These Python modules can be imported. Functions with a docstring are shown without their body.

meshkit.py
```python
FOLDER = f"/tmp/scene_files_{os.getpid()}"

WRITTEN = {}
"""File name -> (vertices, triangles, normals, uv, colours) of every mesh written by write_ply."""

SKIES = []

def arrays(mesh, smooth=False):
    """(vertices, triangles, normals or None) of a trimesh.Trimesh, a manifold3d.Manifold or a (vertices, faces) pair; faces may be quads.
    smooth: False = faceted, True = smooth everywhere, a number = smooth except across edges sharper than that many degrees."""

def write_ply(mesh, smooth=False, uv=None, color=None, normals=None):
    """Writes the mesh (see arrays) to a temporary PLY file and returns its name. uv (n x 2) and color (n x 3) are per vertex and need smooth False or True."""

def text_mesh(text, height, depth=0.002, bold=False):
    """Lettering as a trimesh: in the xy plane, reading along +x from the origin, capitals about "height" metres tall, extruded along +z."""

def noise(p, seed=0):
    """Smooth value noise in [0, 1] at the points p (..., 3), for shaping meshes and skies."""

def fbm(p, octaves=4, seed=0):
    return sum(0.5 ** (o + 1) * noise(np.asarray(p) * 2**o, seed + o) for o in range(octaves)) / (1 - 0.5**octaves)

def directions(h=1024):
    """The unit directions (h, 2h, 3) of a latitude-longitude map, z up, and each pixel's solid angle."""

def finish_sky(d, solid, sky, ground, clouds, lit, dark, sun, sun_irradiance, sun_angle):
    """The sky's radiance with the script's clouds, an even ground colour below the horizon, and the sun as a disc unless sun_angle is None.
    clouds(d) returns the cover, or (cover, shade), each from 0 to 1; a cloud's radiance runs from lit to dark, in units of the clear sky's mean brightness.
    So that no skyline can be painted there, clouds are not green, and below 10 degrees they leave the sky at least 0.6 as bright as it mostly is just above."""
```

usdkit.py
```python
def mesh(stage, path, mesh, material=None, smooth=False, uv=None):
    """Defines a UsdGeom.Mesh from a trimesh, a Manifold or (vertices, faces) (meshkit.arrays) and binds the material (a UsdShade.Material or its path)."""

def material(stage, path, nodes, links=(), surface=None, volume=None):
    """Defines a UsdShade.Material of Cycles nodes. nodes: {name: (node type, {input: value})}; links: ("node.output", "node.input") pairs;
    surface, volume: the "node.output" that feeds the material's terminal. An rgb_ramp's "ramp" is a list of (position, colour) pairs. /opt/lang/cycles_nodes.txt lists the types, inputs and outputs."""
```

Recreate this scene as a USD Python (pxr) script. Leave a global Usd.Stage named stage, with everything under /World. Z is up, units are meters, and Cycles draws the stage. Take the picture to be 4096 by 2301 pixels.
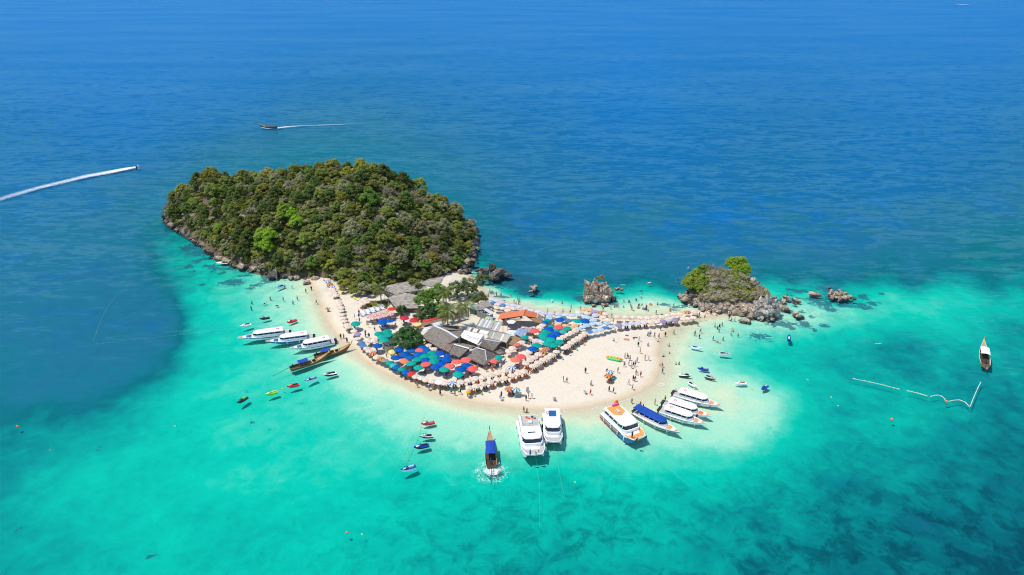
import math, random
import numpy as np, trimesh, usdkit, meshkit
import manifold3d as m3
import shapely
from shapely.geometry import Polygon
from scipy.interpolate import RBFInterpolator
from scipy.spatial import cKDTree
from pxr import Usd, UsdGeom, UsdLux, UsdShade, Gf, Sdf, Vt

random.seed(7); np.random.seed(7)
stage = Usd.Stage.CreateInMemory()
UsdGeom.SetStageUpAxis(stage, 'Z'); UsdGeom.SetStageMetersPerUnit(stage, 1.0)
UsdGeom.Xform.Define(stage, '/World'); stage.SetDefaultPrim(stage.GetPrimAtPath('/World'))
UsdGeom.Scope.Define(stage, '/World/Looks')

# ------------------------------------------------------------------ camera, sky, sun, exposure
CAM_H, PITCH, FPX = 100.0, math.radians(25.2), 2768.0      # drone height, tilt below the horizon, focal length in photo pixels (4096 wide)
cam = UsdGeom.Camera.Define(stage, '/World/camera')
cam.CreateHorizontalApertureAttr(36.0); cam.CreateVerticalApertureAttr(36.0 * 2301 / 4096)
cam.CreateFocalLengthAttr(36.0 * FPX / 4096); cam.CreateClippingRangeAttr((1.0, 60000.0))
cx = UsdGeom.Xformable(cam); cx.AddTranslateOp().Set((0, 0, CAM_H)); cx.AddRotateXOp().Set(90 - math.degrees(PITCH))
cam.CreateExposureAttr(0.10)
SUN = np.array([-0.378, 0.06, 0.924]); SUN /= np.linalg.norm(SUN)     # towards the sun
EL, ROT = math.asin(SUN[2]), math.atan2(SUN[0], SUN[1])
SKY_STRENGTH, SUN_INT = 0.15, 1.0
dome = UsdLux.DomeLight.Define(stage, '/World/sky')
usdkit.material(stage, '/World/Looks/sky', {'s': ('sky_texture', {'sky_type': 'single_scattering', 'sun_disc': False, 'sun_elevation': EL, 'sun_rotation': ROT, 'air_density': 1.0, 'aerosol_density': 0.6, 'ozone_density': 1.5}),
    'b': ('background_shader', {'strength': SKY_STRENGTH})}, [('s.color', 'b.color')], surface='b.background')
UsdShade.MaterialBindingAPI.Apply(dome.GetPrim()).Bind(UsdShade.Material.Get(stage, '/World/Looks/sky'))
dome.GetPrim().SetCustomDataByKey('kind', 'structure'); dome.GetPrim().SetCustomDataByKey('label', 'clear blue daylight sky above the sea')
sun = UsdLux.DistantLight.Define(stage, '/World/sun')
sun.CreateIntensityAttr(SUN_INT); sun.CreateAngleAttr(0.53); sun.CreateNormalizeAttr(True); sun.CreateColorAttr((1.0, 0.95, 0.87))
zax = SUN; xax = np.cross([0, 1, 0], zax); xax /= np.linalg.norm(xax); yax = np.cross(zax, xax)
M4 = Gf.Matrix4d(*[float(v) for v in (*xax, 0, *yax, 0, *zax, 0, 0, 0, 0, 1)])
UsdGeom.Xformable(sun).AddTransformOp().Set(M4)

# ------------------------------------------------------------------ measuring the photo: a pixel's ray meets a level plane
CP, SP = math.cos(PITCH), math.sin(PITCH)
def at(u, v, z=0.0):
    u, v = np.asarray(u, float), np.asarray(v, float)
    x, y = (u - 2048) / FPX, -(v - 1150.5) / FPX
    dy, dz = CP + y * SP, -SP + y * CP
    t = (z - CAM_H) / dz
    return np.stack([x * t, dy * t, np.broadcast_to(np.asarray(z, float), t.shape)], -1)
def pix(p):
    p = np.asarray(p, float); q = p - [0, 0, CAM_H]
    f = q[..., 1] * CP - q[..., 2] * SP; up = q[..., 1] * SP + q[..., 2] * CP
    f = np.maximum(f, 1e-3)
    return 2048 + q[..., 0] / f * FPX, 1150.5 - up / f * FPX
class Z:                                                    # a crop of the photo: its corner and its magnification
    def __init__(s, x0, y0, k): s.x0, s.y0, s.k = x0, y0, k
    def __call__(s, x, y): return s.x0 + x / s.k, s.y0 + y / s.k
ZD = Z(0, 0, 2576 / 4096.)

# ------------------------------------------------------------------ naming, labels, placing
USED = {}
def nm(parent, base):
    k = (str(parent), base); n = USED.get(k, -1) + 1; USED[k] = n
    return f'{parent}/{base}' + (f'_{n:03d}' if n else '')
def meta(p, label=None, cat=None, group=None, kind=None):
    for k, v in (('label', label), ('category', cat), ('group', group), ('kind', kind)):
        if v: p.SetCustomDataByKey(k, v)
def pose_ops(x, loc, rot, sc):
    x.AddTranslateOp().Set(Gf.Vec3d(*map(float, loc)))
    x.AddRotateXYZOp().Set(Gf.Vec3f(*map(float, rot)))
    x.AddScaleOp().Set(Gf.Vec3f(*([float(sc)] * 3 if np.ndim(sc) == 0 else map(float, sc))))
def thing(name, label, cat, loc=(0, 0, 0), rot=(0, 0, 0), sc=1.0, group=None, kind=None):
    if np.ndim(rot) == 0: rot = (0, 0, math.degrees(rot))
    x = UsdGeom.Xform.Define(stage, nm('/World', name)); pose_ops(x, loc, rot, sc)
    meta(x.GetPrim(), label, cat, group, kind)
    return str(x.GetPath())
PROTO = {}
def place(key, build, name, label, cat, loc, rot=0.0, sc=1.0, group=None):
    """The first of a kind is built where it stands; every later one is an instance of it."""
    if np.ndim(rot) == 0: rot = (0, 0, math.degrees(rot))
    if key not in PROTO:
        p = thing(name, label, cat, loc, rot, sc, group); build(p); PROTO[key] = p
        return p
    x = UsdGeom.Xform.Define(stage, nm('/World', name)); pose_ops(x, loc, rot, sc)
    x.GetPrim().GetReferences().AddInternalReference(PROTO[key]); x.GetPrim().SetInstanceable(True)
    meta(x.GetPrim(), label, cat, group)
    return str(x.GetPath())
def obj(name, mesh, mat, parent='/World', smooth=False, label=None, kind=None):
    if isinstance(mesh, MB): mesh = mesh.mesh()
    m = usdkit.mesh(stage, nm(parent, name), mesh, '/World/Looks/' + mat, smooth)
    meta(m.GetPrim(), label, kind=kind)
    return str(m.GetPath())
def primvar(path, arr, name='col'):
    UsdGeom.PrimvarsAPI(stage.GetPrimAtPath(path)).CreatePrimvar(name, Sdf.ValueTypeNames.Color3fArray, 'vertex').Set(Vt.Vec3fArray.FromNumpy(np.asarray(arr, np.float32)))

# ------------------------------------------------------------------ mesh collector
def frame(d):
    d = np.asarray(d, float); d = d / np.linalg.norm(d)
    a = np.cross(d, [0, 0, 1.0]) if abs(d[2]) < .95 else np.cross(d, [1.0, 0, 0])
    a /= np.linalg.norm(a); return d, a, np.cross(d, a)
class MB:
    def __init__(s): s.v, s.f, s.n = [], [], 0
    def add(s, v, f):
        v, f = np.asarray(v, float), np.asarray(f, int)
        if f.shape[1] == 4: f = np.vstack([f[:, [0, 1, 2]], f[:, [0, 2, 3]]])
        s.v.append(v); s.f.append(f + s.n); s.n += len(v); return s
    def tm(s, m): return s.add(m.vertices, m.faces)
    def mesh(s): return np.vstack(s.v), np.vstack(s.f)
    def box(s, c, d, rz=0.0, tilt=None):
        x, y, z = np.array(d) / 2
        v = np.array([[a * x, b * y, e * z] for e in (-1, 1) for a, b in ((-1, -1), (1, -1), (1, 1), (-1, 1))])
        if tilt is not None: v = v @ np.asarray(tilt).T
        if rz: k, q = math.cos(rz), math.sin(rz); v = v @ np.array([[k, q, 0], [-q, k, 0], [0, 0, 1]])
        return s.add(v + c, [[3, 2, 1, 0], [4, 5, 6, 7], [0, 1, 5, 4], [1, 2, 6, 5], [2, 3, 7, 6], [3, 0, 4, 7]])
    def tube(s, pts, r, n=6, cap=True):
        p = np.asarray(pts, float); r = np.broadcast_to(r, (len(p),)); a = np.arange(n) * 2 * math.pi / n; v = []
        for i in range(len(p)):
            d = p[min(i + 1, len(p) - 1)] - p[max(i - 1, 0)]; _, e, g = frame(d)
            v += [p[i] + r[i] * (math.cos(t) * e + math.sin(t) * g) for t in a]
        f = [[i * n + j, i * n + (j + 1) % n, (i + 1) * n + (j + 1) % n, (i + 1) * n + j] for i in range(len(p) - 1) for j in range(n)]
        base = len(v); f = [list(x) for x in f]
        s.add(v, f)
        if cap:
            v2 = [p[0], p[-1]]; s.add(np.vstack([np.array(v)[:n], np.array(v)[-n:], v2]), [[(j + 1) % n, j, 2 * n] for j in range(n)] + [[n + j, n + (j + 1) % n, 2 * n + 1] for j in range(n)])
        return s
    def slab(s, pts, th, dz=(0, 0, -1)):
        p = np.asarray(pts, float); q = p + np.asarray(dz) * th; n = len(p)
        f = [[0, i, i + 1] for i in range(1, n - 1)] + [[n, n + i + 1, n + i] for i in range(1, n - 1)]
        f += sum([[[i, n + i, n + (i + 1) % n], [i, n + (i + 1) % n, (i + 1) % n]] for i in range(n)], [])
        return s.add(np.vstack([p, q]), f)
    def loft(s, rings, closed=False, caps=True):
        R = np.asarray(rings, float); a, b = R.shape[:2]; m = b if closed else b - 1
        f = [[i * b + j, i * b + (j + 1) % b, (i + 1) * b + (j + 1) % b, (i + 1) * b + j] for i in range(a - 1) for j in range(m)]
        s.add(R.reshape(-1, 3), f)
        if caps and closed:
            for k, i in ((0, 0), (1, a - 1)):
                c = R[i].mean(0); t = [[(j + 1) % b, j, b] if k == 0 else [j, (j + 1) % b, b] for j in range(b)]
                s.add(np.vstack([R[i], c]), t)
        return s
    def lathe(s, prof, n=12, a0=0.0, a1=2 * math.pi):
        p = np.asarray(prof, float); full = abs(a1 - a0 - 2 * math.pi) < 1e-6
        a = np.linspace(a0, a1, n + 1)
        return s.loft([[(r * math.cos(t), r * math.sin(t), z) for r, z in p] for t in a])
def hull(*pts): return trimesh.convex.convex_hull(np.vstack(pts))
def rbox(d, r=.04, c=(0, 0, 0)):
    x, y, z = np.array(d) / 2; r = min(r, x * .9, y * .9, z * .9); P = []
    for a in (-1, 1):
        for b in (-1, 1):
            for e in (-1, 1):
                for k in range(3):
                    o = np.array([x, y, z]) - r; o[k] += r; P.append(o * [a, b, e])
    m = hull(np.array(P)); m.apply_translation(c); return m

# ------------------------------------------------------------------ materials
def mat(name, color, rough=.7, var=.0, scale=3.0, spec=.3, bump=0.0, bscale=8.0, metallic=0.0, transl=0.0, islands=0.0, perobj=0.0, stretch=None):
    c = np.array(color, float)
    n = {'p': ('principled_bsdf', {'base_color': c, 'roughness': rough, 'specular_ior_level': spec, 'metallic': metallic})}; l = []
    src = None
    if var or bump:
        n['tc'] = ('texture_coordinate', {}); vec = 'tc.object'
        if stretch: n['mp'] = ('mapping', {'scale': stretch}); l.append(('tc.object', 'mp.vector')); vec = 'mp.vector'
    if var:
        n['n'] = ('noise_texture', {'scale': scale, 'detail': 4.0, 'roughness': .6}); l.append((vec, 'n.vector'))
        n['r'] = ('rgb_ramp', {'ramp': [(.3, c * (1 - var)), (.7, np.minimum(c * (1 + var), .95))]}); l += [('n.fac', 'r.fac')]; src = 'r.color'
    if islands or perobj:
        n['g'] = ('geometry', {}); n['oi'] = ('object_info', {})
        n['h'] = ('hsv', {'color': c}); l += [(src, 'h.color')] if src else []
        n['a1'] = ('map_range', {'from_min': 0., 'from_max': 1., 'to_min': 1 - islands, 'to_max': 1 + islands}); l.append(('g.random_per_island', 'a1.value'))
        n['a2'] = ('map_range', {'from_min': 0., 'from_max': 1., 'to_min': 1 - perobj, 'to_max': 1 + perobj}); l.append(('oi.random', 'a2.value'))
        n['a3'] = ('math', {'math_type': 'multiply'}); l += [('a1.result', 'a3.value1'), ('a2.result', 'a3.value2'), ('a3.value', 'h.value')]; src = 'h.color'
        n['a4'] = ('map_range', {'from_min': 0., 'from_max': 1., 'to_min': .5 - perobj * .05, 'to_max': .5 + perobj * .05}); l += [('oi.random', 'a4.value'), ('a4.result', 'h.hue')]
    if src: l.append((src, 'p.base_color'))
    if bump:
        n['bn'] = ('noise_texture', {'scale': bscale, 'detail': 3.0}); n['b'] = ('bump', {'strength': bump, 'distance': .1}); l += [(vec, 'bn.vector'), ('bn.fac', 'b.height'), ('b.normal', 'p.normal')]
    surf = 'p.BSDF'
    if transl:
        n['t'] = ('translucent_bsdf', {'color': c}); n['m'] = ('mix_closure', {'fac': transl}); l += [('p.BSDF', 'm.closure1'), ('t.BSDF', 'm.closure2')]
        if src: l.append((src, 't.color'))
        surf = 'm.closure'
    usdkit.material(stage, '/World/Looks/' + name, n, l, surface=surf)
def srgb(r, g, b):
    x = np.array([r, g, b]) / 255.; return np.where(x < .04045, x / 12.92, ((x + .055) / 1.055) ** 2.4)
# ------------------------------------------------------------------ the sea bed, the beach and the water
TP = np.array([  # photo measurements (2576 px wide): x, y, tone of the water (0.15 waterline ... 1.1 deep blue)
 *[(x, 0, 1.1) for x in (0, 600, 1300, 2000, 2576)], *[(x, 150, 1.06) for x in (0, 600, 1300, 2000, 2576)], *[(x, 300, 1.0) for x in (0, 600, 1300, 2000, 2576)],
 (0,420,.99),(400,420,.97),(1400,420,.97),(1900,420,.98),(2500,420,.98),
 (100,550,.95),(250,550,.93),(340,560,.84),(345,600,.85),(1250,550,.93),(1600,550,.93),(2000,550,.95),(2500,540,.93),
 (100,650,.93),(300,650,.89),(430,650,.66),(500,640,.6),(1250,640,.88),(1400,650,.84),(1600,640,.86),(2000,640,.9),(2200,640,.88),(2500,620,.77),(2420,600,.86),
 (100,750,.92),(300,750,.91),(425,740,.88),(470,740,.6),(520,740,.46),(600,750,.42),(700,740,.3),(745,715,.2),
 (448,800,.85),(480,800,.62),(442,850,.85),(482,850,.62),(400,900,.83),(300,950,.86),(440,905,.7),(200,1000,.83),(100,1000,.82),(0,1050,.78),(150,1100,.66),(300,1040,.68),(400,990,.6),(500,950,.52),(550,1000,.5),(500,880,.55),(550,800,.5),(600,800,.45),(600,900,.5),(650,850,.42),(700,880,.42),
 (700,800,.3),(750,790,.2),(780,830,.23),(820,880,.26),(850,930,.25),(870,900,.2),(900,980,.27),(1000,1020,.27),(1100,1020,.2),(1200,1040,.18),(1350,1060,.18),(1500,1060,.17),(1600,1050,.17),(1700,1060,.22),(1780,1090,.22),
 (800,950,.38),(750,900,.4),(850,1000,.42),(900,1040,.38),(950,1080,.4),(1150,1100,.3),(1250,1100,.28),(1400,1120,.36),(1500,1120,.33),(1600,1130,.38),(1700,1140,.36),(1800,1150,.45),
 (1050,1130,.4),(1250,1170,.45),(1400,1190,.52),(1550,1180,.48),(1700,1180,.48),(1850,1190,.58),(1720,1210,.58),(1500,1210,.56),
 (1330,755,.19),(1400,762,.19),(1500,768,.19),(1600,768,.2),(1700,772,.2),(1330,728,.8),(1300,700,.86),(1450,738,.62),(1550,750,.38),(1640,735,.38),(1640,700,.8),(1700,720,.78),(1560,700,.86),(1450,690,.85),(1240,725,.25),(1690,755,.3),(1400,742,.5),(1270,725,.5),
 (1950,740,.42),(2050,720,.55),(2150,700,.78),(2250,735,.45),(2350,742,.48),(2450,745,.53),(2560,745,.6),(2100,690,.84),(2300,705,.82),(2500,705,.78),(2560,680,.76),(1850,690,.84),(1940,710,.55),(2000,700,.76),
 (1950,790,.2),(2050,790,.26),(2150,800,.36),(2300,800,.5),(2450,810,.6),(2560,830,.68),(1800,830,.19),(1900,850,.4),(2000,860,.52),(2100,840,.55),(2200,850,.67),(2300,860,.7),(2500,870,.68),(2250,820,.6),
 (1750,880,.2),(1800,900,.33),(1880,900,.5),(1950,910,.58),(2050,920,.63),(2300,950,.66),(2500,950,.7),(1690,930,.15),(1780,965,.2),(1850,960,.24),(1900,990,.26),(1960,1000,.34),(1995,1020,.48),(2050,1050,.6),(2150,1050,.63),(2300,1050,.65),(2500,1080,.7),
 (1900,1060,.25),(1950,1060,.33),(1850,1110,.29),(1950,1130,.54),(2050,1150,.64),(2200,1200,.71),(2400,1250,.74),(2560,1250,.77),(1985,1060,.47),
 (100,1200,.62),(300,1200,.56),(600,1150,.5),(800,1150,.48),(950,1200,.5),(1100,1250,.54),(600,1300,.55),(300,1350,.58),(50,1350,.64),(50,1440,.66),(600,1440,.58),(900,1440,.6),(1000,1340,.57),(1200,1300,.59),(1400,1300,.57),(1400,1240,.55),(1600,1250,.58),(1800,1250,.62),(1950,1280,.68),(1700,1350,.62),(1500,1440,.64),(1800,1440,.68),(2100,1350,.72),(2300,1400,.75),(2560,1440,.79),(2560,1350,.78),(2200,1250,.72)])
MP = np.array([  # how patchy the bottom is
 (100,100,0),(1200,100,0),(2500,100,0),(100,600,.05),(1000,300,0),(2000,400,0),(1300,700,.6),(1600,690,.4),(1450,650,.25),(1700,600,.0),(2000,600,0),(2400,500,0),(560,680,.6),(430,620,.4),(600,760,.2),(2200,690,.25),(2400,620,.1),(1980,760,.5),(2150,760,.3),
 (700,1100,.05),(300,1000,.1),(200,1300,.1),(500,1200,.05),(900,1250,.25),(900,1400,.5),(1200,1250,.55),(1200,1400,.75),(1500,1230,.7),(1500,1350,.85),(1800,1250,.6),(1800,1400,.85),(2100,1200,.6),(2100,1350,1.1),(2400,1300,1.0),(2550,1400,1.4),(2300,1420,1.2),(2560,1250,.8),(2300,1100,.4),(2500,1000,.4),(2300,950,.3),(2050,1000,.1),(1600,1100,0),(1200,1080,0),(1900,1080,0),(1850,950,0),(2200,860,.2),(850,900,0),(1500,900,0),(1300,770,.2)])
def kinv(x, y): return np.stack([x / 2576, y / 1449 * .8], -1)
RT = RBFInterpolator(kinv(TP[:, 0], TP[:, 1]), TP[:, 2], kernel='linear', smoothing=2e-4, neighbors=40)
RM = RBFInterpolator(kinv(MP[:, 0], MP[:, 1]), MP[:, 2], kernel='linear', neighbors=12)
BEACH_D = [(768,698),(790,735),(800,770),(815,800),(835,835),(858,862),(885,882),(910,908),(945,932),(985,952),(1030,972),(1080,988),(1130,1002),(1190,1014),(1250,1024),(1300,1033),(1360,1037),(1420,1036),(1480,1031),(1540,1017),(1590,1003),(1625,985),(1650,965),(1664,935),(1668,905),(1664,880),(1668,855),(1686,836),(1712,817),(1745,803),(1790,797),(1830,795),(1860,790),(1840,760),(1790,776),(1755,781),(1720,786),(1660,797),(1600,802),(1550,800),(1500,793),(1440,790),(1380,786),(1330,779),(1290,767),(1250,756),(1228,742),(1210,725),(1180,690),(1100,660),(900,650),(800,670)]
BEACH = Polygon(at(*ZD(*np.array(BEACH_D, float).T))[:, :2]).buffer(1.5).buffer(-1.5)
def depth_of(t): return np.interp(t, [.12, .2, .28, .4, .5, .57, .7, .85, 1.0], [.0, .35, .6, .9, 1.3, 1.6, 1.5, 1.3, 1.2])
def wobble(x, y, s, a): return a * (meshkit.fbm(np.stack([x / s, y / s, 0 * x], -1), 4) - .5)
def sdist(poly, x, y):
    P = shapely.points(x, y); d = shapely.distance(poly.exterior, P); return np.where(shapely.contains_xy(poly, x, y), d, -d)
REEF = []                                                    # dark rock and weed on the bottom: centre, half size (m)
def reef(zz, lst, k=1.0):
    for x, y, a, b in lst:
        p = at(*zz(x, y)); q = at(*zz(x + a, y)); r0, r1 = at(*zz(x, y + b)), at(*zz(x, y - b))
        REEF.append((p[0], p[1], abs(q[0] - p[0]), abs(r1[1] - r0[1]) / 2, k))
Z30 = Z(3000, 1080, 4.293)
reef(Z30, [(895,300,160,30),(1360,260,140,50),(1150,470,170,40),(1230,540,190,50),(1380,640,100,35),(1500,440,240,90),(1960,390,80,50),(1960,580,130,55),(2100,520,90,35),(1600,560,150,35),(1080,775,45,18),(1290,910,65,25),(950,900,80,45),(560,900,180,45),(730,960,50,20),(1120,995,30,15),(195,1100,150,45),(670,260,45,18),(800,450,60,20),(700,380,50,18),(560,500,190,35),(900,690,60,15),(700,700,90,25),(850,820,60,30),(380,440,70,25),(480,620,80,40),(1770,500,60,30),(2280,350,40,18)])
Z60 = Z(600, 900, 3.435)
reef(Z60, [(1120,755,160,38),(900,555,60,22),(760,410,60,30),(640,440,60,25),(520,520,60,25),(980,620,40,16),(700,770,40,14),(1290,665,90,12),(1450,800,60,22),(1380,840,60,14),(1650,740,90,25),(1620,690,80,30),(700,330,200,40),(560,260,130,40),(840,600,30,10),(570,590,40,14),(820,520,90,20),(1180,560,200,24),(1420,615,80,20)])
reef(Z(1850, 860, 3.6175), [(1060,1080,90,50),(560,950,170,50),(300,900,130,50),(560,1170,80,25),(420,1120,40,20),(900,1060,120,40),(800,900,250,60),(150,700,90,60)])
reef(Z(2280, 1060, 8.04), [(900,1130,420,90),(1300,1200,280,40),(1300,1000,200,120),(330,950,160,120)])
reef(Z(2400, 1200, 6.03), [(400,60,60,20),(1850,170,160,30),(1800,235,100,20),(1560,90,120,30),(2050,110,100,25)])
reef(Z(920, 1440, 4.307), [(1175,690,50,22),(265,495,26,12),(350,1035,16,8)], .62); reef(Z(0, 1500, 1.717), [(1020,1213,26,12),(1575,940,14,7),(1310,356,12,6),(285,555,16,8),(115,1020,14,7),(670,470,12,6)], .58)
REEF = np.array(REEF)
def axis_steps(a, b, step, far):
    out = list(np.arange(a, b + step, step)); s = step; lo, hi = [a], [out[-1]]
    while lo[-1] > -far: s *= 1.22; lo.append(lo[-1] - s)
    s = step
    while hi[-1] < far: s *= 1.22; hi.append(hi[-1] + s)
    return np.array(lo[:0:-1] + out + hi[1:])
XS, YS = axis_steps(-190, 235, .75, 26000), axis_steps(88, 330, .75, 26000)
GX, GY = np.meshgrid(XS, YS, indexing='ij'); gx, gy = GX.ravel(), GY.ravel()
gu, gv = pix(np.stack([gx, np.maximum(gy, 60), 0 * gx], -1))
du, dv = np.clip(gu * .629, -20, 2600), np.clip(gv * .629, -10, 1460)
fine = np.clip((334 - gy) / 30, 0, 1) * np.clip((240 - np.abs(gx - 22)) / 30, 0, 1)   # only where the grid is fine
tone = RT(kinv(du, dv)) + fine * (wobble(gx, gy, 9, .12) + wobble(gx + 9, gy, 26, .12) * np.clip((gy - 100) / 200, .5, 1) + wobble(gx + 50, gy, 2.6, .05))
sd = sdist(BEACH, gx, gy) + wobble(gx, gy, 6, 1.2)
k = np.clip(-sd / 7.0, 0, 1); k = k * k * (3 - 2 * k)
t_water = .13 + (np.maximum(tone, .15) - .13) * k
t_sand = .13 - .13 * np.clip(sd / 5.0, 0, 1)
tone = np.where(sd > 0, t_sand, t_water)
def beach_h(sd): return .03 + 1.15 * (1 - np.exp(-np.maximum(sd, 0) / 9.0))
gz = np.where(sd > 0, beach_h(sd) + wobble(gx, gy, 3, .10) * np.clip(sd / 4, 0, 1) + wobble(gx, gy, .9, .07) * np.clip(sd / 4, 0, 1), -np.maximum(depth_of(tone), .02 + .05 * np.minimum(-sd, 4)))
reefm = np.zeros_like(gx)
for px, py, a, b, kk in REEF:
    d = np.hypot((gx - px) / max(a, .6), (gy - py) / max(b, .8)); reefm = np.maximum(reefm, kk * np.clip(1.25 - .55 * d, 0, 1))
patch = np.clip(RM(kinv(du, dv)), 0, 1.5)
nx, ny = GX.shape; idx = np.arange(nx * ny).reshape(nx, ny)
Fq = np.stack([idx[:-1, :-1], idx[1:, :-1], idx[1:, 1:], idx[:-1, 1:]], -1).reshape(-1, 4)
GV = np.stack([gx, gy, gz], -1); GC = np.stack([np.clip(tone / 1.2, 0, 1), reefm, patch], -1)
on_sand = (sd[Fq] > -1.0).all(1)
def part_of(F):
    u, inv = np.unique(F, return_inverse=True); return u, inv.reshape(F.shape)
def ground_z(x, y):
    d = float(sdist(BEACH, np.array([x]), np.array([y]))[0])
    if d > 0: return float(beach_h(d))
    i, j = np.searchsorted(XS, x), np.searchsorted(YS, y); return float(gz[idx[min(i, nx - 1), min(j, ny - 1)]])
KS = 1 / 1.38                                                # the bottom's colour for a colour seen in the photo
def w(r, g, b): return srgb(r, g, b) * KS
RAMP = [(0, (.64, .565, .46)), (.05, (.64, .565, .46)), (.085, (.60, .50, .365)), (.12, (.50, .41, .285)), (.15, w(214, 232, 196)), (.22, w(176, 232, 200)), (.30, w(152, 228, 198)), (.40, w(76, 211, 182)), (.50, w(0, 200, 172)), (.60, w(0, 180, 160)), (.70, w(0, 144, 143)), (.78, w(0, 112, 122)), (.86, w(20, 116, 138)), (.93, w(30, 112, 142)), (1.0, w(10, 108, 160)), (1.1, w(0, 116, 192)), (1.2, w(0, 116, 192))]
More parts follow.
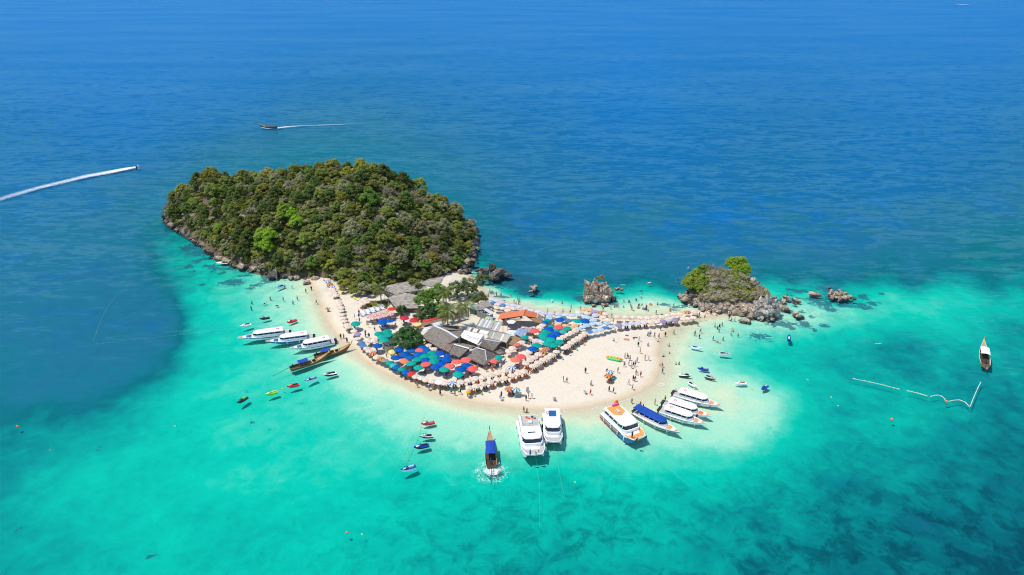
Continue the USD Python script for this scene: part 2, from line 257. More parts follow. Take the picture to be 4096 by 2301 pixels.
usdkit.material(stage, '/World/Looks/seabed', {
    'a': ('attribute', {'attribute': 'col'}), 's': ('separate_color', {}), 'g': ('geometry', {}),
    'n1': ('noise_texture', {'scale': .22, 'detail': 6.0, 'roughness': .65, 'distortion': .6}), 'n2': ('noise_texture', {'scale': .20, 'detail': 7.0, 'roughness': .70, 'distortion': .5}), 'n3': ('noise_texture', {'scale': .6, 'detail': 6.0, 'roughness': .66, 'distortion': .9}),
    'm1': ('math', {'math_type': 'multiply_add', 'value2': .16, 'value3': -.08}), 'isw': ('map_range', {'from_min': .11, 'from_max': .25, 'to_min': 0., 'to_max': 1., 'clamp': True}), 'm2': ('math', {'math_type': 'multiply'}), 'm3': ('math', {'math_type': 'add'}),
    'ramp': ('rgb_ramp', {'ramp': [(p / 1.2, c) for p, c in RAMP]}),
    # patches: noise over a threshold, as strong as the patchiness there
    'pr': ('map_range', {'from_min': .47, 'from_max': .62, 'to_min': 0., 'to_max': 1., 'clamp': True}), 'pm': ('math', {'math_type': 'multiply'}), 'pm2': ('math', {'math_type': 'multiply', 'value2': .80}), 'sq': ('math', {'math_type': 'multiply'}), 'pb': ('math', {'math_type': 'multiply_add', 'value2': .26, 'use_clamp': True}), 'dark': ('mix', {'mix_type': 'multiply', 'color2': (.10, .44, .52)}),
    'rs': ('math', {'math_type': 'multiply_add', 'value2': 2.8, 'value3': -1.4}), 'ra': ('math', {'math_type': 'add'}), 'rr': ('map_range', {'from_min': .50, 'from_max': .72, 'to_min': 0., 'to_max': .80, 'clamp': True}), 'rf': ('mix', {'color2': (.012, .085, .13)}),
    'tp': ('noise_texture', {'scale': .13, 'detail': 6.0, 'roughness': .7, 'distortion': 1.0}), 'tr': ('map_range', {'from_min': .52, 'from_max': .72, 'to_min': 0., 'to_max': .45, 'clamp': True}), 'tl': ('map_range', {'from_min': .10, 'from_max': .13, 'to_min': 1., 'to_max': 0., 'clamp': True}), 'tm': ('math', {'math_type': 'multiply'}), 'tc': ('mix', {'mix_type': 'multiply', 'color2': (.86, .76, .62)}), 'gr': ('noise_texture', {'scale': 1.7, 'detail': 6.0, 'roughness': .75}), 'gm': ('map_range', {'from_min': .3, 'from_max': .7, 'to_min': .90, 'to_max': 1.07}), 'hv': ('hsv', {}),
    'bn': ('noise_texture', {'scale': 1.4, 'detail': 5.0, 'roughness': .7}), 'bs': ('map_range', {'from_min': .08, 'from_max': .14, 'to_min': .55, 'to_max': .0, 'clamp': True}), 'b': ('bump', {'distance': .12}),
    'p': ('principled_bsdf', {'roughness': .95, 'specular_ior_level': .05})},
    [('a.color', 's.color'), ('g.position', 'n1.vector'), ('g.position', 'n2.vector'), ('g.position', 'n3.vector'), ('n1.fac', 'm1.value1'), ('s.r', 'isw.value'), ('m1.value', 'm2.value1'), ('isw.result', 'm2.value2'), ('m2.value', 'm3.value1'), ('s.r', 'm3.value2'), ('m3.value', 'ramp.fac'),
     ('n2.fac', 'pr.value'), ('pr.result', 'pm.value1'), ('s.b', 'pm.value2'), ('pm.value', 'pm2.value1'), ('s.b', 'sq.value1'), ('s.b', 'sq.value2'), ('sq.value', 'pb.value1'), ('pm2.value', 'pb.value3'), ('pb.value', 'dark.fac'), ('ramp.color', 'dark.color1'),
     ('n3.fac', 'rs.value1'), ('rs.value', 'ra.value1'), ('s.g', 'ra.value2'), ('ra.value', 'rr.value'), ('rr.result', 'rf.fac'), ('dark.color', 'rf.color1'),
     ('g.position', 'gr.vector'), ('gr.fac', 'gm.value'), ('gm.result', 'hv.value'), ('g.position', 'tp.vector'), ('tp.fac', 'tr.value'), ('s.r', 'tl.value'), ('tr.result', 'tm.value1'), ('tl.result', 'tm.value2'), ('tm.value', 'tc.fac'), ('rf.color', 'tc.color1'), ('tc.color', 'hv.color'), ('hv.color', 'p.base_color'),
     ('g.position', 'bn.vector'), ('s.r', 'bs.value'), ('bs.result', 'b.strength'), ('bn.fac', 'b.height'), ('b.normal', 'p.normal')], surface='p.BSDF')
for nme, msk, lab in (('beach', on_sand, 'pale cream sand beach and spit ringed by turquoise shallows'), ('seabed', ~on_sand, 'sandy sea bed under turquoise shallows deepening to blue')):
    u, F = part_of(Fq[msk]); p = obj(nme, (GV[u], F), 'seabed', smooth=True, label=lab, kind='structure'); primvar(p, GC[u])
# the water: a clear sheet that mirrors the sky more the flatter it is looked at, with three sizes of waves
wn = {'g': ('geometry', {}), 'mp': ('mapping', {'rotation': (0, 0, .20), 'scale': (.55, 1.5, 1.0)}), 'px': ('separate_xyz', {}),
      'n0': ('noise_texture', {'scale': .045, 'detail': 3.0, 'roughness': .6, 'distortion': .4}), 'n1': ('noise_texture', {'scale': .17, 'detail': 3.0, 'roughness': .6, 'distortion': .5}), 'n2': ('noise_texture', {'scale': .55, 'detail': 3.0, 'roughness': .6}),
      'lee': ('map_range', {'from_min': 135., 'from_max': 215., 'to_min': .30, 'to_max': 1., 'clamp': True}), 'far': ('map_range', {'from_min': 420., 'from_max': 1600., 'to_min': 1., 'to_max': .35, 'clamp': True}), 'lf': ('math', {'math_type': 'multiply'}),
      's0': ('vector_math', {'math_type': 'multiply_add', 'vector2': (.45, .45, 0), 'vector3': (-.225, -.225, 0)}), 's1': ('vector_math', {'math_type': 'multiply_add', 'vector2': (1.15, 1.15, 0), 'vector3': (-.575, -.575, 0)}), 's2': ('vector_math', {'math_type': 'multiply_add', 'vector2': (.7, .7, 0), 'vector3': (-.35, -.35, 0)}), 'a1': ('vector_math', {'math_type': 'add'}), 'a2': ('vector_math', {'math_type': 'add'}), 'sc': ('vector_math', {'math_type': 'scale'}), 'a3': ('vector_math', {'math_type': 'add', 'vector2': (0, 0, 1)}), 'b': ('vector_math', {'math_type': 'normalize'}),
      'dp': ('vector_math', {'math_type': 'dot_product'}), 'ab': ('math', {'math_type': 'absolute'}), 'om': ('math', {'math_type': 'subtract', 'value1': 1.0}), 'pw': ('math', {'math_type': 'power', 'value2': 5.0}), 'fr': ('math', {'math_type': 'multiply_add', 'value2': .50, 'value3': .008, 'use_clamp': True}), 'mn': ('math', {'math_type': 'minimum', 'value2': .22}),
      'wm': ('mapping', {'scale': (.0035, .011, 1.0), 'rotation': (0, 0, .12)}), 'wn': ('noise_texture', {'scale': 1.0, 'detail': 4.0, 'roughness': .6}), 'wr': ('map_range', {'from_min': .35, 'from_max': .65, 'to_min': .62, 'to_max': 1.3, 'clamp': True}), 'fw': ('math', {'math_type': 'multiply', 'use_clamp': True}),
      't': ('transparent_bsdf', {'color': (1, 1, 1)}), 'gl': ('glossy_bsdf', {'color': (.24, .58, .84), 'roughness': .16}), 'm': ('mix_closure', {})}
usdkit.material(stage, '/World/Looks/water', wn, [('g.position', 'mp.vector'), ('mp.vector', 'n0.vector'), ('mp.vector', 'n1.vector'), ('mp.vector', 'n2.vector'), ('n0.color', 's0.vector1'), ('n1.color', 's1.vector1'), ('n2.color', 's2.vector1'), ('s0.vector', 'a1.vector1'), ('s1.vector', 'a1.vector2'), ('a1.vector', 'a2.vector1'), ('s2.vector', 'a2.vector2'), ('g.position', 'px.vector'), ('px.y', 'lee.value'), ('px.y', 'far.value'), ('lee.result', 'lf.value1'), ('far.result', 'lf.value2'), ('a2.vector', 'sc.vector1'), ('lf.value', 'sc.scale'), ('sc.vector', 'a3.vector1'), ('a3.vector', 'b.vector1'),
    ('g.incoming', 'dp.vector1'), ('b.vector', 'dp.vector2'), ('dp.value', 'ab.value1'), ('ab.value', 'om.value2'), ('om.value', 'pw.value1'), ('pw.value', 'fr.value1'), ('b.vector', 'gl.normal'), ('g.position', 'wm.vector'), ('wm.vector', 'wn.vector'), ('wn.fac', 'wr.value'), ('fr.value', 'mn.value1'), ('mn.value', 'fw.value1'), ('wr.result', 'fw.value2'), ('fw.value', 'm.fac'), ('t.BSDF', 'm.closure1'), ('gl.BSDF', 'm.closure2')], surface='m.closure')
ws = axis_steps(-300, 300, 100, 26000); WX, WY = np.meshgrid(ws, ws, indexing='ij'); wi = np.arange(WX.size).reshape(WX.shape)
obj('sea_water', (np.stack([WX.ravel(), WY.ravel(), 0 * WX.ravel()], -1), np.stack([wi[:-1, :-1], wi[1:, :-1], wi[1:, 1:], wi[:-1, 1:]], -1).reshape(-1, 4)), 'water', smooth=True, label='clear rippled sea water from turquoise shallows to open blue sea', kind='structure')
# ------------------------------------------------------------------ words: every thing is told apart by its look and by what it stands beside
LM = []
def landmark(u, v, name): LM.append((u, v, name))
WANT = []
ORD = 'nearest,second nearest,third nearest,fourth nearest,fifth nearest,sixth nearest,seventh nearest,eighth nearest,ninth nearest,tenth nearest,eleventh nearest,twelfth nearest,thirteenth nearest,fourteenth nearest,fifteenth nearest,sixteenth nearest,seventeenth nearest,eighteenth nearest,nineteenth nearest,twentieth nearest'.split(',')
TENS = {2: 'twenty', 3: 'thirty', 4: 'forty', 5: 'fifty'}
ONES = 'first second third fourth fifth sixth seventh eighth ninth'.split()
def ordinal(i):
    if i < 20: return ORD[i]
    n = i + 1
    return (f'{TENS[n // 10]}-{ONES[n % 10 - 1]}' if n % 10 else {20: 'twentieth', 30: 'thirtieth', 40: 'fortieth', 50: 'fiftieth'}[n]) + ' nearest'
def want(path, desc, p, short=False): WANT.append((path, desc, *[float(q) for q in pix(np.asarray(p, float))]))
def finish_labels():
    G = {}
    for path, desc, u, v in WANT:
        d = [math.hypot(u - a, (v - b) * 1.5) for a, b, _ in LM]; i = int(np.argmin(d)); a, b, name = LM[i]
        dx, dy = u - a, (v - b) * 1.5
        rel = ('left of' if dx < 0 else 'right of') if abs(dx) > abs(dy) else ('in front of' if dy > 0 else 'behind')
        G.setdefault((desc, rel, name), []).append((d[i], path))
    for (desc, rel, name), L in G.items():
        L.sort()
        for i, (_, path) in enumerate(L):
            meta(stage.GetPrimAtPath(path), f'{desc} {rel} {name}' + (f', {ordinal(i)}' if len(L) > 1 else ''))
for u, v, n in [(1360, 690, 'the wooded hill top'), (700, 860, 'the hill\'s left tip'), (1072, 985, 'the big lime tree'), (862, 770, 'the upper lime tree'), (1170, 875, 'the twin lime trees'), (1648, 995, 'the round dark green tree'), (1880, 920, 'the right cliff'), (1650, 1130, 'the old thatched hall'),
    (1815, 1235, 'the two tall palms'), (1517, 1160, 'the lone palm'), (1630, 1345, 'the big shade tree'), (1885, 1350, 'the white tin roof'), (1930, 1440, 'the front thatched roof'), (2080, 1258, 'the orange tin roof'), (2075, 1330, 'the blue sheet roof'), (1545, 1385, 'the solar kiosk'), (1423, 1193, 'the yellow surfboard'), (1480, 1245, 'the white loungers'),
    (2395, 1170, 'the sea stack'), (2780, 1150, 'the islet\'s left trees'), (2960, 1070, 'the islet\'s top tree'), (3050, 1230, 'the islet\'s pale crag'), (3345, 1180, 'the far right rock'), (2458, 1435, 'the banana boat'), (2040, 1570, 'the white table'), (2435, 1500, 'the lone parasol pair'), (2125, 1750, 'the big white catamaran'), (2500, 1700, 'the orange decked catamaran'), (2630, 1690, 'the blue canopied speedboat'), (2770, 1640, 'the three right speedboats'), (1140, 1360, 'the three left speedboats'), (1300, 1420, 'the brown longtails'), (1962, 1790, 'the blue roofed longtail'), (3940, 1400, 'the white roofed longtail'), (2492, 1330, 'the leaning board'), (1990, 1105, 'the dark twin rocks'), (2220, 1600, 'the lone white chair'), (1900, 1590, 'the yellow parasol'), (2300, 1360, 'the pale blue parasols'), (2690, 1285, 'the spit\'s end')]: landmark(u, v, n)

# ------------------------------------------------------------------ plants
mat('leaf_dark', (.26, .36, .075), .6, islands=.55, perobj=.30, transl=.32, spec=.2)
mat('leaf_olive', (.48, .54, .105), .6, islands=.5, perobj=.32, transl=.32, spec=.2)
mat('leaf_grey', (.56, .56, .27), .7, islands=.45, perobj=.30, transl=.28, spec=.15)
mat('leaf_yellow', (.60, .58, .08), .6, islands=.45, perobj=.25, transl=.34, spec=.2)
mat('leaf_lime', (.46, .70, .05), .5, islands=.4, perobj=.12, transl=.3, spec=.2)
mat('leaf_green', (.32, .54, .08), .5, islands=.5, perobj=.18, transl=.34, spec=.2)
mat('leaf_fresh', (.46, .62, .08), .5, islands=.45, perobj=.12, transl=.3, spec=.2)
mat('twig', (.50, .43, .31), .9, islands=.4, perobj=.25)
mat('twig_dark', (.1, .046, .038), .9, islands=.4)
mat('bark', (.14, .11, .085), .9, var=.3, scale=4)
def leaves(rng, clumps, n, size, flat=.6, shape=1.0, core=0):
    """Leaf sized faces over the clumps (centre, radius): more of them on the outside than within."""
    V, k = [], 0
    for c, r in clumps:
        d = rng.normal(size=(n, 3)); d /= np.linalg.norm(d, axis=1, keepdims=True); d[:, 2] = np.where(d[:, 2] < -.3, -d[:, 2], d[:, 2])
        p = c + d * r * rng.uniform(.55, 1.3, (n, 1)) * [1, 1, .85]
        nrm = d + rng.normal(size=(n, 3)) * .42 + [0, 0, flat]; nrm /= np.linalg.norm(nrm, axis=1, keepdims=True)
        a = np.cross(nrm, rng.normal(size=(n, 3))); a /= np.linalg.norm(a, axis=1, keepdims=True); b = np.cross(nrm, a)
        s = size * rng.uniform(.6, 1.3, (n, 1))
        V.append(np.stack([p - a * s, p - b * s * .55 * shape, p + a * s, p + b * s * .55 * shape], 1).reshape(-1, 3)); k += n
    A, B = np.vstack(V), np.arange(4 * k).reshape(-1, 4)
    if not core: return A, B
    mb = MB().add(A, B)                                      # the dense inside of each clump
    for c, r in clumps:
        s = trimesh.creation.icosphere(1, r * core); s.vertices *= rng.uniform(.8, 1.15, (len(s.vertices), 1)) * [1, 1, .8]; mb.add(s.vertices + c, s.faces)
    return mb.mesh()
def crown_clumps(rng, R, H, n, base):
    out = []
    for i in range(n):
        a = rng.uniform(0, 2 * math.pi); q = math.sqrt(rng.uniform(0, 1)); z = math.sqrt(max(0, 1 - q * q * .9)) * rng.uniform(.55, 1.0)
        out.append((np.array([R * q * math.cos(a) * .85, R * q * math.sin(a) * .85, base + H * z - .35 * H * q]), R * rng.uniform(.15, .30)))
    return out
def branches(mb, rng, base, tip, r, n, spread):
    for i in range(n):
        a = rng.uniform(0, 2 * math.pi); e = tip + np.array([math.cos(a) * spread, math.sin(a) * spread, rng.uniform(.1, .6) * spread]) * rng.uniform(.6, 1.0)
        m = (base + e) / 2 + rng.normal(size=3) * spread * .12
        mb.tube([base, m, e], [r, r * .6, r * .2], 4, False)
def tree_builder(kind, seed):
    rng = np.random.default_rng(seed)
    def build(p):
        H = 2.0; tr = MB().tube([(0, 0, -.8), (.05, .03, H * .5), (.1, -.05, H)], [.22, .17, .12], 6)
        branches(tr, rng, np.array([.08, -.03, H * .8]), np.array([.1, 0, H + .4]), .09, 7, 1.9)
        if kind in ('dry', 'bare'):
            b2 = MB()
            for i in range(13):
                a = rng.uniform(0, 6.283); e = np.array([math.cos(a), math.sin(a), rng.uniform(.2, 1.2)]) * rng.uniform(1.2, 2.3) + [0, 0, H]
                b2.tube([(0, 0, H * .6), e * [.5, .5, .75] + [0, 0, .2], e], [.09, .06, .03], 4, False)
                for j in range(6):
                    f = e * rng.uniform(.6, 1.0) ; q = f + rng.normal(size=3) * .6 + [0, 0, .25]
                    b2.tube([f, q], [.035, .012], 3, False)
            obj('trunk', tr, 'bark', p); obj('branches', b2, 'twig', p)
            cl = crown_clumps(rng, 2.4, 2.0, 20, 1.6)
            obj('crown', leaves(rng, cl, 34 if kind == 'dry' else 20, .30, shape=.35), 'leaf_grey' if kind == 'dry' else 'twig', p)
        else:
            obj('trunk', tr, 'bark', p)
            cl = crown_clumps(rng, 2.6, 2.9, 44, 1.5)
            obj('crown', leaves(rng, cl, 66, .19, core=.72), 'leaf_' + kind, p)
    return build
TREE_WORDS = {'dark': 'dark green dense tree', 'olive': 'olive green rounded tree', 'grey': 'grey green dusty tree', 'yellow': 'yellow green tree', 'lime': 'bright lime green tree', 'green': 'fresh green leafy tree', 'fresh': 'light green leafy tree', 'dry': 'dry tree with grey brown twigs', 'bare': 'bare leafless brown tree'}
def tree(kind, var, p, size, group=None, desc=None):
    q = place(('tree', kind, var), tree_builder(kind, 100 + var * 17 + len(kind) * 7 + ord(kind[0])), 'tree', None, 'tree', p, random.uniform(0, 6.28), size / 2.7, group)
    want(q, desc or TREE_WORDS[kind], np.add(p, [0, 0, size])); return q

# ------------------------------------------------------------------ the wooded hill
FRONT = [(655,868),(690,898),(740,935),(790,965),(840,1000),(880,1035),(940,1055),(1000,1072),(1080,1098),(1180,1108),(1260,1112),(1330,1128),(1400,1165),(1480,1190),(1540,1195),(1620,1165),(1700,1140),(1780,1110),(1840,1085),(1880,1050),(1896,1000),(1903,945)]
fw = at(*np.array(FRONT, float).T)
HILL = Polygon(list(map(tuple, fw[:, :2])) + [(-17, 268), (-26, 284), (-48, 300), (-80, 310), (-110, 312), (-138, 305), (-150, 296)]).buffer(0)
xa, xb = HILL.bounds[0], HILL.bounds[2]
def ridge_y(x): return np.interp(x, [xa, xa + 20, -95, -60, -25, xb], [292, 284, 274, 268, 263, 262])
SIL = np.array([(665,830),(690,770),(740,720),(800,692),(860,684),(900,695),(960,702),(1020,692),(1080,678),(1150,670),(1200,657),(1280,651),(1380,649),(1450,656),(1520,672),(1580,695),(1620,720),(1680,755),(1750,785),(1800,820),(1840,860),(1870,900),(1895,940)], float)
hx, hz = [], []
for u, v in SIL:
    d = np.array([(u - 2048) / FPX, CP + -(v - 1150.5) / FPX * SP, -SP - (v - 1150.5) / FPX * CP]); x = 0
    for _ in range(6): t = float(ridge_y(x if _ else -80)) / d[1]; x = d[0] * t
    hx.append(x); hz.append(CAM_H + d[2] * t)
hz = np.maximum(np.array(hz) - 4.0, .8)
fx, fy = fw[:, 0], fw[:, 1]
colx = np.linspace(xa + .5, xb - .5, 90); colf, colb = [], []
for x in colx:
    g = HILL.intersection(shapely.LineString([(x, 150), (x, 400)])).bounds; colf.append(g[1]); colb.append(g[3])
def hill_z(x, y):
    x, y = np.asarray(x, float), np.asarray(y, float)
    yf, yb, yr, H = np.interp(x, colx, colf), np.interp(x, colx, colb), ridge_y(x), np.interp(x, hx, hz)
    yr = np.clip(yr, yf + 3, yb - 3)
    s = np.where(y < yr, (y - yf) / (yr - yf), (yb - y) / (yb - yr)); s = np.clip(s, 0, 1)
    z = H * np.sin(np.pi / 2 * s ** .80)
    d = sdist(HILL, x, y)
    z = np.minimum(z, np.maximum(d, 0) * 1.25 + .3 * np.minimum(np.maximum(d, 0), 1)) + wobble(x, y, 11, 3.0) * np.clip(d / 8, 0, 1) + wobble(x, y, 3, 1.3) * np.clip(d / 3, 0, 1)
    return np.where(d > 0, np.maximum(z, .2), d * .5)
X, Y = np.meshgrid(np.arange(xa - 2, xb + 2, 1.1), np.arange(205, 324, 1.1), indexing='ij'); I = np.arange(X.size).reshape(X.shape)
zz = hill_z(X.ravel(), Y.ravel()); F = np.stack([I[:-1, :-1], I[1:, :-1], I[1:, 1:], I[:-1, 1:]], -1).reshape(-1, 4)
keep = (sdist(HILL, X.ravel(), Y.ravel()) > -2)[F].all(1); u, F = part_of(F[keep])
mat('earth', (.135, .10, .062), .95, var=.45, scale=.35, bump=.6, bscale=1.5)
obj('hill', (np.stack([X.ravel(), Y.ravel(), zz], -1)[u], F), 'earth', smooth=True, label='steep wooded island hill behind the beach', kind='structure')
# undergrowth: nobody could count it
def scatter(name, label, pts, scales, kinds, protos):
    pi = UsdGeom.PointInstancer.Define(stage, nm('/World', name)); path = str(pi.GetPath()); tg = []
    for i, (m, mt) in enumerate(protos):
        q = obj(f'bush', m, mt, path); tg.append(Sdf.Path(q))
    pi.CreatePrototypesRel().SetTargets(tg)
    pi.CreatePositionsAttr(Vt.Vec3fArray.FromNumpy(np.asarray(pts, np.float32))); pi.CreateProtoIndicesAttr(Vt.IntArray([int(k) for k in kinds]))
    sc = np.asarray(scales, np.float32); pi.CreateScalesAttr(Vt.Vec3fArray.FromNumpy(np.stack([sc, sc, sc * .8], -1)))
    a = np.random.uniform(0, 2 * math.pi, len(pts)); pi.CreateOrientationsAttr(Vt.QuathArray([Gf.Quath(float(math.cos(t / 2)), 0, 0, float(math.sin(t / 2))) for t in a]))
    meta(pi.GetPrim(), label, kind='stuff'); return path
rng = np.random.default_rng(5)
def bush(seed, n=9, k=40, s=.16):
    r = np.random.default_rng(seed); return leaves(r, [(np.array([r.normal() * .4, r.normal() * .4, .3 + r.uniform(0, .4)]), r.uniform(.3, .5)) for _ in range(n)], k, s, core=.5)
BUSH = [(bush(1), 'leaf_dark'), (bush(2), 'leaf_olive'), (bush(3), 'leaf_grey'), (bush(4, 8, 36, .2), 'twig'), (bush(5), 'leaf_yellow')]
bx, by = rng.uniform(xa, xb, 9000), rng.uniform(205, 300, 9000); ok = (sdist(HILL, bx, by) > .7) & (by < ridge_y(bx) + 12); bx, by = bx[ok][:3600], by[ok][:3600]
scatter('scrub', 'olive and brown scrub covering the hill between its trees', np.stack([bx, by, hill_z(bx, by) - .1], -1), rng.uniform(.8, 1.9, len(bx)), rng.choice(5, len(bx), p=[.28, .34, .16, .08, .14]), BUSH)
# the trees one by one
NAMED = [(862,775,'lime',2.7),(858,808,'lime',1.3),(752,838,'green',2.9),(770,812,'lime',1.6),(1140,850,'lime',2.4),(1170,872,'lime',2.3),(1190,905,'lime',2.5),(1125,875,'lime',1.8),(1055,960,'lime',2.8),(1085,965,'lime',2.9),(1070,1000,'lime',2.6),(1040,985,'lime',1.7),(878,930,'lime',2.0),(1648,985,'dark',3.6),(1625,1010,'dark',2.6),(1665,1005,'green',2.6),(1000,960,'dark',3.6),(960,940,'dark',3.2),(980,1000,'dark',3.2),(1555,800,'bare',3.3),(1440,1010,'bare',3.0),(1780,1040,'bare',3.2),(1690,1030,'bare',2.4),(1600,960,'yellow',2.3),(1520,880,'bare',2.6),(1220,760,'grey',3.2),(1330,740,'dry',3.3),(1700,1060,'green',2.4),(1560,1085,'green',2.6),(1460,1120,'green',2.8),(1380,1100,'olive',2.8),(1330,1060,'yellow',2.5)]
taken = []
def on_hill(u, v):                                          # where the pixel's ray meets the hill
    lo = at(u, v, 0)
    for z in np.arange(0, 34, .4):
        q = at(u, v, z)
        if hill_z(q[0:1], q[1:2])[0] <= z and z > 0 and HILL.contains(shapely.Point(q[0], q[1])): return q
    return lo
for u, v, kd, s in NAMED:
    q = on_hill(u, v + 12); taken.append((q[0], q[1], s)); tree(kd, (u + v) % 2, (q[0], q[1], q[2] + (.5 if kd == 'lime' else -.6)), s * (1.22 if kd == 'lime' else 1.0))
cand = []
for _ in range(60000):
    x, y = rng.uniform(xa + 1, xb - 1), rng.uniform(205, 292)
    if y > ridge_y(x) + 7 or not HILL.contains(shapely.Point(x, y)): continue
    d = HILL.exterior.distance(shapely.Point(x, y))
    if d < 1.5: continue
    s = rng.choice([2.1, 2.6, 3.1, 3.7, 4.2], p=[.2, .28, .27, .17, .08])
    if all((x - a) ** 2 + (y - b) ** 2 > (.70 * (s + c)) ** 2 for a, b, c in taken): taken.append((x, y, s)); cand.append((x, y, s))
    if len(cand) >= 262: break
for x, y, s in cand:
    zt = float(hill_z([x], [y])[0]); u, v = pix([x, y, zt]); nz = meshkit.fbm(np.array([[x / 16, y / 16, 3.3]]), 3)[0]
    right = np.clip((u - 1250) / 500, 0, 1); top = np.clip((760 - v) / 90, 0, 1)
    P = np.array([1.5 - right * .7 - top * .9, 1.2, .5 + right * .4 + top * .3, .18 + top * 1.1 + right * .25, .2 + right * .28, .08 + right * .1, .16])
    P *= np.exp(np.array([1, .3, -.6, -.2, -.8, -.5, .4]) * (nz - .5) * 6); P /= P.sum()
    kd = ['dark', 'olive', 'grey', 'yellow', 'dry', 'bare', 'green'][rng.choice(7, p=P)]
    tree(kd, int(rng.integers(2)), (x, y, zt - .5), s, 'trees on the wooded hill')

# ------------------------------------------------------------------ rocks
def rockmat(name, c1, c2, c3, sc=.7, vo=.8):
    usdkit.material(stage, '/World/Looks/' + name, {'g': ('geometry', {}), 'n': ('noise_texture', {'scale': sc, 'detail': 7.0, 'roughness': .7, 'distortion': .8}), 'v': ('voronoi_texture', {'feature': 'distance_to_edge', 'scale': 1.1}), 'r': ('rgb_ramp', {'ramp': [(.28, c1), (.48, c2), (.68, c3)]}), 'vr': ('map_range', {'from_min': 0., 'from_max': .06, 'to_min': vo, 'to_max': 1.}),
        'h': ('hsv', {}), 'z': ('separate_xyz', {}), 'wet': ('map_range', {'from_min': .15, 'from_max': .75, 'to_min': .38, 'to_max': 1., 'clamp': True}), 'mm': ('math', {'math_type': 'multiply'}), 'b': ('bump', {'strength': .8, 'distance': .25}), 'p': ('principled_bsdf', {'roughness': .85, 'specular_ior_level': .25})},
        [('g.position', 'n.vector'), ('g.position', 'v.vector'), ('n.fac', 'r.fac'), ('v.distance', 'vr.value'), ('g.position', 'z.vector'), ('z.z', 'wet.value'), ('vr.result', 'mm.value1'), ('wet.result', 'mm.value2'), ('mm.value', 'h.value'), ('r.color', 'h.color'), ('h.color', 'p.base_color'), ('n.fac', 'b.height'), ('b.normal', 'p.normal')], surface='p.BSDF')
rockmat('rock_tan', (.08, .062, .046), (.27, .21, .155), (.44, .355, .275))
rockmat('rock_pale', (.075, .066, .058), (.235, .21, .185), (.38, .345, .31))
rockmat('rock_dark', (.025, .025, .027), (.075, .068, .060), (.19, .16, .13))
def rock_mesh(seed, el=(1, 1, .75), n=16, rough=.07):
    r = np.random.default_rng(seed); B = np.array([[a, b, e] for a in (-1, 1) for b in (-1, 1) for e in (-1, 1)], float)
    P = np.vstack([B * r.uniform(.45, .95, (8, 3)), r.normal(size=(5, 3)) * .62])
    m = trimesh.convex.convex_hull(P * el); m = m.subdivide().subdivide(); v = m.vertices; k = min(el)
    v = v + k * rough * 2.2 * (np.stack([meshkit.fbm(v * 1.6 / k + seed + 9 * q, 3) for q in range(3)], -1) - .5)
    return trimesh.Trimesh(v, m.faces, process=False)
ROCKS = [rock_mesh(s, e) for s, e in ((1, (1, .8, .6)), (2, (1, .7, .8)), (3, (.9, 1, .55)), (4, (1.1, .7, .5)), (5, (.8, .8, .9)), (6, (1, .9, .45)), (7, (.6, .6, 1.5)), (8, (.5, .7, 1.3)))]
RW = {'rock_tan': 'tan weathered boulder', 'rock_pale': 'pale grey boulder', 'rock_dark': 'dark wet rock'}
def rock(p, s, m, shape=None, tilt=0, group=None, desc=None):
    k = int(rng.integers(6)) if shape is None else shape
    # each rock is a mesh of its own, placed by its matrix baked at the thing's base
    v = ROCKS[k].vertices * s; a, b = rng.uniform(0, 6.28), tilt
    R = trimesh.transformations.euler_matrix(b * rng.uniform(-1, 1), b * rng.uniform(-1, 1), a)[:3, :3]
    q = place(('rock', k, m), lambda pp: obj('stone', ROCKS[k], m, pp), 'rock', None, 'rock', p, tuple(np.degrees([b * rng.uniform(-1, 1), b * rng.uniform(-1, 1), a])), s * rng.uniform(.85, 1.15), group)
    want(q, desc or RW[m], np.add(p, [0, 0, s * .4]))
# along the hill's left shore
sh = shapely.LineString(fw[:12, :2]); L = sh.length
for i in range(84):
    f = (i + rng.uniform(-.4, .4)) / 84; c = sh.interpolate(f * L); o = rng.uniform(-2.2, 1.6); s = rng.choice([.6, .9, 1.3, 1.8], p=[.3, .35, .25, .1]) * (1.25 if f < .12 else 1.0)
    rock((c.x + rng.uniform(-1, 1), c.y + o, s * .15), s, 'rock_dark' if rng.uniform() < (.9 if f < .1 else .45) else 'rock_tan', group='shore rocks below the hill', tilt=.4)
for u, v, s in [(680,828,2.6),(712,835,2.2),(690,850,1.8),(670,872,1.6),(665,890,.8),(652,868,.9)]: q = at(u, v, .8); rock(q, s, 'rock_dark', tilt=.5)
for u, v, s in [(865,1021,1.3),(880,985,1.6),(640 + 245,998,1.5)]: rock(at(u, v, .5), s, 'rock_dark' if v > 1010 else 'rock_tan')
rock(at(1226, 1130, .6), 1.1, 'rock_tan', 3, desc='lone brown boulder lying on wet sand')
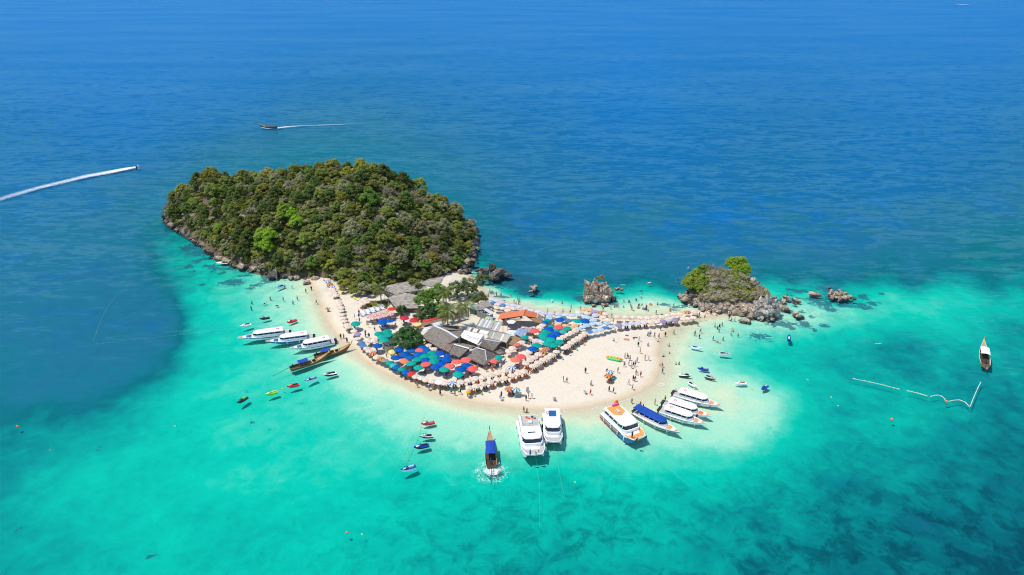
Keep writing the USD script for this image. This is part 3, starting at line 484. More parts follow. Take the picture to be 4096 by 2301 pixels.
# right cliff and the dark rocks below it
for u, v, s in [(1880,900,2.8),(1892,925,2.6),(1870,915,2.6),(1885,945,2.4),(1900,940,1.6),(1868,945,1.9),(1888,985,2.4),(1872,975,2.2),(1890,1000,1.9),(1895,1015,1.2),(1880,1020,1.5),(1892,1045,1.2),(1870,1045,1.6),(1850,1070,1.5),(1860,1085,1.1),(1880,1080,1.0),(1840,1085,1.3),(1862,1060,1.4),(1900,1025,1.0)]: rock(at(u, v, 1.2), s, 'rock_dark' if v < 1010 else random.choice(['rock_dark', 'rock_tan']), tilt=.5, shape=random.choice([1, 4, 4, 0]))
ZS = Z(1850, 860, 3.6175)
for x, y, s, sh_ in [(290,810,2.2,4),(330,835,1.6,1),(205,805,.8,0),(262,850,1.2,0),(500,860,2.6,0),(450,780,1.7,7),(560,850,1.8,1),(600,820,1.3,4),(665,865,1.1,0),(470,920,1.6,3),(435,740,.9,6),(640,880,.8,2),(225,910,.9,5),(60,820,1.6,1),(110,815,1.4,7)]: rock(at(*ZS(x, y), .5), s, 'rock_dark', sh_, tilt=.3)
for x, y, s in [(1000,1050,.9),(1055,1040,1.0),(1030,1065,.9),(990,1110,.8)]: rock(at(*ZS(x, y), .2), s, 'rock_tan', 0)
# the sea stack: one heap of upright slabs
def shards(name, label, cat, base, rx, ry, n, hfun, m, seed, lean=.2, wid=1.0):
    r = np.random.default_rng(seed); T = thing(name, label, cat, base)
    for i in range(n):
        a = i * 2.399963; q = math.sqrt((i + .5) / n); x, y = rx * q * math.cos(a), ry * q * math.sin(a)
        h = hfun(x / rx, y / ry) * r.uniform(.7, 1.15); s = wid * r.uniform(.75, 1.25)
        mm = rock_mesh(seed * 50 + i, (s, s * r.uniform(.6, 1.0), h * .62), 18, .12)
        mm.apply_transform(trimesh.transformations.euler_matrix(r.normal() * lean, r.normal() * lean, r.uniform(0, 6.28))); mm.apply_translation((x, y, h * .42 - .3))
        obj('rock', mm, m, T)
    return T
b = at(2392, 1196, 0)
shards('sea_stack', 'craggy grey sea stack of upright slabs standing in the shallows', 'sea stack', b, 4.0, 2.4, 34, lambda x, y: max(2.0, (6.6 if y > -.1 else 5.0) - 2.4 * abs(x + .1) - max(0, -y) * 2.4), 'rock_tan', 3, .16, 1.5)
for u, v, s in [(2470,1155,.9),(2485,1158,.8),(2340,1185,1.0),(2455,1195,1.2),(2345,1205,.8),(2375,1222,.7),(2415,1220,.8),(2428,1218,.6)]: rock(at(u, v, .2), s, 'rock_tan', tilt=.3)
sb = place('stackbush', lambda p: obj('foliage', bush(11, 12, 40, .13), 'leaf_grey', p), 'shrub', None, 'shrub', at(2405, 1118, 5.2), 0, 1.5); meta(stage.GetPrimAtPath(sb), 'dry grey green shrub growing on top of the sea stack')
bd = thing('notice_board', 'pale notice board with a blue foot leaning on the sea stack', 'board', at(2380, 1212, .5), (14, 0, 4))
mat('board_pale', (.42, .48, .52), .5); mat('board_blue', (.03, .16, .42), .5)
obj('panel', MB().box((0, 0, .75), (.85, .06, 1.2)), 'board_pale', bd); obj('foot_strip', MB().box((0, 0, .06), (.87, .07, .16)), 'board_blue', bd)
# the islet on the right
ZI = Z(2700, 1000, 4.824)
IF = [ZI(*q) for q in [(130,950),(200,1010),(330,1050),(460,1130),(600,1185),(780,1240),(960,1250),(1150,1275),(1330,1270),(1480,1310),(1650,1330),(1850,1350),(1960,1320),(1990,1200),(1950,1050)]]
iw = at(*np.array(IF).T)
ISLET = Polygon(list(map(tuple, iw[:, :2])) + [(83.5, 205), (80, 211), (72, 215), (64, 214), (58, 209)]).buffer(0)
def islet_z(x, y):
    x, y = np.asarray(x, float), np.asarray(y, float); d = np.maximum(sdist(ISLET, x, y), 0); u = (x - ISLET.bounds[0]) / (ISLET.bounds[2] - ISLET.bounds[0])
    H = np.interp(u, [0, .12, .35, .62, .74, .9, 1], [1.8, 4.6, 6.4, 7.2, 4.4, 3.0, 1.8])
    z = np.minimum(H, d * .95) + wobble(x, y, 4, 2.0) * np.clip(d / 3, 0, 1) + (1 - 2 * np.abs(meshkit.fbm(np.stack([x / 1.9, y / 1.4, 0 * x], -1), 4, 7) - .5) * 2) * .9 * np.clip(d / 1.5, 0, 1); z = np.minimum(z, np.clip((y - 193) / 14, .12, 1.2) * H + 1)
    return np.where(sdist(ISLET, x, y) > 0, z, -.4)
x0, y0, x1, y1 = ISLET.bounds; X, Y = np.meshgrid(np.arange(x0 - 1, x1 + 1, .5), np.arange(y0 - 1, y1 + 1, .5), indexing='ij'); I = np.arange(X.size).reshape(X.shape)
zz = islet_z(X.ravel(), Y.ravel()); F = np.stack([I[:-1, :-1], I[1:, :-1], I[1:, 1:], I[:-1, 1:]], -1).reshape(-1, 4); keep = (sdist(ISLET, X.ravel(), Y.ravel()) > -.8)[F].all(1); u, F = part_of(F[keep])
rockmat('rock_islet', (.11, .085, .062), (.31, .24, .17), (.46, .375, .29), .8, 1.0)
mat('islet_earth', (.21, .165, .12), .95, var=.5, scale=.6, bump=.8, bscale=1.2)
obj('rocky_islet', (np.stack([X.ravel(), Y.ravel(), zz], -1)[u], F), 'rock_islet', smooth=False, label='small rocky islet with trees at the end of the sand spit', kind='structure')
def on_islet(u, v):
    for z in np.arange(.1, 12, .15):
        q = at(u, v, z)
        if islet_z(q[0:1], q[1:2])[0] >= z * .999 - .15 and sdist(ISLET, q[0:1], q[1:2])[0] > 0: best = q
        elif z > .2 and 'best' in dir(): break
    return at(u, v, .4) if sdist(ISLET, *at(u, v, .4)[:2][:, None])[0] <= 0 else at(u, v, min(6.5, float(islet_z(*at(u, v, 2.5)[:2][:, None])[0]) if sdist(ISLET, *at(u, v, 2.5)[:2][:, None])[0] > 0 else .5))
for i in range(70):
    f = i / 70 * .86; c = shapely.LineString(iw[:14, :2]).interpolate(f, normalized=True); o = rng.uniform(-.6, 3.4); s = rng.uniform(.45, 1.15)
    x, y = c.x + rng.uniform(-.6, .6), c.y + o; zt = float(islet_z([x], [y])[0]); rock((x, y, max(zt, 0) + s * .12), s, rng.choice(['rock_tan', 'rock_pale', 'rock_dark'], p=[.5, .35, .15]), tilt=.5, group='boulders heaped along the islet shore')
for x, y, s, m_, z in [(1480,580,1.5,'rock_pale',5.2),(1400,520,1.1,'rock_tan',6),(1380,600,1.2,'rock_tan',5.5),(1330,550,1.0,'rock_dark',5.5),(1430,660,1.3,'rock_tan',4.6),(1510,660,1.5,'rock_dark',4.2),(1560,780,1.7,'rock_tan',3.2),(1600,830,1.3,'rock_dark',2.5),(1430,780,1.6,'rock_tan',3.8),(1150,880,1.3,'rock_dark',2.6),(1120,960,1.2,'rock_tan',2.0),(1000,920,1.2,'rock_tan',2.2),(850,930,1.2,'rock_dark',2.2),(530,960,1.1,'rock_dark',1.6),(600,980,1.0,'rock_tan',1.5),(430,900,1.3,'rock_dark',2),(330,900,1.4,'rock_dark',2),(230,930,1.2,'rock_tan',1.2),(1010,1160,.95,'rock_pale',.8),(1040,1070,.7,'rock_pale',1.4),(1010,1110,.8,'rock_tan',1.1),(1130,1090,1.5,'rock_tan',1.4),(1180,1150,1.2,'rock_tan',1.0),(1070,1225,.7,'rock_tan',.4),(700,1180,.9,'rock_tan',.5),(870,1190,1.0,'rock_dark',.6),(780,1160,1.0,'rock_tan',.9),(640,1070,1.1,'rock_tan',1.2),(530,1140,1.0,'rock_pale',.8),(390,1050,.9,'rock_pale',.8),(180,960,1.1,'rock_tan',.7)]: rock(at(*ZI(x, y), z), s, m_, tilt=.4)
for i in range(34):
    x, y = rng.uniform(60, 82), rng.uniform(196, 206); zt = float(islet_z([x], [y])[0])
    if sdist(ISLET, np.array([x]), np.array([y]))[0] > 1.5: rock((x, y, zt + .1), rng.uniform(.6, 1.2), rng.choice(['rock_tan', 'rock_pale', 'rock_dark'], p=[.55, .25, .2]), int(rng.choice([0, 1, 4, 7])), tilt=.7)
b = at(*ZI(1720, 1250), 0)
shards('rock_crag', 'tall pale grey crag at the right end of the islet', 'crag', b, 4.4, 2.2, 24, lambda x, y: max(1.4, 5.6 - 2.6 * abs(x - .15) + y * 1.4), 'rock_pale', 5, .18, 1.2)
for x, y, s, sh_, m_ in [(600,490,1.0,6,'rock_tan'),(640,500,1.0,7,'rock_tan'),(580,540,.9,0,'rock_tan'),(780,520,1.0,0,'rock_tan'),(830,540,.8,1,'rock_tan'),(430,475,.7,4,'rock_tan'),(510,575,.6,0,'rock_tan'),(520,640,1.3,0,'rock_tan'),(590,670,1.3,1,'rock_tan'),(640,690,1.0,5,'rock_dark'),(780,775,1.0,1,'rock_tan'),(830,800,1.1,0,'rock_tan'),(890,805,.8,2,'rock_dark'),(1080,420,1.2,3,'rock_tan'),(1160,425,1.1,3,'rock_tan'),(1370,310,.8,5,'rock_dark'),(1690,495,.5,4,'rock_tan'),(1790,500,.6,0,'rock_dark'),(1520,535,.5,4,'rock_tan'),(770,580,.6,0,'rock_dark'),(420,790,.9,1,'rock_dark')]: rock(at(*Z30(x, y), .2), s, m_, sh_, tilt=.3)
b = at(*Z30(1520, 460), 0); shards('reef_rock', 'ridged brown rock of leaning slabs in turquoise water', 'rock', b, 3.6, 2.2, 16, lambda x, y: max(.7, 2.1 - 1.2 * abs(x - .2) + y * .7), 'rock_tan', 9, .45, .9)
for x, y, s in [(1320,1365,1.0),(1390,1370,1.1),(1270,1360,.7)]: rock(at(*ZI(x, y), .2), s, 'rock_tan', 3)
for x, y, z, s, kd, d_ in [(290,700,3.2,2.7,'fresh',0),(390,600,3.8,3.0,'fresh',0),(470,500,4.6,2.7,'green',0),(510,640,4.2,2.5,'fresh',0),(420,750,2.8,2.4,'fresh',0),(250,620,3.4,2.2,'fresh',0),(560,420,5.5,2.3,'olive',0),(690,800,2.2,2.4,'lime','small lime green tree'),(1100,330,6.4,2.9,'lime','bright lime tree'),(1250,300,6.4,2.7,'lime','bright lime tree'),(1340,400,6.0,2.2,'lime','bright lime tree'),(1180,430,6.0,2.2,'lime','bright lime tree'),(700,500,5,2.5,'bare',0),(800,560,4.6,2.5,'bare',0),(760,440,5.6,2.6,'bare',0),(860,660,4,2.3,'bare',0),(700,640,3.8,2.3,'bare',0),(900,480,5.4,2.4,'dry',0),(980,560,4.8,2.3,'grey',0),(1060,660,4.2,2.3,'grey',0),(1160,620,4.6,2.4,'olive',0),(1220,700,4,2.0,'grey',0),(960,760,3.4,2.0,'bare',0),(1060,800,3,1.8,'dry',0),(1740,850,3.4,1.7,'dry','thin feathery sapling'),(640,560,4.4,2.4,'bare',0),(1120,520,5.4,2.3,'olive',0)]:
    tree(kd, (x + y) % 2, np.subtract(at(*ZI(x, y + 70), z), [0, 0, .1]), s * 1.12, desc=d_ or None)
n = 420; bx, by = rng.uniform(x0, x1, n * 6), rng.uniform(y0, y1, n * 6); ok = (sdist(ISLET, bx, by) > 2.2) & (by > 196.8); bx, by = bx[ok][:n], by[ok][:n]
scatter('islet_scrub', 'dry brown scrub growing over the rocky islet', np.stack([bx, by, islet_z(bx, by) - .1], -1), rng.uniform(.8, 1.7, len(bx)), rng.choice(5, len(bx), p=[.06, .12, .22, .50, .1]), BUSH)
# ------------------------------------------------------------------ parasols
FAB = {'cream': ((.80, .69, .56), (.68, .54, .46)), 'lavender': ((.58, .58, .68), (.5, .5, .6)), 'purple': ((.36, .28, .48), (.30, .23, .42)), 'sky': ((.44, .57, .68), (.52, .62, .70)), 'steel': ((.10, .22, .42), (.16, .30, .50)), 'blue': ((.0, .095, .44), (.0, .10, .46)), 'mid': ((.0, .12, .45), (.0, .14, .48)), 'teal': ((.0, .36, .29), (.0, .38, .31)), 'aqua': ((.05, .42, .38), (.07, .46, .42)), 'coral': ((.84, .13, .12), (.76, .14, .12)), 'red': ((.62, .035, .04), (.66, .05, .055)), 'salmon': ((.78, .20, .12), (.80, .23, .15)),
       'orange': ((.86, .36, .015), (.24, .08, .24)), 'peach': ((.80, .52, .26), (.72, .36, .22)), 'bluewhite': ((.04, .16, .42), (.78, .78, .76)), 'tealwhite': ((.05, .25, .36), (.70, .72, .68)), 'white': ((.80, .79, .77), (.78, .77, .75)), 'yellow': ((.80, .50, .02), (.82, .54, .03)), 'lemon': ((.78, .66, .22), (.80, .70, .30)), 'grey': ((.24, .30, .28), (.28, .34, .32)), 'pink': ((.74, .60, .52), (.62, .30, .28)), 'greenwhite': ((.66, .66, .56), (.20, .36, .26))}
for k, (a, b_) in FAB.items():
    g = k in ('blue', 'teal', 'coral', 'red', 'mid', 'salmon', 'aqua')
    for t, c in (('a', a), ('b', b_)): mat(f'cloth_{k}_{t}', c, .5 if g else .8, transl=.22, spec=.12 if g else .1, perobj=.10, var=.06, scale=2)
mat('pole_white', (.62, .60, .56), .5); mat('pole_wood', (.36, .25, .15), .7)
SOLID = ('blue', 'teal', 'coral', 'red', 'mid', 'salmon', 'aqua', 'lavender', 'purple', 'steel', 'white', 'yellow', 'lemon', 'grey', 'sky')
def gore(i, n, r, h, rise, val, sag):
    P = []
    for q in (0, .5, 1):
        a = 2 * math.pi * (i + q) / n; s = sag if q == .5 else 0
        P.append([(r * t * math.cos(a) * (1 - s * t * .5), r * t * math.sin(a) * (1 - s * t * .5), h + rise * (1 - t) ** .85 * 1.0 - s * t * .55) for t in (0.02, .4, .75, 1.0)] + [(r * 1.01 * math.cos(a), r * 1.01 * math.sin(a), h - val * (1.25 if q == .5 else .8) - s * .55)])
    return P
def parasol_builder(kind, r, h, n, rise, val, pole='pole_white'):
    def build(p):
        obj('pole', MB().tube([(0, 0, -.3), (0, 0, h + rise + .12)], [.028, .022], 6), pole, p)
        obj('finial', MB().tube([(0, 0, h + rise - .01), (0, 0, h + rise + .05)], [.07, .03], 8), f'cloth_{kind}_a', p)
        if kind in SOLID:
            m = MB()
            for i in range(n): m.loft(gore(i, n, r, h, rise, val, .10))
            obj('canopy', m, f'cloth_{kind}_a', p)
        else:
            for i in range(n): obj('panel', MB().loft(gore(i, n, r, h, rise, val, .06)), f'cloth_{kind}_{"ab"[i % 2]}', p)
        ri = MB()
        for i in range(n): a = 2 * math.pi * i / n; ri.tube([(0, 0, h + rise - .08), (r * math.cos(a) * .98, r * math.sin(a) * .98, h - .02)], .010, 3, False)
        obj('ribs', ri, pole, p)
    return build
PW = {'cream': 'cream striped beach parasol', 'lavender': 'lavender scalloped parasol', 'purple': 'purple beach parasol', 'sky': 'pale blue printed parasol', 'steel': 'steel blue parasol', 'blue': 'large royal blue parasol', 'mid': 'medium blue parasol', 'teal': 'large teal green parasol', 'aqua': 'faded aqua parasol', 'coral': 'large coral pink parasol', 'red': 'red parasol', 'salmon': 'large salmon parasol', 'orange': 'orange and purple striped parasol', 'peach': 'peach striped parasol', 'bluewhite': 'blue and white striped parasol', 'tealwhite': 'teal and white striped parasol', 'white': 'plain white parasol', 'yellow': 'small bright yellow parasol', 'lemon': 'pale lemon yellow parasol', 'grey': 'grey green parasol', 'pink': 'pink and cream striped parasol', 'greenwhite': 'green and cream striped parasol'}
BIGP = ('blue', 'teal', 'coral', 'mid', 'salmon', 'aqua', 'red')
PAR = []
def pars(zz, kind, pts, r=None):
    for x, y in pts:
        u, v = zz(x, y)
        if any(math.hypot(u - a, (v - b) * 1.6) < 9 for a, b, *_ in PAR): continue
        PAR.append((u, v, kind, r))
Z1, Z2, Z3, Z4, Z5, Z6, Z7, Z8 = (Z(a, b, 6.03) for a, b in ((1300, 1100), (1400, 1320), (1650, 1320), (1700, 1440), (1700, 1180), (2050, 1200), (2000, 1380), (2400, 1200)))
pars(Z1, 'cream', [(45,100),(180,330),(215,375),(225,430),(260,480),(310,610),(335,655),(340,710),(375,775),(380,860),(415,950),(440,1030),(460,1110),(520,1190),(545,1245),(690,1345),(570,285),(960,560),(940,600),(850,660),(1000,640),(910,690)])
pars(Z1, 'bluewhite', [(70,150),(165,275)]); pars(Z1, 'orange', [(120,215)]); pars(Z1, 'purple', [(785,1420)]); pars(Z1, 'teal', [(735,1160)]); pars(Z1, 'lemon', [(410,200),(2250,1180)], 1.25)
pars(Z1, 'pink', [(1455,880),(1335,915),(1205,945),(1075,985),(1430,970),(1575,930),(1305,1010),(1160,1030)]); pars(Z1, 'blue', [(1400,1085),(1565,1100),(1370,1155)]); pars(Z1, 'red', [(1615,815),(2150,1070),(1905,1035)])
pars(Z2, 'cream', [(80,25),(190,200),(435,235),(580,235),(390,440),(465,500),(645,640),(1590,1110),(1710,1145),(1845,1185),(1985,1220),(2290,1270),(1890,365),(2020,450)])
pars(Z2, 'steel', [(270,300),(320,380)]); pars(Z2, 'orange', [(550,560),(740,680)]); pars(Z2, 'grey', [(835,730)]); pars(Z2, 'teal', [(945,780),(1235,935)], 1.05); pars(Z2, 'aqua', [(1050,840),(1050,110)], 1.1); pars(Z2, 'mid', [(1120,880),(1345,1005)], 1.1); pars(Z2, 'red', [(1480,1050)], 1.15); pars(Z2, 'white', [(2150,1250)], 1.2)
pars(Z2, 'teal', [(690,85),(890,30),(780,155),(820,240),(930,110),(1970,545),(1800,620),(2005,635),(1635,705),(2020,735),(1475,795),(1655,895),(2275,935)])
pars(Z2, 'blue', [(655,375),(1175,465),(1300,570),(1095,660),(2150,545),(2320,710),(1825,720),(2205,810),(2050,880)]); pars(Z2, 'blue', [(2345,605)], 1.0)
pars(Z2, 'mid', [(1490,480),(1720,410),(1840,485),(1640,575),(1445,665)]); pars(Z2, 'mid', [(2170,675)], .95); pars(Z2, 'lemon', [(1005,510)]); pars(Z2, 'greenwhite', [(1335,475)]); pars(Z2, 'peach', [(1510,530)]); pars(Z2, 'coral', [(1670,480),(1835,815),(2390,860)]); pars(Z2, 'salmon', [(1300,735)])
pars(Z3, 'coral', [(1060,765),(1290,705),(1445,920)]); pars(Z3, 'coral', [(1960,740)], 1.1); pars(Z3, 'blue', [(1290,845),(1155,940)]); pars(Z3, 'teal', [(1100,1050)]); pars(Z3, 'teal', [(2080,645)], 1.05)
pars(Z4, 'cream', [(1060,660),(1230,615),(1405,565),(1575,510),(1740,460),(1915,425),(2080,365),(2230,310),(2380,260),(855,515),(1035,480),(1215,430),(1405,395),(1590,345),(1750,290),(1930,235),(480,535)]); pars(Z4, 'bluewhite', [(2090,180),(665,545)]); pars(Z4, 'yellow', [(1040,760)], .62); pars(Z4, 'orange', [(2030,680)]); pars(Z4, 'tealwhite', [(2190,705)])
pars(Z7, 'cream', [(800,490),(920,415),(615,420),(1035,345),(720,345),(1155,285),(820,285),(930,210),(1250,225),(1360,155),(715,150),(620,210),(670,270),(1545,60),(1620,10),(205,130),(300,60),(575,615)]); pars(Z7, 'coral', [(500,270)]); pars(Z7, 'salmon', [(365,345)]); pars(Z7, 'blue', [(785,80)]); pars(Z7, 'orange', [(1025,145),(1100,85)])
pars(Z6, 'lavender', [(20,120),(165,150),(320,190),(445,240),(620,275),(775,300),(935,315),(1110,325),(1280,345),(1990,355),(580,965),(710,985)]); pars(Z6, 'sky', [(1435,355),(1600,350),(1740,380),(1835,415),(1950,470),(880,375),(890,425),(1800,595),(1935,565),(2095,560),(2265,540),(1695,640),(1580,685),(2385,630),(2125,700),(1990,725)])
pars(Z6, 'steel', [(2250,660),(1860,755),(1225,415),(1345,490)]); pars(Z6, 'cream', [(1590,280),(1800,315),(2245,315),(2185,410),(2300,465),(720,600),(660,640),(220,1010),(30,1130),(1515,720),(1420,775),(1345,830),(1230,875),(1140,925),(1740,790),(1670,850),(1590,905),(1500,955),(1405,1020),(1310,1085),(1235,1140)])
pars(Z6, 'peach', [(1745,205),(1875,225),(1090,595),(1265,610),(1500,605),(1420,650)]); pars(Z6, 'purple', [(1985,270)]); pars(Z6, 'orange', [(2125,285)]); pars(Z6, 'blue', [(1155,465),(1745,490),(875,690),(1050,800),(935,865),(480,1165)]); pars(Z6, 'mid', [(795,530)], 1.1); pars(Z6, 'teal', [(1545,495),(1320,680),(785,765),(745,835),(760,915),(920,950),(1135,1005),(860,1040),(1010,1080),(585,1085)]); pars(Z6, 'teal', [(825,480),(945,625),(1050,715),(300,885)], 1.05); pars(Z6, 'aqua', [(1225,745)], 1.15); pars(Z6, 'coral', [(1120,650),(535,735)]); pars(Z6, 'coral', [(115,1065)], .95)
pars(Z5, 'lavender', [(1600,85),(1730,120),(1855,160),(1995,215)]); pars(Z5, 'steel', [(1635,180),(1880,240)]); pars(Z5, 'cream', [(1750,215),(1735,295),(1870,315),(2010,290),(2130,320),(2000,360)]); pars(Z5, 'greenwhite', [(1535,555)], 1.25)
pars(Z8, 'cream', [(420,395),(625,400),(810,405),(990,410),(1150,415),(1325,400),(1505,390),(1645,365),(1800,335),(1935,325),(2265,270),(2265,415),(2000,450),(2135,435),(1215,520),(1375,510)]); pars(Z8, 'orange', [(2115,285)]); pars(Z8, 'purple', [(450,590),(1520,495),(1810,465)]); pars(Z8, 'lavender', [(605,570),(760,550),(910,545),(1065,530),(1660,475)])
pars(Z(2400, 1350, 6.03), 'orange', [(195,920)]); pars(Z(2400, 1350, 6.03), 'tealwhite', [(258,825)])
PARW = []
for u, v, kind, r in PAR:
    big = kind in BIGP and (r is None or r > 1.2); rr = r or (1.40 if big else 1.06); h = 2.15 if big else (1.75 if kind == 'yellow' else 1.8)
    g0 = at(u, v, 1.0 + h); gz0 = max(ground_z(g0[0], g0[1]), -.3); p = at(u, v, gz0 + h + .12); p[2] = gz0
    rise = .42 if big else (.26 if kind in ('lavender', 'sky', 'purple', 'steel') else .38); val = .06 if big else .14
    key = ('parasol', kind, round(rr, 2)); n = 14 if big else 12
    tl = (rng.uniform(-5, 5), rng.uniform(-5, 5), rng.uniform(0, 360))
    q = place(key, parasol_builder(kind, rr, h, n, rise, val, 'pole_wood' if kind == 'cream' else 'pole_white'), 'parasol', None, 'parasol', p, tl, 1.0, 'parasols crowding the beach')
    want(q, PW[kind] if rr > .7 and not (kind in BIGP and not big) else PW[kind].replace('large', 'small'), np.add(p, [0, 0, h])); PARW.append((p, kind, u, v, rr))

# ------------------------------------------------------------------ deck chairs, tables, loungers
for k, c in dict(orange=(.62, .15, .04), green=(.16, .20, .09), navy=(.045, .055, .13), brown=(.26, .10, .07), teal=(.05, .25, .22), pinkc=(.70, .24, .24), offwhite=(.62, .58, .52), slate=(.20, .21, .28)).items(): mat('canvas_' + k, c, .8, transl=.12, perobj=.15)
mat('wood', (.38, .24, .13), .7, var=.25, scale=6); mat('plastic_white', (.76, .76, .75), .4); mat('plastic_green', (.06, .52, .17), .4); mat('plastic_teal', (.04, .40, .33), .4); mat('plastic_pink', (.72, .26, .26), .4); mat('plastic_blue', (.02, .12, .42), .4); mat('dark_stuff', (.03, .032, .045), .7)
def deck_chair(col):
    def build(p):
        f = MB()
        for s in (-.27, .27): f.tube([(s, -.55, .03), (s, .55, .92)], .022, 4); f.tube([(s * .9, .45, .02), (s * .9, -.35, .52)], .022, 4)
        f.tube([(-.27, .55, .92), (.27, .55, .92)], .022, 4); f.tube([(-.27, -.5, .07), (.27, -.5, .07)], .022, 4); f.tube([(-.25, -.35, .5), (.25, -.35, .5)], .022, 4)
        obj('frame', f, 'wood', p)
        L = [(-.36, .50), (-.15, .30), (.1, .33), (.35, .58), (.54, .90)]
        obj('sling', MB().loft([[(s, y, z) for y, z in L] for s in (-.25, 0, .25)]), 'canvas_' + col, p)
    return build
def small_table(col, sx=.55, sy=.42, h=.42):
    def build(p):
        obj('top', rbox((sx, sy, .05), .02, (0, 0, h)), col, p)
        for a in (-1, 1):
            for b_ in (-1, 1): obj('leg', MB().tube([(a * sx * .42, b_ * sy * .4, 0), (a * sx * .4, b_ * sy * .38, h - .02)], .03, 5), col, p)
    return build
def lounger(p):
    for s in (-.24, .24): obj('rail', MB().box((s, -.2, .30), (.05, 1.2, .05)), 'plastic_white', p)
    for i in range(6): obj('slat', MB().box((0, -.72 + i * .2, .335), (.56, .15, .025)), 'plastic_white', p)
    bk = MB().slab([(-.28, .42, .34), (.28, .42, .34), (.28, .95, .80), (-.28, .95, .80)], .035); obj('backrest', bk, 'plastic_white', p)
    for a in (-.22, .22):
        for y in (-.7, .3): obj('leg', MB().box((a, y, .15), (.05, .05, .3)), 'plastic_white', p)
CW = {'orange': 'orange canvas deck chair', 'green': 'olive green deck chair', 'navy': 'navy blue deck chair', 'brown': 'red brown deck chair', 'slate': 'slate grey deck chair', 'offwhite': 'pale canvas deck chair', 'pinkc': 'pink deck chair'}
def chair(p, col, ang):
    q = place(('chair', col), deck_chair(col), 'deck_chair', None, 'deck chair', p, ang, 1.0, 'deck chairs under the parasols'); want(q, CW[col], p)
TW = {'plastic_white': 'small white table', 'plastic_green': 'small bright green table', 'plastic_teal': 'small teal table', 'plastic_pink': 'small pink table', 'plastic_blue': 'small blue table'}
def table(p, col, ang=0, **k):
    q = place(('table', col, str(k)), small_table(col, **k), 'table', None, 'table', p, ang, 1.0, 'small tables by the deck chairs'); want(q, TW[col], p)
CENT = at(1930, 1400, 1)[:2]
SEQ = ['orange', 'orange', 'green', 'navy', 'orange', 'green', 'navy', 'orange']
nc = 0
for i, (p, kind, u, v, rr) in enumerate(PARW):
    front = kind in ('cream', 'bluewhite', 'white', 'orange') and v > 1440 and u > 1640 or (kind in ('cream', 'sky', 'steel') and u > 2100 and 1330 < v < 1560) or (kind in ('lavender', 'purple') and u > 2450)
    left = kind in ('cream', 'bluewhite', 'orange', 'steel') and u < 1560 and v < 1440
    if front:
        o = np.array([p[0], p[1]]) - CENT; d = np.array([.62, -.78]) if u < 2150 else (np.array([.72, -.70]) if v > 1340 else np.array([.35, -.94]))
        c = np.array(p[:2]) + [.55, -.10]; a = math.atan2(d[1], d[0]) + math.pi / 2; e = np.array([-d[1], d[0]]); col = SEQ[i % 8] if u < 2120 else random.choice(['brown', 'orange', 'brown', 'navy', 'green', 'offwhite'])
        for s in (-.36, .36):
            x, y = c + e * s + d * .25; chair((x, y, ground_z(x, y)), col, a); nc += 1
        if (v > 1530 and u < 2110) or (i % 2 and u > 2200 and v > 1350):
            x, y = c + d * 1.55; table((x, y, ground_z(x, y)), ('plastic_green' if u < 2010 else 'plastic_teal') if u < 2060 else random.choice(['plastic_white', 'plastic_pink', 'plastic_teal']), a)
    elif left:
        c = np.array(p[:2]) + [.75, .1]; a = math.atan2(-.2, -1) + math.pi / 2
        for s in (-.34, .34): x, y = c + np.array([.2, -1]) * s; chair((x, y, ground_z(x, y)), random.choice(['slate', 'offwhite', 'brown', 'orange']), a); nc += 1
    elif kind in BIGP or kind in ('mid', 'lemon', 'peach', 'pink') :
        x, y = p[0] + .55, p[1] - .15; z0 = ground_z(x, y)
        table((x, y, z0), random.choice(['plastic_white', 'plastic_white', 'plastic_blue']), rng.uniform(0, 3), sx=.8, sy=.7, h=.70)
        for s in range(2): b_ = rng.uniform(0, 6.28); chair((x + .95 * math.cos(b_ + s * 2.2), y + .95 * math.sin(b_ + s * 2.2), z0), random.choice(['navy', 'navy', 'slate', 'offwhite', 'brown']), b_ + s * 2.2 - math.pi / 2)
for k in range(5):                                           # the rows of white loungers
    b0 = np.array(Z1(860 + k * 118, 950 - k * 38)); b1 = np.array(Z1(915 + k * 122, 985 - k * 40))
    for j in range(6):
        q = at(*(np.array(Z1(870 + k * 116 + j * 13, 880 - k * 36 + j * 19))), 1.1); q[2] = ground_z(q[0], q[1]); l = place(('lounger',), lounger, 'sun_lounger', None, 'sun lounger', q, 2.1, 1.0, 'white plastic sun loungers in rows'); want(l, 'white plastic sun lounger', q)
    q = at(*Z1(975 + k * 117, 960 - k * 38), 1.1); q[2] = ground_z(q[0], q[1]); table(q, 'plastic_blue')

# ------------------------------------------------------------------ the village roofs
def roofmat(name, a, b_, rough=.9, sc=(1, 1, 1), bump=.8, bs=7):
    mat(name, a, rough, var=.38, scale=2.2, bump=bump, bscale=bs, spec=.15, stretch=sc)
mat('thatch', (.215, .185, .16), .95, var=.42, scale=3.2, bump=1.0, bscale=9, spec=.1, stretch=(1, .35, 1))
mat('thatch_old', (.33, .29, .25), .95, var=.5, scale=1.6, bump=1.0, bscale=5, spec=.1, stretch=(.5, 1.6, 1))
mat('thatch_brown', (.30, .195, .105), .95, var=.4, scale=3, bump=1.0, bscale=9, spec=.1)
mat('tin_white', (.72, .73, .74), .45, var=.08, scale=1.2); mat('tin_grey', (.34, .335, .32), .5, var=.22, scale=1.0, stretch=(3, .4, 1)); mat('tin_beige', (.40, .37, .31), .55, var=.12, scale=.8, stretch=(4, .3, 1)); mat('tin_rust', (.24, .13, .085), .7, var=.5, scale=2); mat('tin_orange', (.56, .155, .065), .6, var=.10, scale=1); mat('tin_blue', (.19, .265, .43), .45, var=.08); mat('tin_pale', (.56, .59, .62), .4, var=.12, scale=1.5); mat('ridge_tin', (.50, .53, .56), .4, var=.15, scale=3)
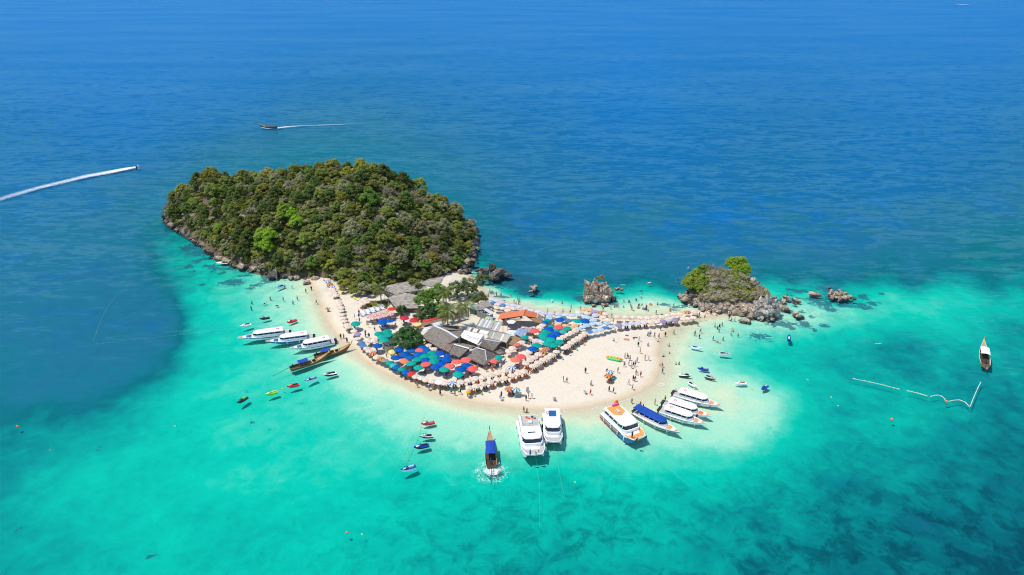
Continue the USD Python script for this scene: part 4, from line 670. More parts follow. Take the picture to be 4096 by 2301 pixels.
mat('tarp_black', (.035, .037, .045), .7, var=.4, scale=1.5, bump=.6, bscale=3); mat('tarp_green', (.05, .34, .24), .6); mat('awning_red', (.62, .03, .035), .6); mat('wall_wood', (.15, .115, .085), .9, var=.35, scale=2.5); mat('wall_grey', (.27, .27, .275), .85, var=.2, scale=2.5); mat('wall_cream', (.55, .45, .27), .8, var=.1); mat('solar', (.018, .022, .045), .2, spec=.6); mat('shop_white', (.7, .69, .66), .6); mat('window_dark', (.02, .025, .03), .15, spec=.6)
def R3(zz, pts): return [at(*zz(x, y), z) for x, y, z in pts]
def sheet(p, name, zz, pts, m, th=.10, label=None, strips=0, sm=None):
    """A roof slope; a tin one is laid as separate sheets side by side (strips along its first edge)."""
    P = np.array(R3(zz, pts))
    if not strips: return obj(name, MB().slab(P, th), m, p, label=label)
    for i in range(strips):
        a, b_ = i / strips, (i + 1) / strips - .012
        q = [P[0] + (P[1] - P[0]) * a, P[0] + (P[1] - P[0]) * b_, P[3] + (P[2] - P[3]) * b_, P[3] + (P[2] - P[3]) * a]
        obj(name, MB().slab(np.array(q) + [0, 0, .012 * (i % 2)], th), (sm[i % len(sm)] if sm else m), p)
def strip(p, zz, pts, wdt, m, name='ridge_cap'):
    for (a, b_) in zip(pts[:-1], pts[1:]):
        A, B = R3(zz, [a, b_]); d = (B - A) / np.linalg.norm(B - A); s = np.cross(d, [0, 0, 1]) * wdt / 2
        obj(name, MB().slab([A - s - [0, 0, .10], A + [0, 0, .10], B + [0, 0, .10], B - s - [0, 0, .10]], .03).slab([A + [0, 0, .10], A + s - [0, 0, .10], B + s - [0, 0, .10], B + [0, 0, .10]], .03), m, p)
def posts(p, zz, pts, m='pole_wood', r=.07):
    for x, y, z in pts:
        A = at(*zz(x, y), z); obj('post', MB().tube([(A[0], A[1], .2), (A[0], A[1], z - .05)], r, 6), m, p)
def walls(p, zz, pts, top, m='wall_wood', z0=.2):
    P = [at(*zz(x, y), top) for x, y in pts]
    for A, B in zip(P[:-1], P[1:]):
        d = B - A; L = np.linalg.norm(d[:2]); obj('wall', MB().box(((A[0] + B[0]) / 2, (A[1] + B[1]) / 2, (top + z0) / 2), (L, .1, top - z0), math.atan2(d[1], d[0])), m, p)
def house(label, name='beach_hut', cat='building'): return thing(name, label, cat)
h = house('largest grey thatched hall with a metal ridge strip beside the big shade tree')
sheet(h, 'roof_slope', Z5, [(215,735,5.6),(800,1040,5.6),(600,1150,4.2),(390,1300,3.0),(-90,1010,3.0)], 'thatch', .25)
sheet(h, 'roof_slope', Z5, [(225,735,5.58),(545,845,5.2),(900,850,3.4),(880,980,3.6),(800,1035,5.58)], 'thatch', .22)
strip(h, Z5, [(215,725,5.66),(520,860,5.66),(800,1035,5.66)], .75, 'ridge_tin'); walls(h, Z5, [(0,1010),(420,1240)], 2.8); posts(h, Z5, [(-60,1010,3.0),(90,1095,3.0),(240,1190,3.0),(390,1290,3.0)]); walls(h, Z5, [(800,1020),(640,1120)], 4.0)
h = house('thatched hut with a patch of rusty planks on its roof')
sheet(h, 'roof_slope', Z3, [(1005,345,5.0),(1370,440,5.0),(1130,660,2.8),(875,550,2.8)], 'thatch', .25); sheet(h, 'roof_slope', Z3, [(1000,340,4.98),(880,310,4.7),(1200,320,3.4),(1540,395,3.4),(1375,438,4.98)], 'thatch', .22)
for i in range(9):
    a, b_ = i / 9, (i + .84) / 9; P = np.array(R3(Z3, [(790,350,4.25),(990,350,4.95),(872,545,2.92),(715,465,2.92)])); q = [P[0] + (P[1] - P[0]) * a, P[0] + (P[1] - P[0]) * b_, P[3] + (P[2] - P[3]) * b_, P[3] + (P[2] - P[3]) * a]
    obj('plank', MB().slab(np.array(q) + [0, 0, .06], .05), 'tin_rust' if i % 2 else 'thatch_old', h)
sheet(h, 'roof_slope', Z3, [(780,345,4.2),(990,340,4.9),(872,550,2.8),(700,465,2.8)], 'tin_rust', .12); strip(h, Z3, [(1005,340,5.06),(1370,440,5.06)], .55, 'ridge_tin'); posts(h, Z3, [(720,470,2.8),(875,545,2.8),(1120,645,2.8)]); walls(h, Z3, [(1370,450),(1150,640)], 2.6)
h = house('front thatched hut with hipped roof and pale metal hip strips')
sheet(h, 'roof_slope', Z3, [(1540,425,4.9),(1755,480,4.9),(1790,735,2.9),(1730,850,2.5),(1240,640,2.5)], 'thatch', .25); sheet(h, 'roof_slope', Z3, [(1760,480,4.88),(2050,600,2.6),(1790,735,2.9)], 'thatch', .22); sheet(h, 'roof_slope', Z3, [(1790,735,2.88),(2050,605,2.58),(1740,850,2.5)], 'thatch', .2)
strip(h, Z3, [(1270,590,2.9),(1540,420,4.96),(1755,480,4.96),(1790,740,2.96)], .45, 'ridge_tin'); posts(h, Z3, [(1260,640,2.5),(1420,705,2.5),(1580,780,2.5),(1725,840,2.5),(1880,700,2.5),(2030,605,2.5)]); walls(h, Z3, [(1300,610),(1700,790)], 2.3)
h = house('white corrugated tin roof with a thin dark slot across it')
sheet(h, 'roof_sheet', Z5, [(950,845,5.2),(1410,970,5.2),(1250,1195,3.6),(835,1010,3.6)], 'tin_white', .06, strips=9); sheet(h, 'roof_slope', Z5, [(1412,968,5.18),(1440,1050,4.0),(1300,1180,3.4),(1255,1190,3.55)], 'tin_white', .05)
A, B = R3(Z5, [(1010,980,4.62), (1300,1060,4.62)]); obj('slot', MB().slab([A + [0, .06, .06], A + [0, -.06, .06], B + [0, -.06, .06], B + [0, .06, .06]], .03), 'window_dark', h); posts(h, Z5, [(850,1010,3.6),(1250,1190,3.6),(1050,1105,3.6)]); walls(h, Z5, [(850,1005),(1240,1180)], 3.3)
h = house('long beige corrugated roof with white patched sheets at its left end')
sheet(h, 'roof_sheet', Z5, [(1555,885,4.6),(2065,970,4.6),(1965,1155,3.2),(1505,1030,3.2)], 'tin_beige', .06, strips=11, sm=['tin_beige', 'tin_beige', 'tin_pale', 'tin_beige', 'tin_beige', 'tin_beige', 'tin_beige', 'tin_pale', 'tin_beige', 'tin_beige', 'tin_beige']); sheet(h, 'roof_sheet', Z5, [(1030,775,4.7),(1550,885,4.7),(1500,965,4.0),(985,850,4.0)], 'tin_white', .06, strips=10, sm=['tin_beige', 'tin_white', 'tin_rust', 'tin_white', 'tin_white', 'tin_rust', 'tin_white', 'tin_white', 'tin_white', 'tin_white'])
strip(h, Z5, [(1030,765,4.76),(2065,962,4.66)], .3, 'tin_beige'); walls(h, Z5, [(1510,1010),(1960,1140)], 3.0); walls(h, Z5, [(2060,985),(1970,1150)], 3.1, 'wall_grey'); posts(h, Z5, [(1505,1030,3.2),(1965,1155,3.2),(2065,985,4.0)])
h = house('grey thatched hut with a dark open gable at the right end')
sheet(h, 'roof_slope', Z5, [(1420,1065,4.9),(1820,1135,4.9),(1640,1352,2.8),(1310,1220,2.8)], 'thatch', .22); sheet(h, 'roof_slope', Z5, [(1425,1062,4.88),(1520,1035,3.4),(1900,1130,3.4),(1822,1132,4.88)], 'thatch', .2); sheet(h, 'roof_slope', Z5, [(1680,1365,2.7),(1820,1300,3.3),(1905,1385,2.5),(1795,1432,2.4)], 'thatch', .18); strip(h, Z5, [(1420,1060,4.95),(1820,1130,4.95)], .35, 'ridge_tin'); walls(h, Z5, [(1810,1150),(1655,1340)], 2.6); walls(h, Z5, [(1330,1215),(1640,1340)], 2.5); posts(h, Z5, [(1310,1220,2.8),(1640,1350,2.8),(1900,1385,2.5)])
h = house('pair of grey corrugated roofs with a lime green edge')
sheet(h, 'roof_sheet', Z5, [(1345,560,4.6),(1690,630,4.6),(1578,818,3.6),(1240,745,3.6)], 'tin_grey', .06, strips=9, sm=['tin_grey', 'tin_pale', 'tin_grey', 'tin_grey', 'tin_pale']); sheet(h, 'roof_sheet', Z5, [(1700,640,4.5),(1880,665,4.5),(1772,875,3.3),(1580,822,3.3)], 'tin_grey', .06, strips=5, sm=['tin_grey', 'tin_grey', 'tin_pale'])
mat('lime_trim', (.24, .48, .10), .6); strip(h, Z5, [(1240,745,3.66),(1345,555,4.66),(1690,625,4.66)], .16, 'lime_trim', 'edge_trim'); strip(h, Z5, [(1690,632,4.58),(1880,660,4.58)], .16, 'lime_trim', 'edge_trim'); walls(h, Z5, [(1250,745),(1580,815)], 3.3, 'shop_white'); posts(h, Z5, [(1240,745,3.6),(1578,818,3.6),(1770,875,3.3),(1880,665,4.5)], 'pole_white')
h = house('bright orange tin roofed pavilion on the north side of the village')
sheet(h, 'roof_sheet', Z5, [(1820,445,3.0),(2418,355,4.6),(2370,500,4.6),(1755,590,3.0)], 'tin_orange', .06, strips=1); sheet(h, 'roof_sheet', Z6, [(312,236,4.62),(598,318,3.1),(588,432,3.1),(262,382,4.62)], 'tin_orange', .06, strips=1); strip(h, Z6, [(310,234,4.7),(262,380,4.7)], .3, 'tin_orange'); sheet(h, 'roof_slope', Z6, [(300,375,3.9),(585,435,2.9),(738,520,2.6),(700,572,2.4),(560,540,2.7)], 'thatch_brown', .15, 'brown thatch apron'); sheet(h, 'roof_slope', Z6, [(610,325,3.0),(715,380,2.7),(740,515,2.6),(600,430,2.9)], 'thatch', .15, 'grey thatch apron'); posts(h, Z5, [(1765,585,3.0),(1950,560,3.0),(2130,535,3.2)], 'pole_white'); posts(h, Z6, [(585,430,3.1),(700,565,2.4),(420,480,3.3)]); walls(h, Z5, [(1850,470),(2350,400)], 2.9); obj('counter', MB().box(at(*Z5(2060, 600), .7), (6.0, .5, 1.0), .1), 'shop_white', h)
h = house('low black tarpaulin roofs over the kitchen yard behind the beige roof'); sheet(h, 'tarp', Z6, [(90,515,3.2),(480,512,3.3),(560,600,2.8),(400,665,2.7),(230,600,2.9)], 'tarp_black', .06); sheet(h, 'tarp', Z6, [(-120,570,3.0),(230,600,2.95),(200,690,2.8),(-120,660,2.8)], 'tarp_black', .06); sheet(h, 'roof_sheet', Z6, [(-90,720,3.0),(150,740,3.0),(60,850,2.6),(-170,800,2.6)], 'tin_pale', .05, strips=4); sheet(h, 'roof_sheet', Z6, [(300,650,2.6),(480,700,2.6),(430,790,2.3),(260,770,2.3)], 'wall_grey', .05); sheet(h, 'tarp', Z6, [(-150,505,3.1),(0,480,3.1),(90,520,3.1),(20,575,2.9),(-100,570,2.9)], 'shop_white', .05); posts(h, Z6, [(90,515,3.2),(480,512,3.3),(560,600,2.8),(400,665,2.7),(-120,660,2.8)]); walls(h, Z6, [(-100,700),(200,720)], 2.4)
h = house('tilted pale blue tin sheet roof at the village\'s right edge'); sheet(h, 'roof_sheet', Z6, [(190,668,4.4),(375,745,3.9),(210,903,2.9),(45,803,3.4)], 'tin_blue', .05, strips=2); posts(h, Z6, [(190,668,4.4),(375,745,3.9),(210,903,2.9),(45,803,3.4)]); walls(h, Z6, [(70,800),(210,880)], 2.6)
h = house('small brown thatched lean-to below the blue tin sheet'); sheet(h, 'roof_slope', Z5, [(2150,985,3.8),(2342,1050,3.4),(2090,1212,2.4),(1958,1152,2.8)], 'thatch_brown', .18); posts(h, Z5, [(2150,985,3.8),(2342,1050,3.4),(2090,1212,2.4),(1960,1152,2.8)]); walls(h, Z5, [(2150,1000),(1990,1140)], 2.2)
h = house('old weathered thatched hall under the foot of the hill', 'thatched_hall'); sheet(h, 'roof_slope', Z1, [(1500,252,5.6),(2175,120,5.6),(2420,175,5.0),(2400,350,4.2),(2080,395,4.2),(1700,470,4.2),(1430,362,4.2)], 'thatch_old', .25); sheet(h, 'roof_slope', Z1, [(1530,560,4.6),(1680,470,5.0),(2080,455,5.0),(2300,520,4.6),(2250,800,2.8),(1725,810,2.8)], 'thatch_old', .25); sheet(h, 'roof_slope', Z1, [(1380,410,3.6),(1540,350,4.0),(1690,465,3.8),(1520,545,3.2)], 'thatch', .2); sheet(h, 'roof_slope', Z(1300, 1050, 2.412), [(900,205,5.4),(1000,160,5.8),(1145,135,5.6),(1130,185,5.0),(1030,235,4.4)], 'thatch_old', .2); walls(h, Z1, [(1540,540),(1725,790)], 2.6); walls(h, Z1, [(1725,790),(2200,790)], 2.5); posts(h, Z1, [(1725,808,2.8),(1530,560,4.6),(2250,800,2.8),(1430,362,4.2)])
h = house('small grey gabled shack with a row of slatted windows'); walls(h, Z5, [(1255,385),(1560,490)], 2.9, 'wall_grey'); walls(h, Z5, [(1560,490),(1640,455)], 2.9, 'wall_grey'); walls(h, Z5, [(1255,385),(1340,350)], 2.9, 'wall_grey'); sheet(h, 'roof_sheet', Z5, [(1248,370,2.9),(1400,345,3.9),(1480,318,3.9),(1330,340,2.9)], 'wall_grey', .06); sheet(h, 'roof_sheet', Z5, [(1405,345,3.92),(1480,318,3.92),(1655,410,2.95),(1590,470,2.95)], 'tin_pale', .06)
for i in range(6): A = at(*Z5(1330 + i * 42, 395 + i * 13 - abs(i - 2.5) * 4), 2.75); obj('window', MB().box(A + [0, -.12, .15], (.3, .05, .55), -.25), 'window_dark', h)
h = house('thatched hut with twig covered roof behind the grey gabled shack'); sheet(h, 'roof_slope', Z5, [(1050,300,3.6),(1520,125,3.8),(1620,258,2.8),(1260,372,2.6)], 'thatch_old', .2); posts(h, Z5, [(1050,300,3.6),(1620,258,2.8),(1260,372,2.6)]); walls(h, Z5, [(1080,320),(1250,370)], 2.4)
h = house('teal green tarpaulin booth beside the grey shack', 'booth', 'booth'); P = at(*Z5(1170, 430), .9); obj('canopy', MB().slab([P + [-1.1, -.9, 2.0], P + [1.1, -.9, 2.0], P + [.8, .9, 2.5], P + [-.8, .9, 2.5]], .05), 'tarp_green', h); obj('side', MB().box(P + [0, -.85, 1.0], (2.1, .05, 2.0)), 'tarp_green', h); posts(h, Z5, [(1090,380,2.6),(1240,380,2.6)])
h = house('low brown roof and red awnings left of the palms', 'awning_stall', 'stall'); sheet(h, 'awning', Z5, [(-60,600,3.0),(340,535,3.2),(345,565,2.9),(-60,665,2.7)], 'awning_red', .05); sheet(h, 'awning', Z5, [(-260,690,2.8),(-60,640,2.9),(-60,665,2.6),(-250,720,2.5)], 'awning_red', .05); sheet(h, 'roof_slope', Z5, [(-60,668,2.9),(520,540,3.2),(560,610,2.9),(150,690,2.8),(-100,770,2.6)], 'tin_rust', .06); sheet(h, 'roof_slope', Z5, [(600,490,3.2),(1000,400,3.4),(1000,440,3.1),(700,560,3.0)], 'tin_rust', .06); posts(h, Z5, [(-60,665,2.7),(345,565,2.9),(150,690,2.8),(560,610,2.9)]); walls(h, Z5, [(-40,690),(300,610)], 2.2)
h = house('loose pale metal sheets roofing the yard under the palms', 'tin_shed', 'shed'); sheet(h, 'roof_sheet', Z5, [(140,700,3.4),(330,645,3.5),(545,640,3.4),(420,740,3.0),(240,735,3.1)], 'tin_pale', .05); sheet(h, 'roof_sheet', Z5, [(565,650,3.0),(690,610,3.3),(792,690,3.0),(650,732,2.8)], 'tin_pale', .05); sheet(h, 'roof_sheet', Z5, [(-60,830,3.2),(0,790,3.3),(235,735,3.3),(200,775,3.0),(-60,905,2.8)], 'tin_white', .05); posts(h, Z5, [(140,700,3.4),(545,640,3.4),(650,732,2.8),(792,690,3.0)]); sheet(h, 'roof_slope', Z5, [(420,760,3.0),(760,740,3.0),(880,840,2.8),(560,850,2.9)], 'wall_wood', .08)
h = house('blue grey tin lean-to among the trees', 'tin_shed', 'shed'); sheet(h, 'roof_sheet', Z1, [(2220,900,3.4),(2420,850,3.6),(2440,1010,2.8),(2260,1060,2.6)], 'tin_pale', .05, strips=4); posts(h, Z1, [(2220,900,3.4),(2420,850,3.6),(2260,1060,2.6)]); walls(h, Z1, [(2250,1000),(2430,960)], 2.2)
h = house('cream kiosk topped by tilted solar panels', 'solar_kiosk', 'kiosk')
sheet(h, 'solar_panel', Z2, [(765,305,3.9),(960,268,3.9),(1010,350,3.2),(840,388,3.2)], 'solar', .06); sheet(h, 'solar_panel', Z2, [(965,280,3.8),(1040,268,3.8),(1090,330,3.3),(1015,350,3.3)], 'solar', .06)
for a in range(3): A, B = R3(Z2, [(785 + a * 22, 322 + a * 25, 3.80 - a * .2), (972 + a * 14, 285 + a * 24, 3.80 - a * .2)]); obj('rail', MB().tube([A + [0, 0, .06], B + [0, 0, .06]], .025, 4), 'plastic_white', h)
sheet(h, 'roof_sheet', Z2, [(740,300,3.6),(1060,262,3.6),(1110,340,2.9),(830,402,2.9)], 'wall_cream', .08); walls(h, Z2, [(840,400),(905,420),(1040,370)], 2.7, 'wall_cream'); walls(h, Z2, [(905,390),(1050,355)], 2.7, 'wall_cream'); A = at(*Z2(960, 410), 1.8); obj('window', MB().box(A + [0, -.1, 0], (.9, .06, .8), .1), 'window_dark', h); posts(h, Z2, [(1060,400,2.9),(850,420,2.9)], 'wall_cream')

# ------------------------------------------------------------------ palms and garden trees
mat('frond', (.20, .26, .045), .45, transl=.3, islands=.25, spec=.4); mat('frond_dry', (.30, .26, .09), .6, transl=.25); mat('palm_bark', (.24, .205, .17), .9, var=.25, scale=5)
def palm(base, crown_uv, zc, label, n=20, L=3.6, seed=1):
    r = np.random.default_rng(seed); top = at(*crown_uv, zc); b0 = np.array(base); T = thing('palm_tree', label, 'palm tree', b0); t = top - b0
    bend = np.array([t[0] * .2, t[1] * .2, t[2] * .5]); obj('trunk', MB().tube([(0, 0, -.5), bend, t * .8 + bend * .05, t], [.24, .17, .14, .12], 8), 'palm_bark', T)
    for i in range(n):
        a = i * 2.399963 + r.uniform(-.2, .2); up = 1.15 - 1.75 * (i / n) + r.uniform(-.12, .12); l = L * r.uniform(.85, 1.1); d = np.array([math.cos(a), math.sin(a), 0])
        pts = []
        for k in range(8):
            s = k / 7; ang = up - 1.5 * s ** 1.3; pts.append((pts[-1] if pts else t) + (d * math.cos(ang) + np.array([0, 0, math.sin(ang)])) * l / 7)
        pts = np.array(pts); m = MB().tube(pts, np.linspace(.04, .012, 8), 3, False); sd_ = np.cross(d, [0, 0, 1])
        for k in range(1, 8):
            for g in range(3):
                s = (k - g / 3) / 7; q = pts[k] + (pts[k - 1] - pts[k]) * g / 3; wl = l * .30 * math.sin(math.pi * min(1, .18 + s * .80)) ** .7
                for sg in (-1, 1):
                    e = q + sd_ * sg * wl * .85 + (pts[k] - pts[k - 1]) * .8 - np.array([0, 0, wl * .55]); wv = (pts[k] - pts[k - 1]) * .16; m.add([q - wv, q + wv, e], [[0, 1, 2]])
        obj('frond', m, 'frond' if i < n - 3 else 'frond_dry', T)
    co = MB()
    for k in range(6): a = k * 1.05; co.tm(trimesh.creation.icosphere(1, .13).apply_translation(t + [math.cos(a) * .22, math.sin(a) * .22, -.18]))
    obj('coconuts', co, 'frond_dry', T)
def gb(u, v): q = at(u, v, 1.0); return (q[0], q[1], ground_z(q[0], q[1]))
palm(gb(1791, 1297), Z5(540, 390), 7.6, 'left one of two tall green palms among the roofs', 22, 3.9, 2)
palm(gb(1836, 1293), Z5(905, 285), 8.0, 'right one of two tall palms leaning over the teal booth', 22, 3.8, 3)
palm(gb(1788, 1262), (1782, 1168), 9.2, 'dark palm rising behind the two tall palms', 20, 3.4, 4)
palm(gb(1527, 1216), Z1(1290, 310), 6.2, 'slim palm leaning beside the old thatched hall at the hill foot', 18, 3.1, 5)
def bigtree(u, v, R, H, label, m, seed, n=40, k=110, sz=.25, flat=.75, trunk_h=2.0, sparse=False):
    r = np.random.default_rng(seed); q = at(u, v, 1.0); T = thing('tree', label, 'tree', (q[0], q[1], ground_z(q[0], q[1])))
    tr = MB().tube([(0, 0, -.4), (.1, 0, trunk_h * .6), (0, .1, trunk_h)], [.32, .24, .18], 7); branches(tr, r, np.array([0, .1, trunk_h * .85]), np.array([0, 0, trunk_h + H * .45]), .11, 12, R * .75); obj('trunk', tr, 'bark', T)
    cl = []
    for i in range(n):
        a = r.uniform(0, 6.283); s = math.sqrt(r.uniform(0, 1)); zt = trunk_h - .5 + H * math.sqrt(max(0, 1 - s * s)) * r.uniform(.5, 1.0); cl.append((np.array([R * s * math.cos(a) * .92, R * s * math.sin(a) * .92, zt]), R * r.uniform(.16, .27)))
    obj('crown', leaves(r, cl, k, sz, flat=flat, core=.5), m, T)
mat('leaf_shade', (.085, .27, .045), .45, islands=.5, transl=.25, spec=.35); mat('leaf_airy', (.24, .33, .10), .5, islands=.45, transl=.35)
bigtree(1634, 1392, 4.4, 4.6, 'big dense green shade tree on the sand between parasols and thatch', 'leaf_shade', 1, 60, 130)
for u, v, R, H, m, s, l, n in [(1752,1228,3.0,5.6,'leaf_green',2,'tall leafy tree behind the left tall palm',40),(1700,1235,2.7,4.2,'leaf_green',3,'leafy tree beside the old thatched hall',30),(1728,1275,2.4,3.4,'leaf_shade',4,'dark green tree in front of the old thatched hall',30),(1690,1285,2.2,2.6,'leaf_airy',5,'olive bush tree below the old thatched hall',26),(1760,1270,1.9,2.8,'leaf_lime',6,'small lime tree left of the two tall palms',24),(1870,1180,3.0,4.2,'leaf_airy',7,'airy light green tree beside the north water',26),(1912,1222,2.9,3.0,'leaf_airy',8,'low airy tree leaning over the north shallows',24),(1830,1190,2.6,4.6,'leaf_airy',9,'airy tree behind the tall palms',22),(1665,1180,2.8,3.8,'leaf_olive',10,'olive tree overhanging the thatched hall',26),(1430,1172,2.6,2.6,'leaf_olive',12,'olive bush at the top of the left beach',24),(1380,1160,2.3,2.4,'leaf_yellow',13,'yellow green bush above the lemon parasol',22),(1608,1262,1.5,1.8,'leaf_shade',14,'small dark tree beside the red parasol',16),(1468,1180,2.4,2.8,'leaf_grey',15,'grey dusty bush behind the yellow surfboard',24),(1930,1120,2.2,1.8,'leaf_airy',16,'pale shrub behind the dark twin rocks',16)]:
    bigtree(u, v, R * 1.22, H * 1.18, l, m, s, int(n * 1.35), 110, .20, trunk_h=1.6)
gp = []
for _ in range(400):
    x, y = rng.uniform(1475, 1545), rng.uniform(1208, 1232); q = at(x, y, 1.0)
    gp.append((q[0], q[1], ground_z(q[0], q[1]) - .15))
scatter('ground_cover', 'low green creepers covering the sand behind the white loungers', gp, rng.uniform(.35, .7, len(gp)), rng.choice(5, len(gp), p=[.3, .3, .05, .05, .3]), BUSH)
# ------------------------------------------------------------------ boats
mat('gel_white', (.80, .80, .80), .22, spec=.5, var=.03, scale=.6); mat('gel_grey', (.50, .52, .54), .35); mat('gel_navy', (.012, .035, .12), .25, spec=.5); mat('gel_blue', (.01, .13, .34), .25, spec=.5); mat('gel_brown', (.15, .055, .03), .4); mat('gel_green', (.02, .16, .10), .4); mat('boat_glass', (.012, .018, .035), .08, spec=.7); mat('teak', (.58, .30, .12), .6, var=.12, scale=3, stretch=(.3, 4, 1)); mat('teak_orange', (.70, .30, .075), .6, var=.08, scale=2); mat('engine_black', (.02, .021, .026), .35, spec=.5); mat('canvas_blue', (.006, .055, .32), .7, var=.1, scale=2); mat('gel_red', (.58, .075, .03), .3, spec=.5); mat('cushion_blue', (.01, .10, .28), .6); mat('deck_grey', (.42, .41, .39), .7); mat('steel', (.6, .6, .62), .25, metallic=.9); mat('fender_white', (.7, .72, .68), .5); mat('fender_blue', (.01, .10, .42), .5); mat('fender_black', (.02, .02, .025), .6); mat('letter_dark', (.02, .07, .11), .5); mat('letter_red', (.6, .10, .10), .5); mat('hull_wood', (.155, .088, .045), .6, var=.35, scale=2.5, stretch=(.3, 3, 3)); mat('hull_dark', (.055, .036, .024), .65, var=.3, scale=2.5); mat('plank_wood', (.44, .255, .125), .7, var=.25, scale=3, stretch=(4, .3, 1)); mat('ribbon_yellow', (.72, .55, .02), .6); mat('ribbon_white', (.72, .68, .62), .6); mat('lifejacket', (.80, .17, .03), .7); mat('mat_pink', (.72, .10, .38), .5)
def hull_rings(L, B, sheer, keel=-.45, p=2.2, n=18, flare=.86, stern=.92):
    R = []
    for i in range(n):
        s = i / (n - 1); s = 1 - (1 - s) ** 1.25; x = L * s; b_ = B / 2 * (stern + (1 - stern) * min(1, s * 3)) * (1 - max(0, (s - .38) / .62) ** p); b_ = max(b_, .015); z = sheer(s); kz = keel * (1 - max(0, (s - .55) / .45) ** 1.8) + (z - .15) * max(0, (s - .55) / .45) ** 1.8; c = flare * (1 - .35 * max(0, (s - .5) / .5)); cz = .12 + (z - .2) * max(0, (s - .6) / .4) ** 1.5 * .8
        xr = x + (0.0 if s < .6 else 0)
        R.append([(xr, -b_, z), (xr, -b_ * c, cz), (xr, 0, kz), (xr, b_ * c, cz), (xr, b_, z)])
    return np.array(R)
def hull_parts(p, R, mh, md, stripe=None, inset=.06, drop=.05, band=(.35, .75)):
    m = MB().loft(R, caps=False); a = R[0]; m.add(np.vstack([a, a.mean(0)[None]]), [[1, 0, 5], [2, 1, 5], [3, 2, 5], [4, 3, 5], [0, 4, 5]]); obj('hull', m, mh, p, smooth=35)
    d = np.stack([R[:, 0] + [0, inset, -drop], R[:, 4] + [0, -inset, -drop]], 1); obj('deck', MB().loft(d[:, ::-1], caps=False), md, p)
    rub = MB(); rub.tube(R[:, 0] + [0, -.02, 0], .05, 5); rub.tube(R[:, 4] + [0, .02, 0], .05, 5); obj('gunwale', rub, 'gel_white' if mh != 'hull_wood' else 'plank_wood', p)
    if stripe:
        for k, (i, j) in enumerate(((1, 0), (3, 4))):
            lo = R[:, i] + (R[:, j] - R[:, i]) * band[0]; hi = R[:, i] + (R[:, j] - R[:, i]) * band[1]; o = np.array([0, -.022 if k == 0 else .022, 0]); q = np.stack([lo + o, hi + o], 1); obj('hull_stripe', MB().loft(q if k else q[:, ::-1], caps=False), stripe, p)
def outline(x0, x1, w0, w1, n=9, nose=.25):                  # plan of a cabin: square aft, rounded ahead
    pts = [(x0, -w0)]
    for i in range(n): a = -math.pi / 2 + math.pi * i / (n - 1); pts.append((x1 - nose * (x1 - x0) + nose * (x1 - x0) * math.cos(a), w1 * math.sin(a)))
    return pts + [(x0, w0)]
def prism(pts, z0, z1, top=1.0, cx=0, crown=0):
    P = np.array(pts); Q = (P - [cx, 0]) * top + [cx, 0]; n = len(P); m = MB(); m.add(np.vstack([np.c_[P, np.full(n, z0)], np.c_[Q, np.full(n, z1)]]), [[i, (i + 1) % n, n + (i + 1) % n, n + i] for i in range(n)])
    c = Q.mean(0); m.add(np.vstack([np.c_[Q, np.full(n, z1)], np.c_[(Q - c) * .72 + c, np.full(n, z1 + crown)], [[*c, z1 + crown * 1.15]]]), [[i, (i + 1) % n, n + (i + 1) % n] for i in range(n)] + [[i, n + (i + 1) % n, n + i] for i in range(n)] + [[n + i, n + (i + 1) % n, 2 * n] for i in range(n)])
    m.add(np.vstack([np.c_[P, np.full(n, z0)], [[*P.mean(0), z0]]]), [[(i + 1) % n, i, n] for i in range(n)]); return m
def outboards(p, n, B, m='engine_black'):
    for i in range(n):
        y = (i - (n - 1) / 2) * .62; obj('outboard_motor', MB().tm(rbox((.75, .42, .55), .12, (-.45, y, .88))).box((-.5, y, .3), (.28, .2, 1.0)).tube([(-.5, y, -.1), (-.8, y, -.1)], .1, 6), m, p)
def lettering(p, text, m, x, y, z, h, side):
    t = meshkit.text_mesh(text, h, .01); v = np.array(t.vertices); w_ = v[:, 0].max()
    a = np.stack([v[:, 0] - w_ / 2, v[:, 2], v[:, 1]], 1)
    a = a * [1, -1, 1] if side < 0 else np.stack([-a[:, 0], a[:, 1], a[:, 2]], 1)
    obj('lettering', (a + [x, y, z], t.faces[:, ::-1] if side > 0 else t.faces), m, p)
def boat(name, label, cat, stern, bow, zs=.8, zb=1.2):
    S, B = at(*stern, zs), at(*bow, zb); d = (B - S)[:2]; T = thing(name, label, cat, (S[0], S[1], 0), math.atan2(d[1], d[0])); return T, float(np.hypot(*d))
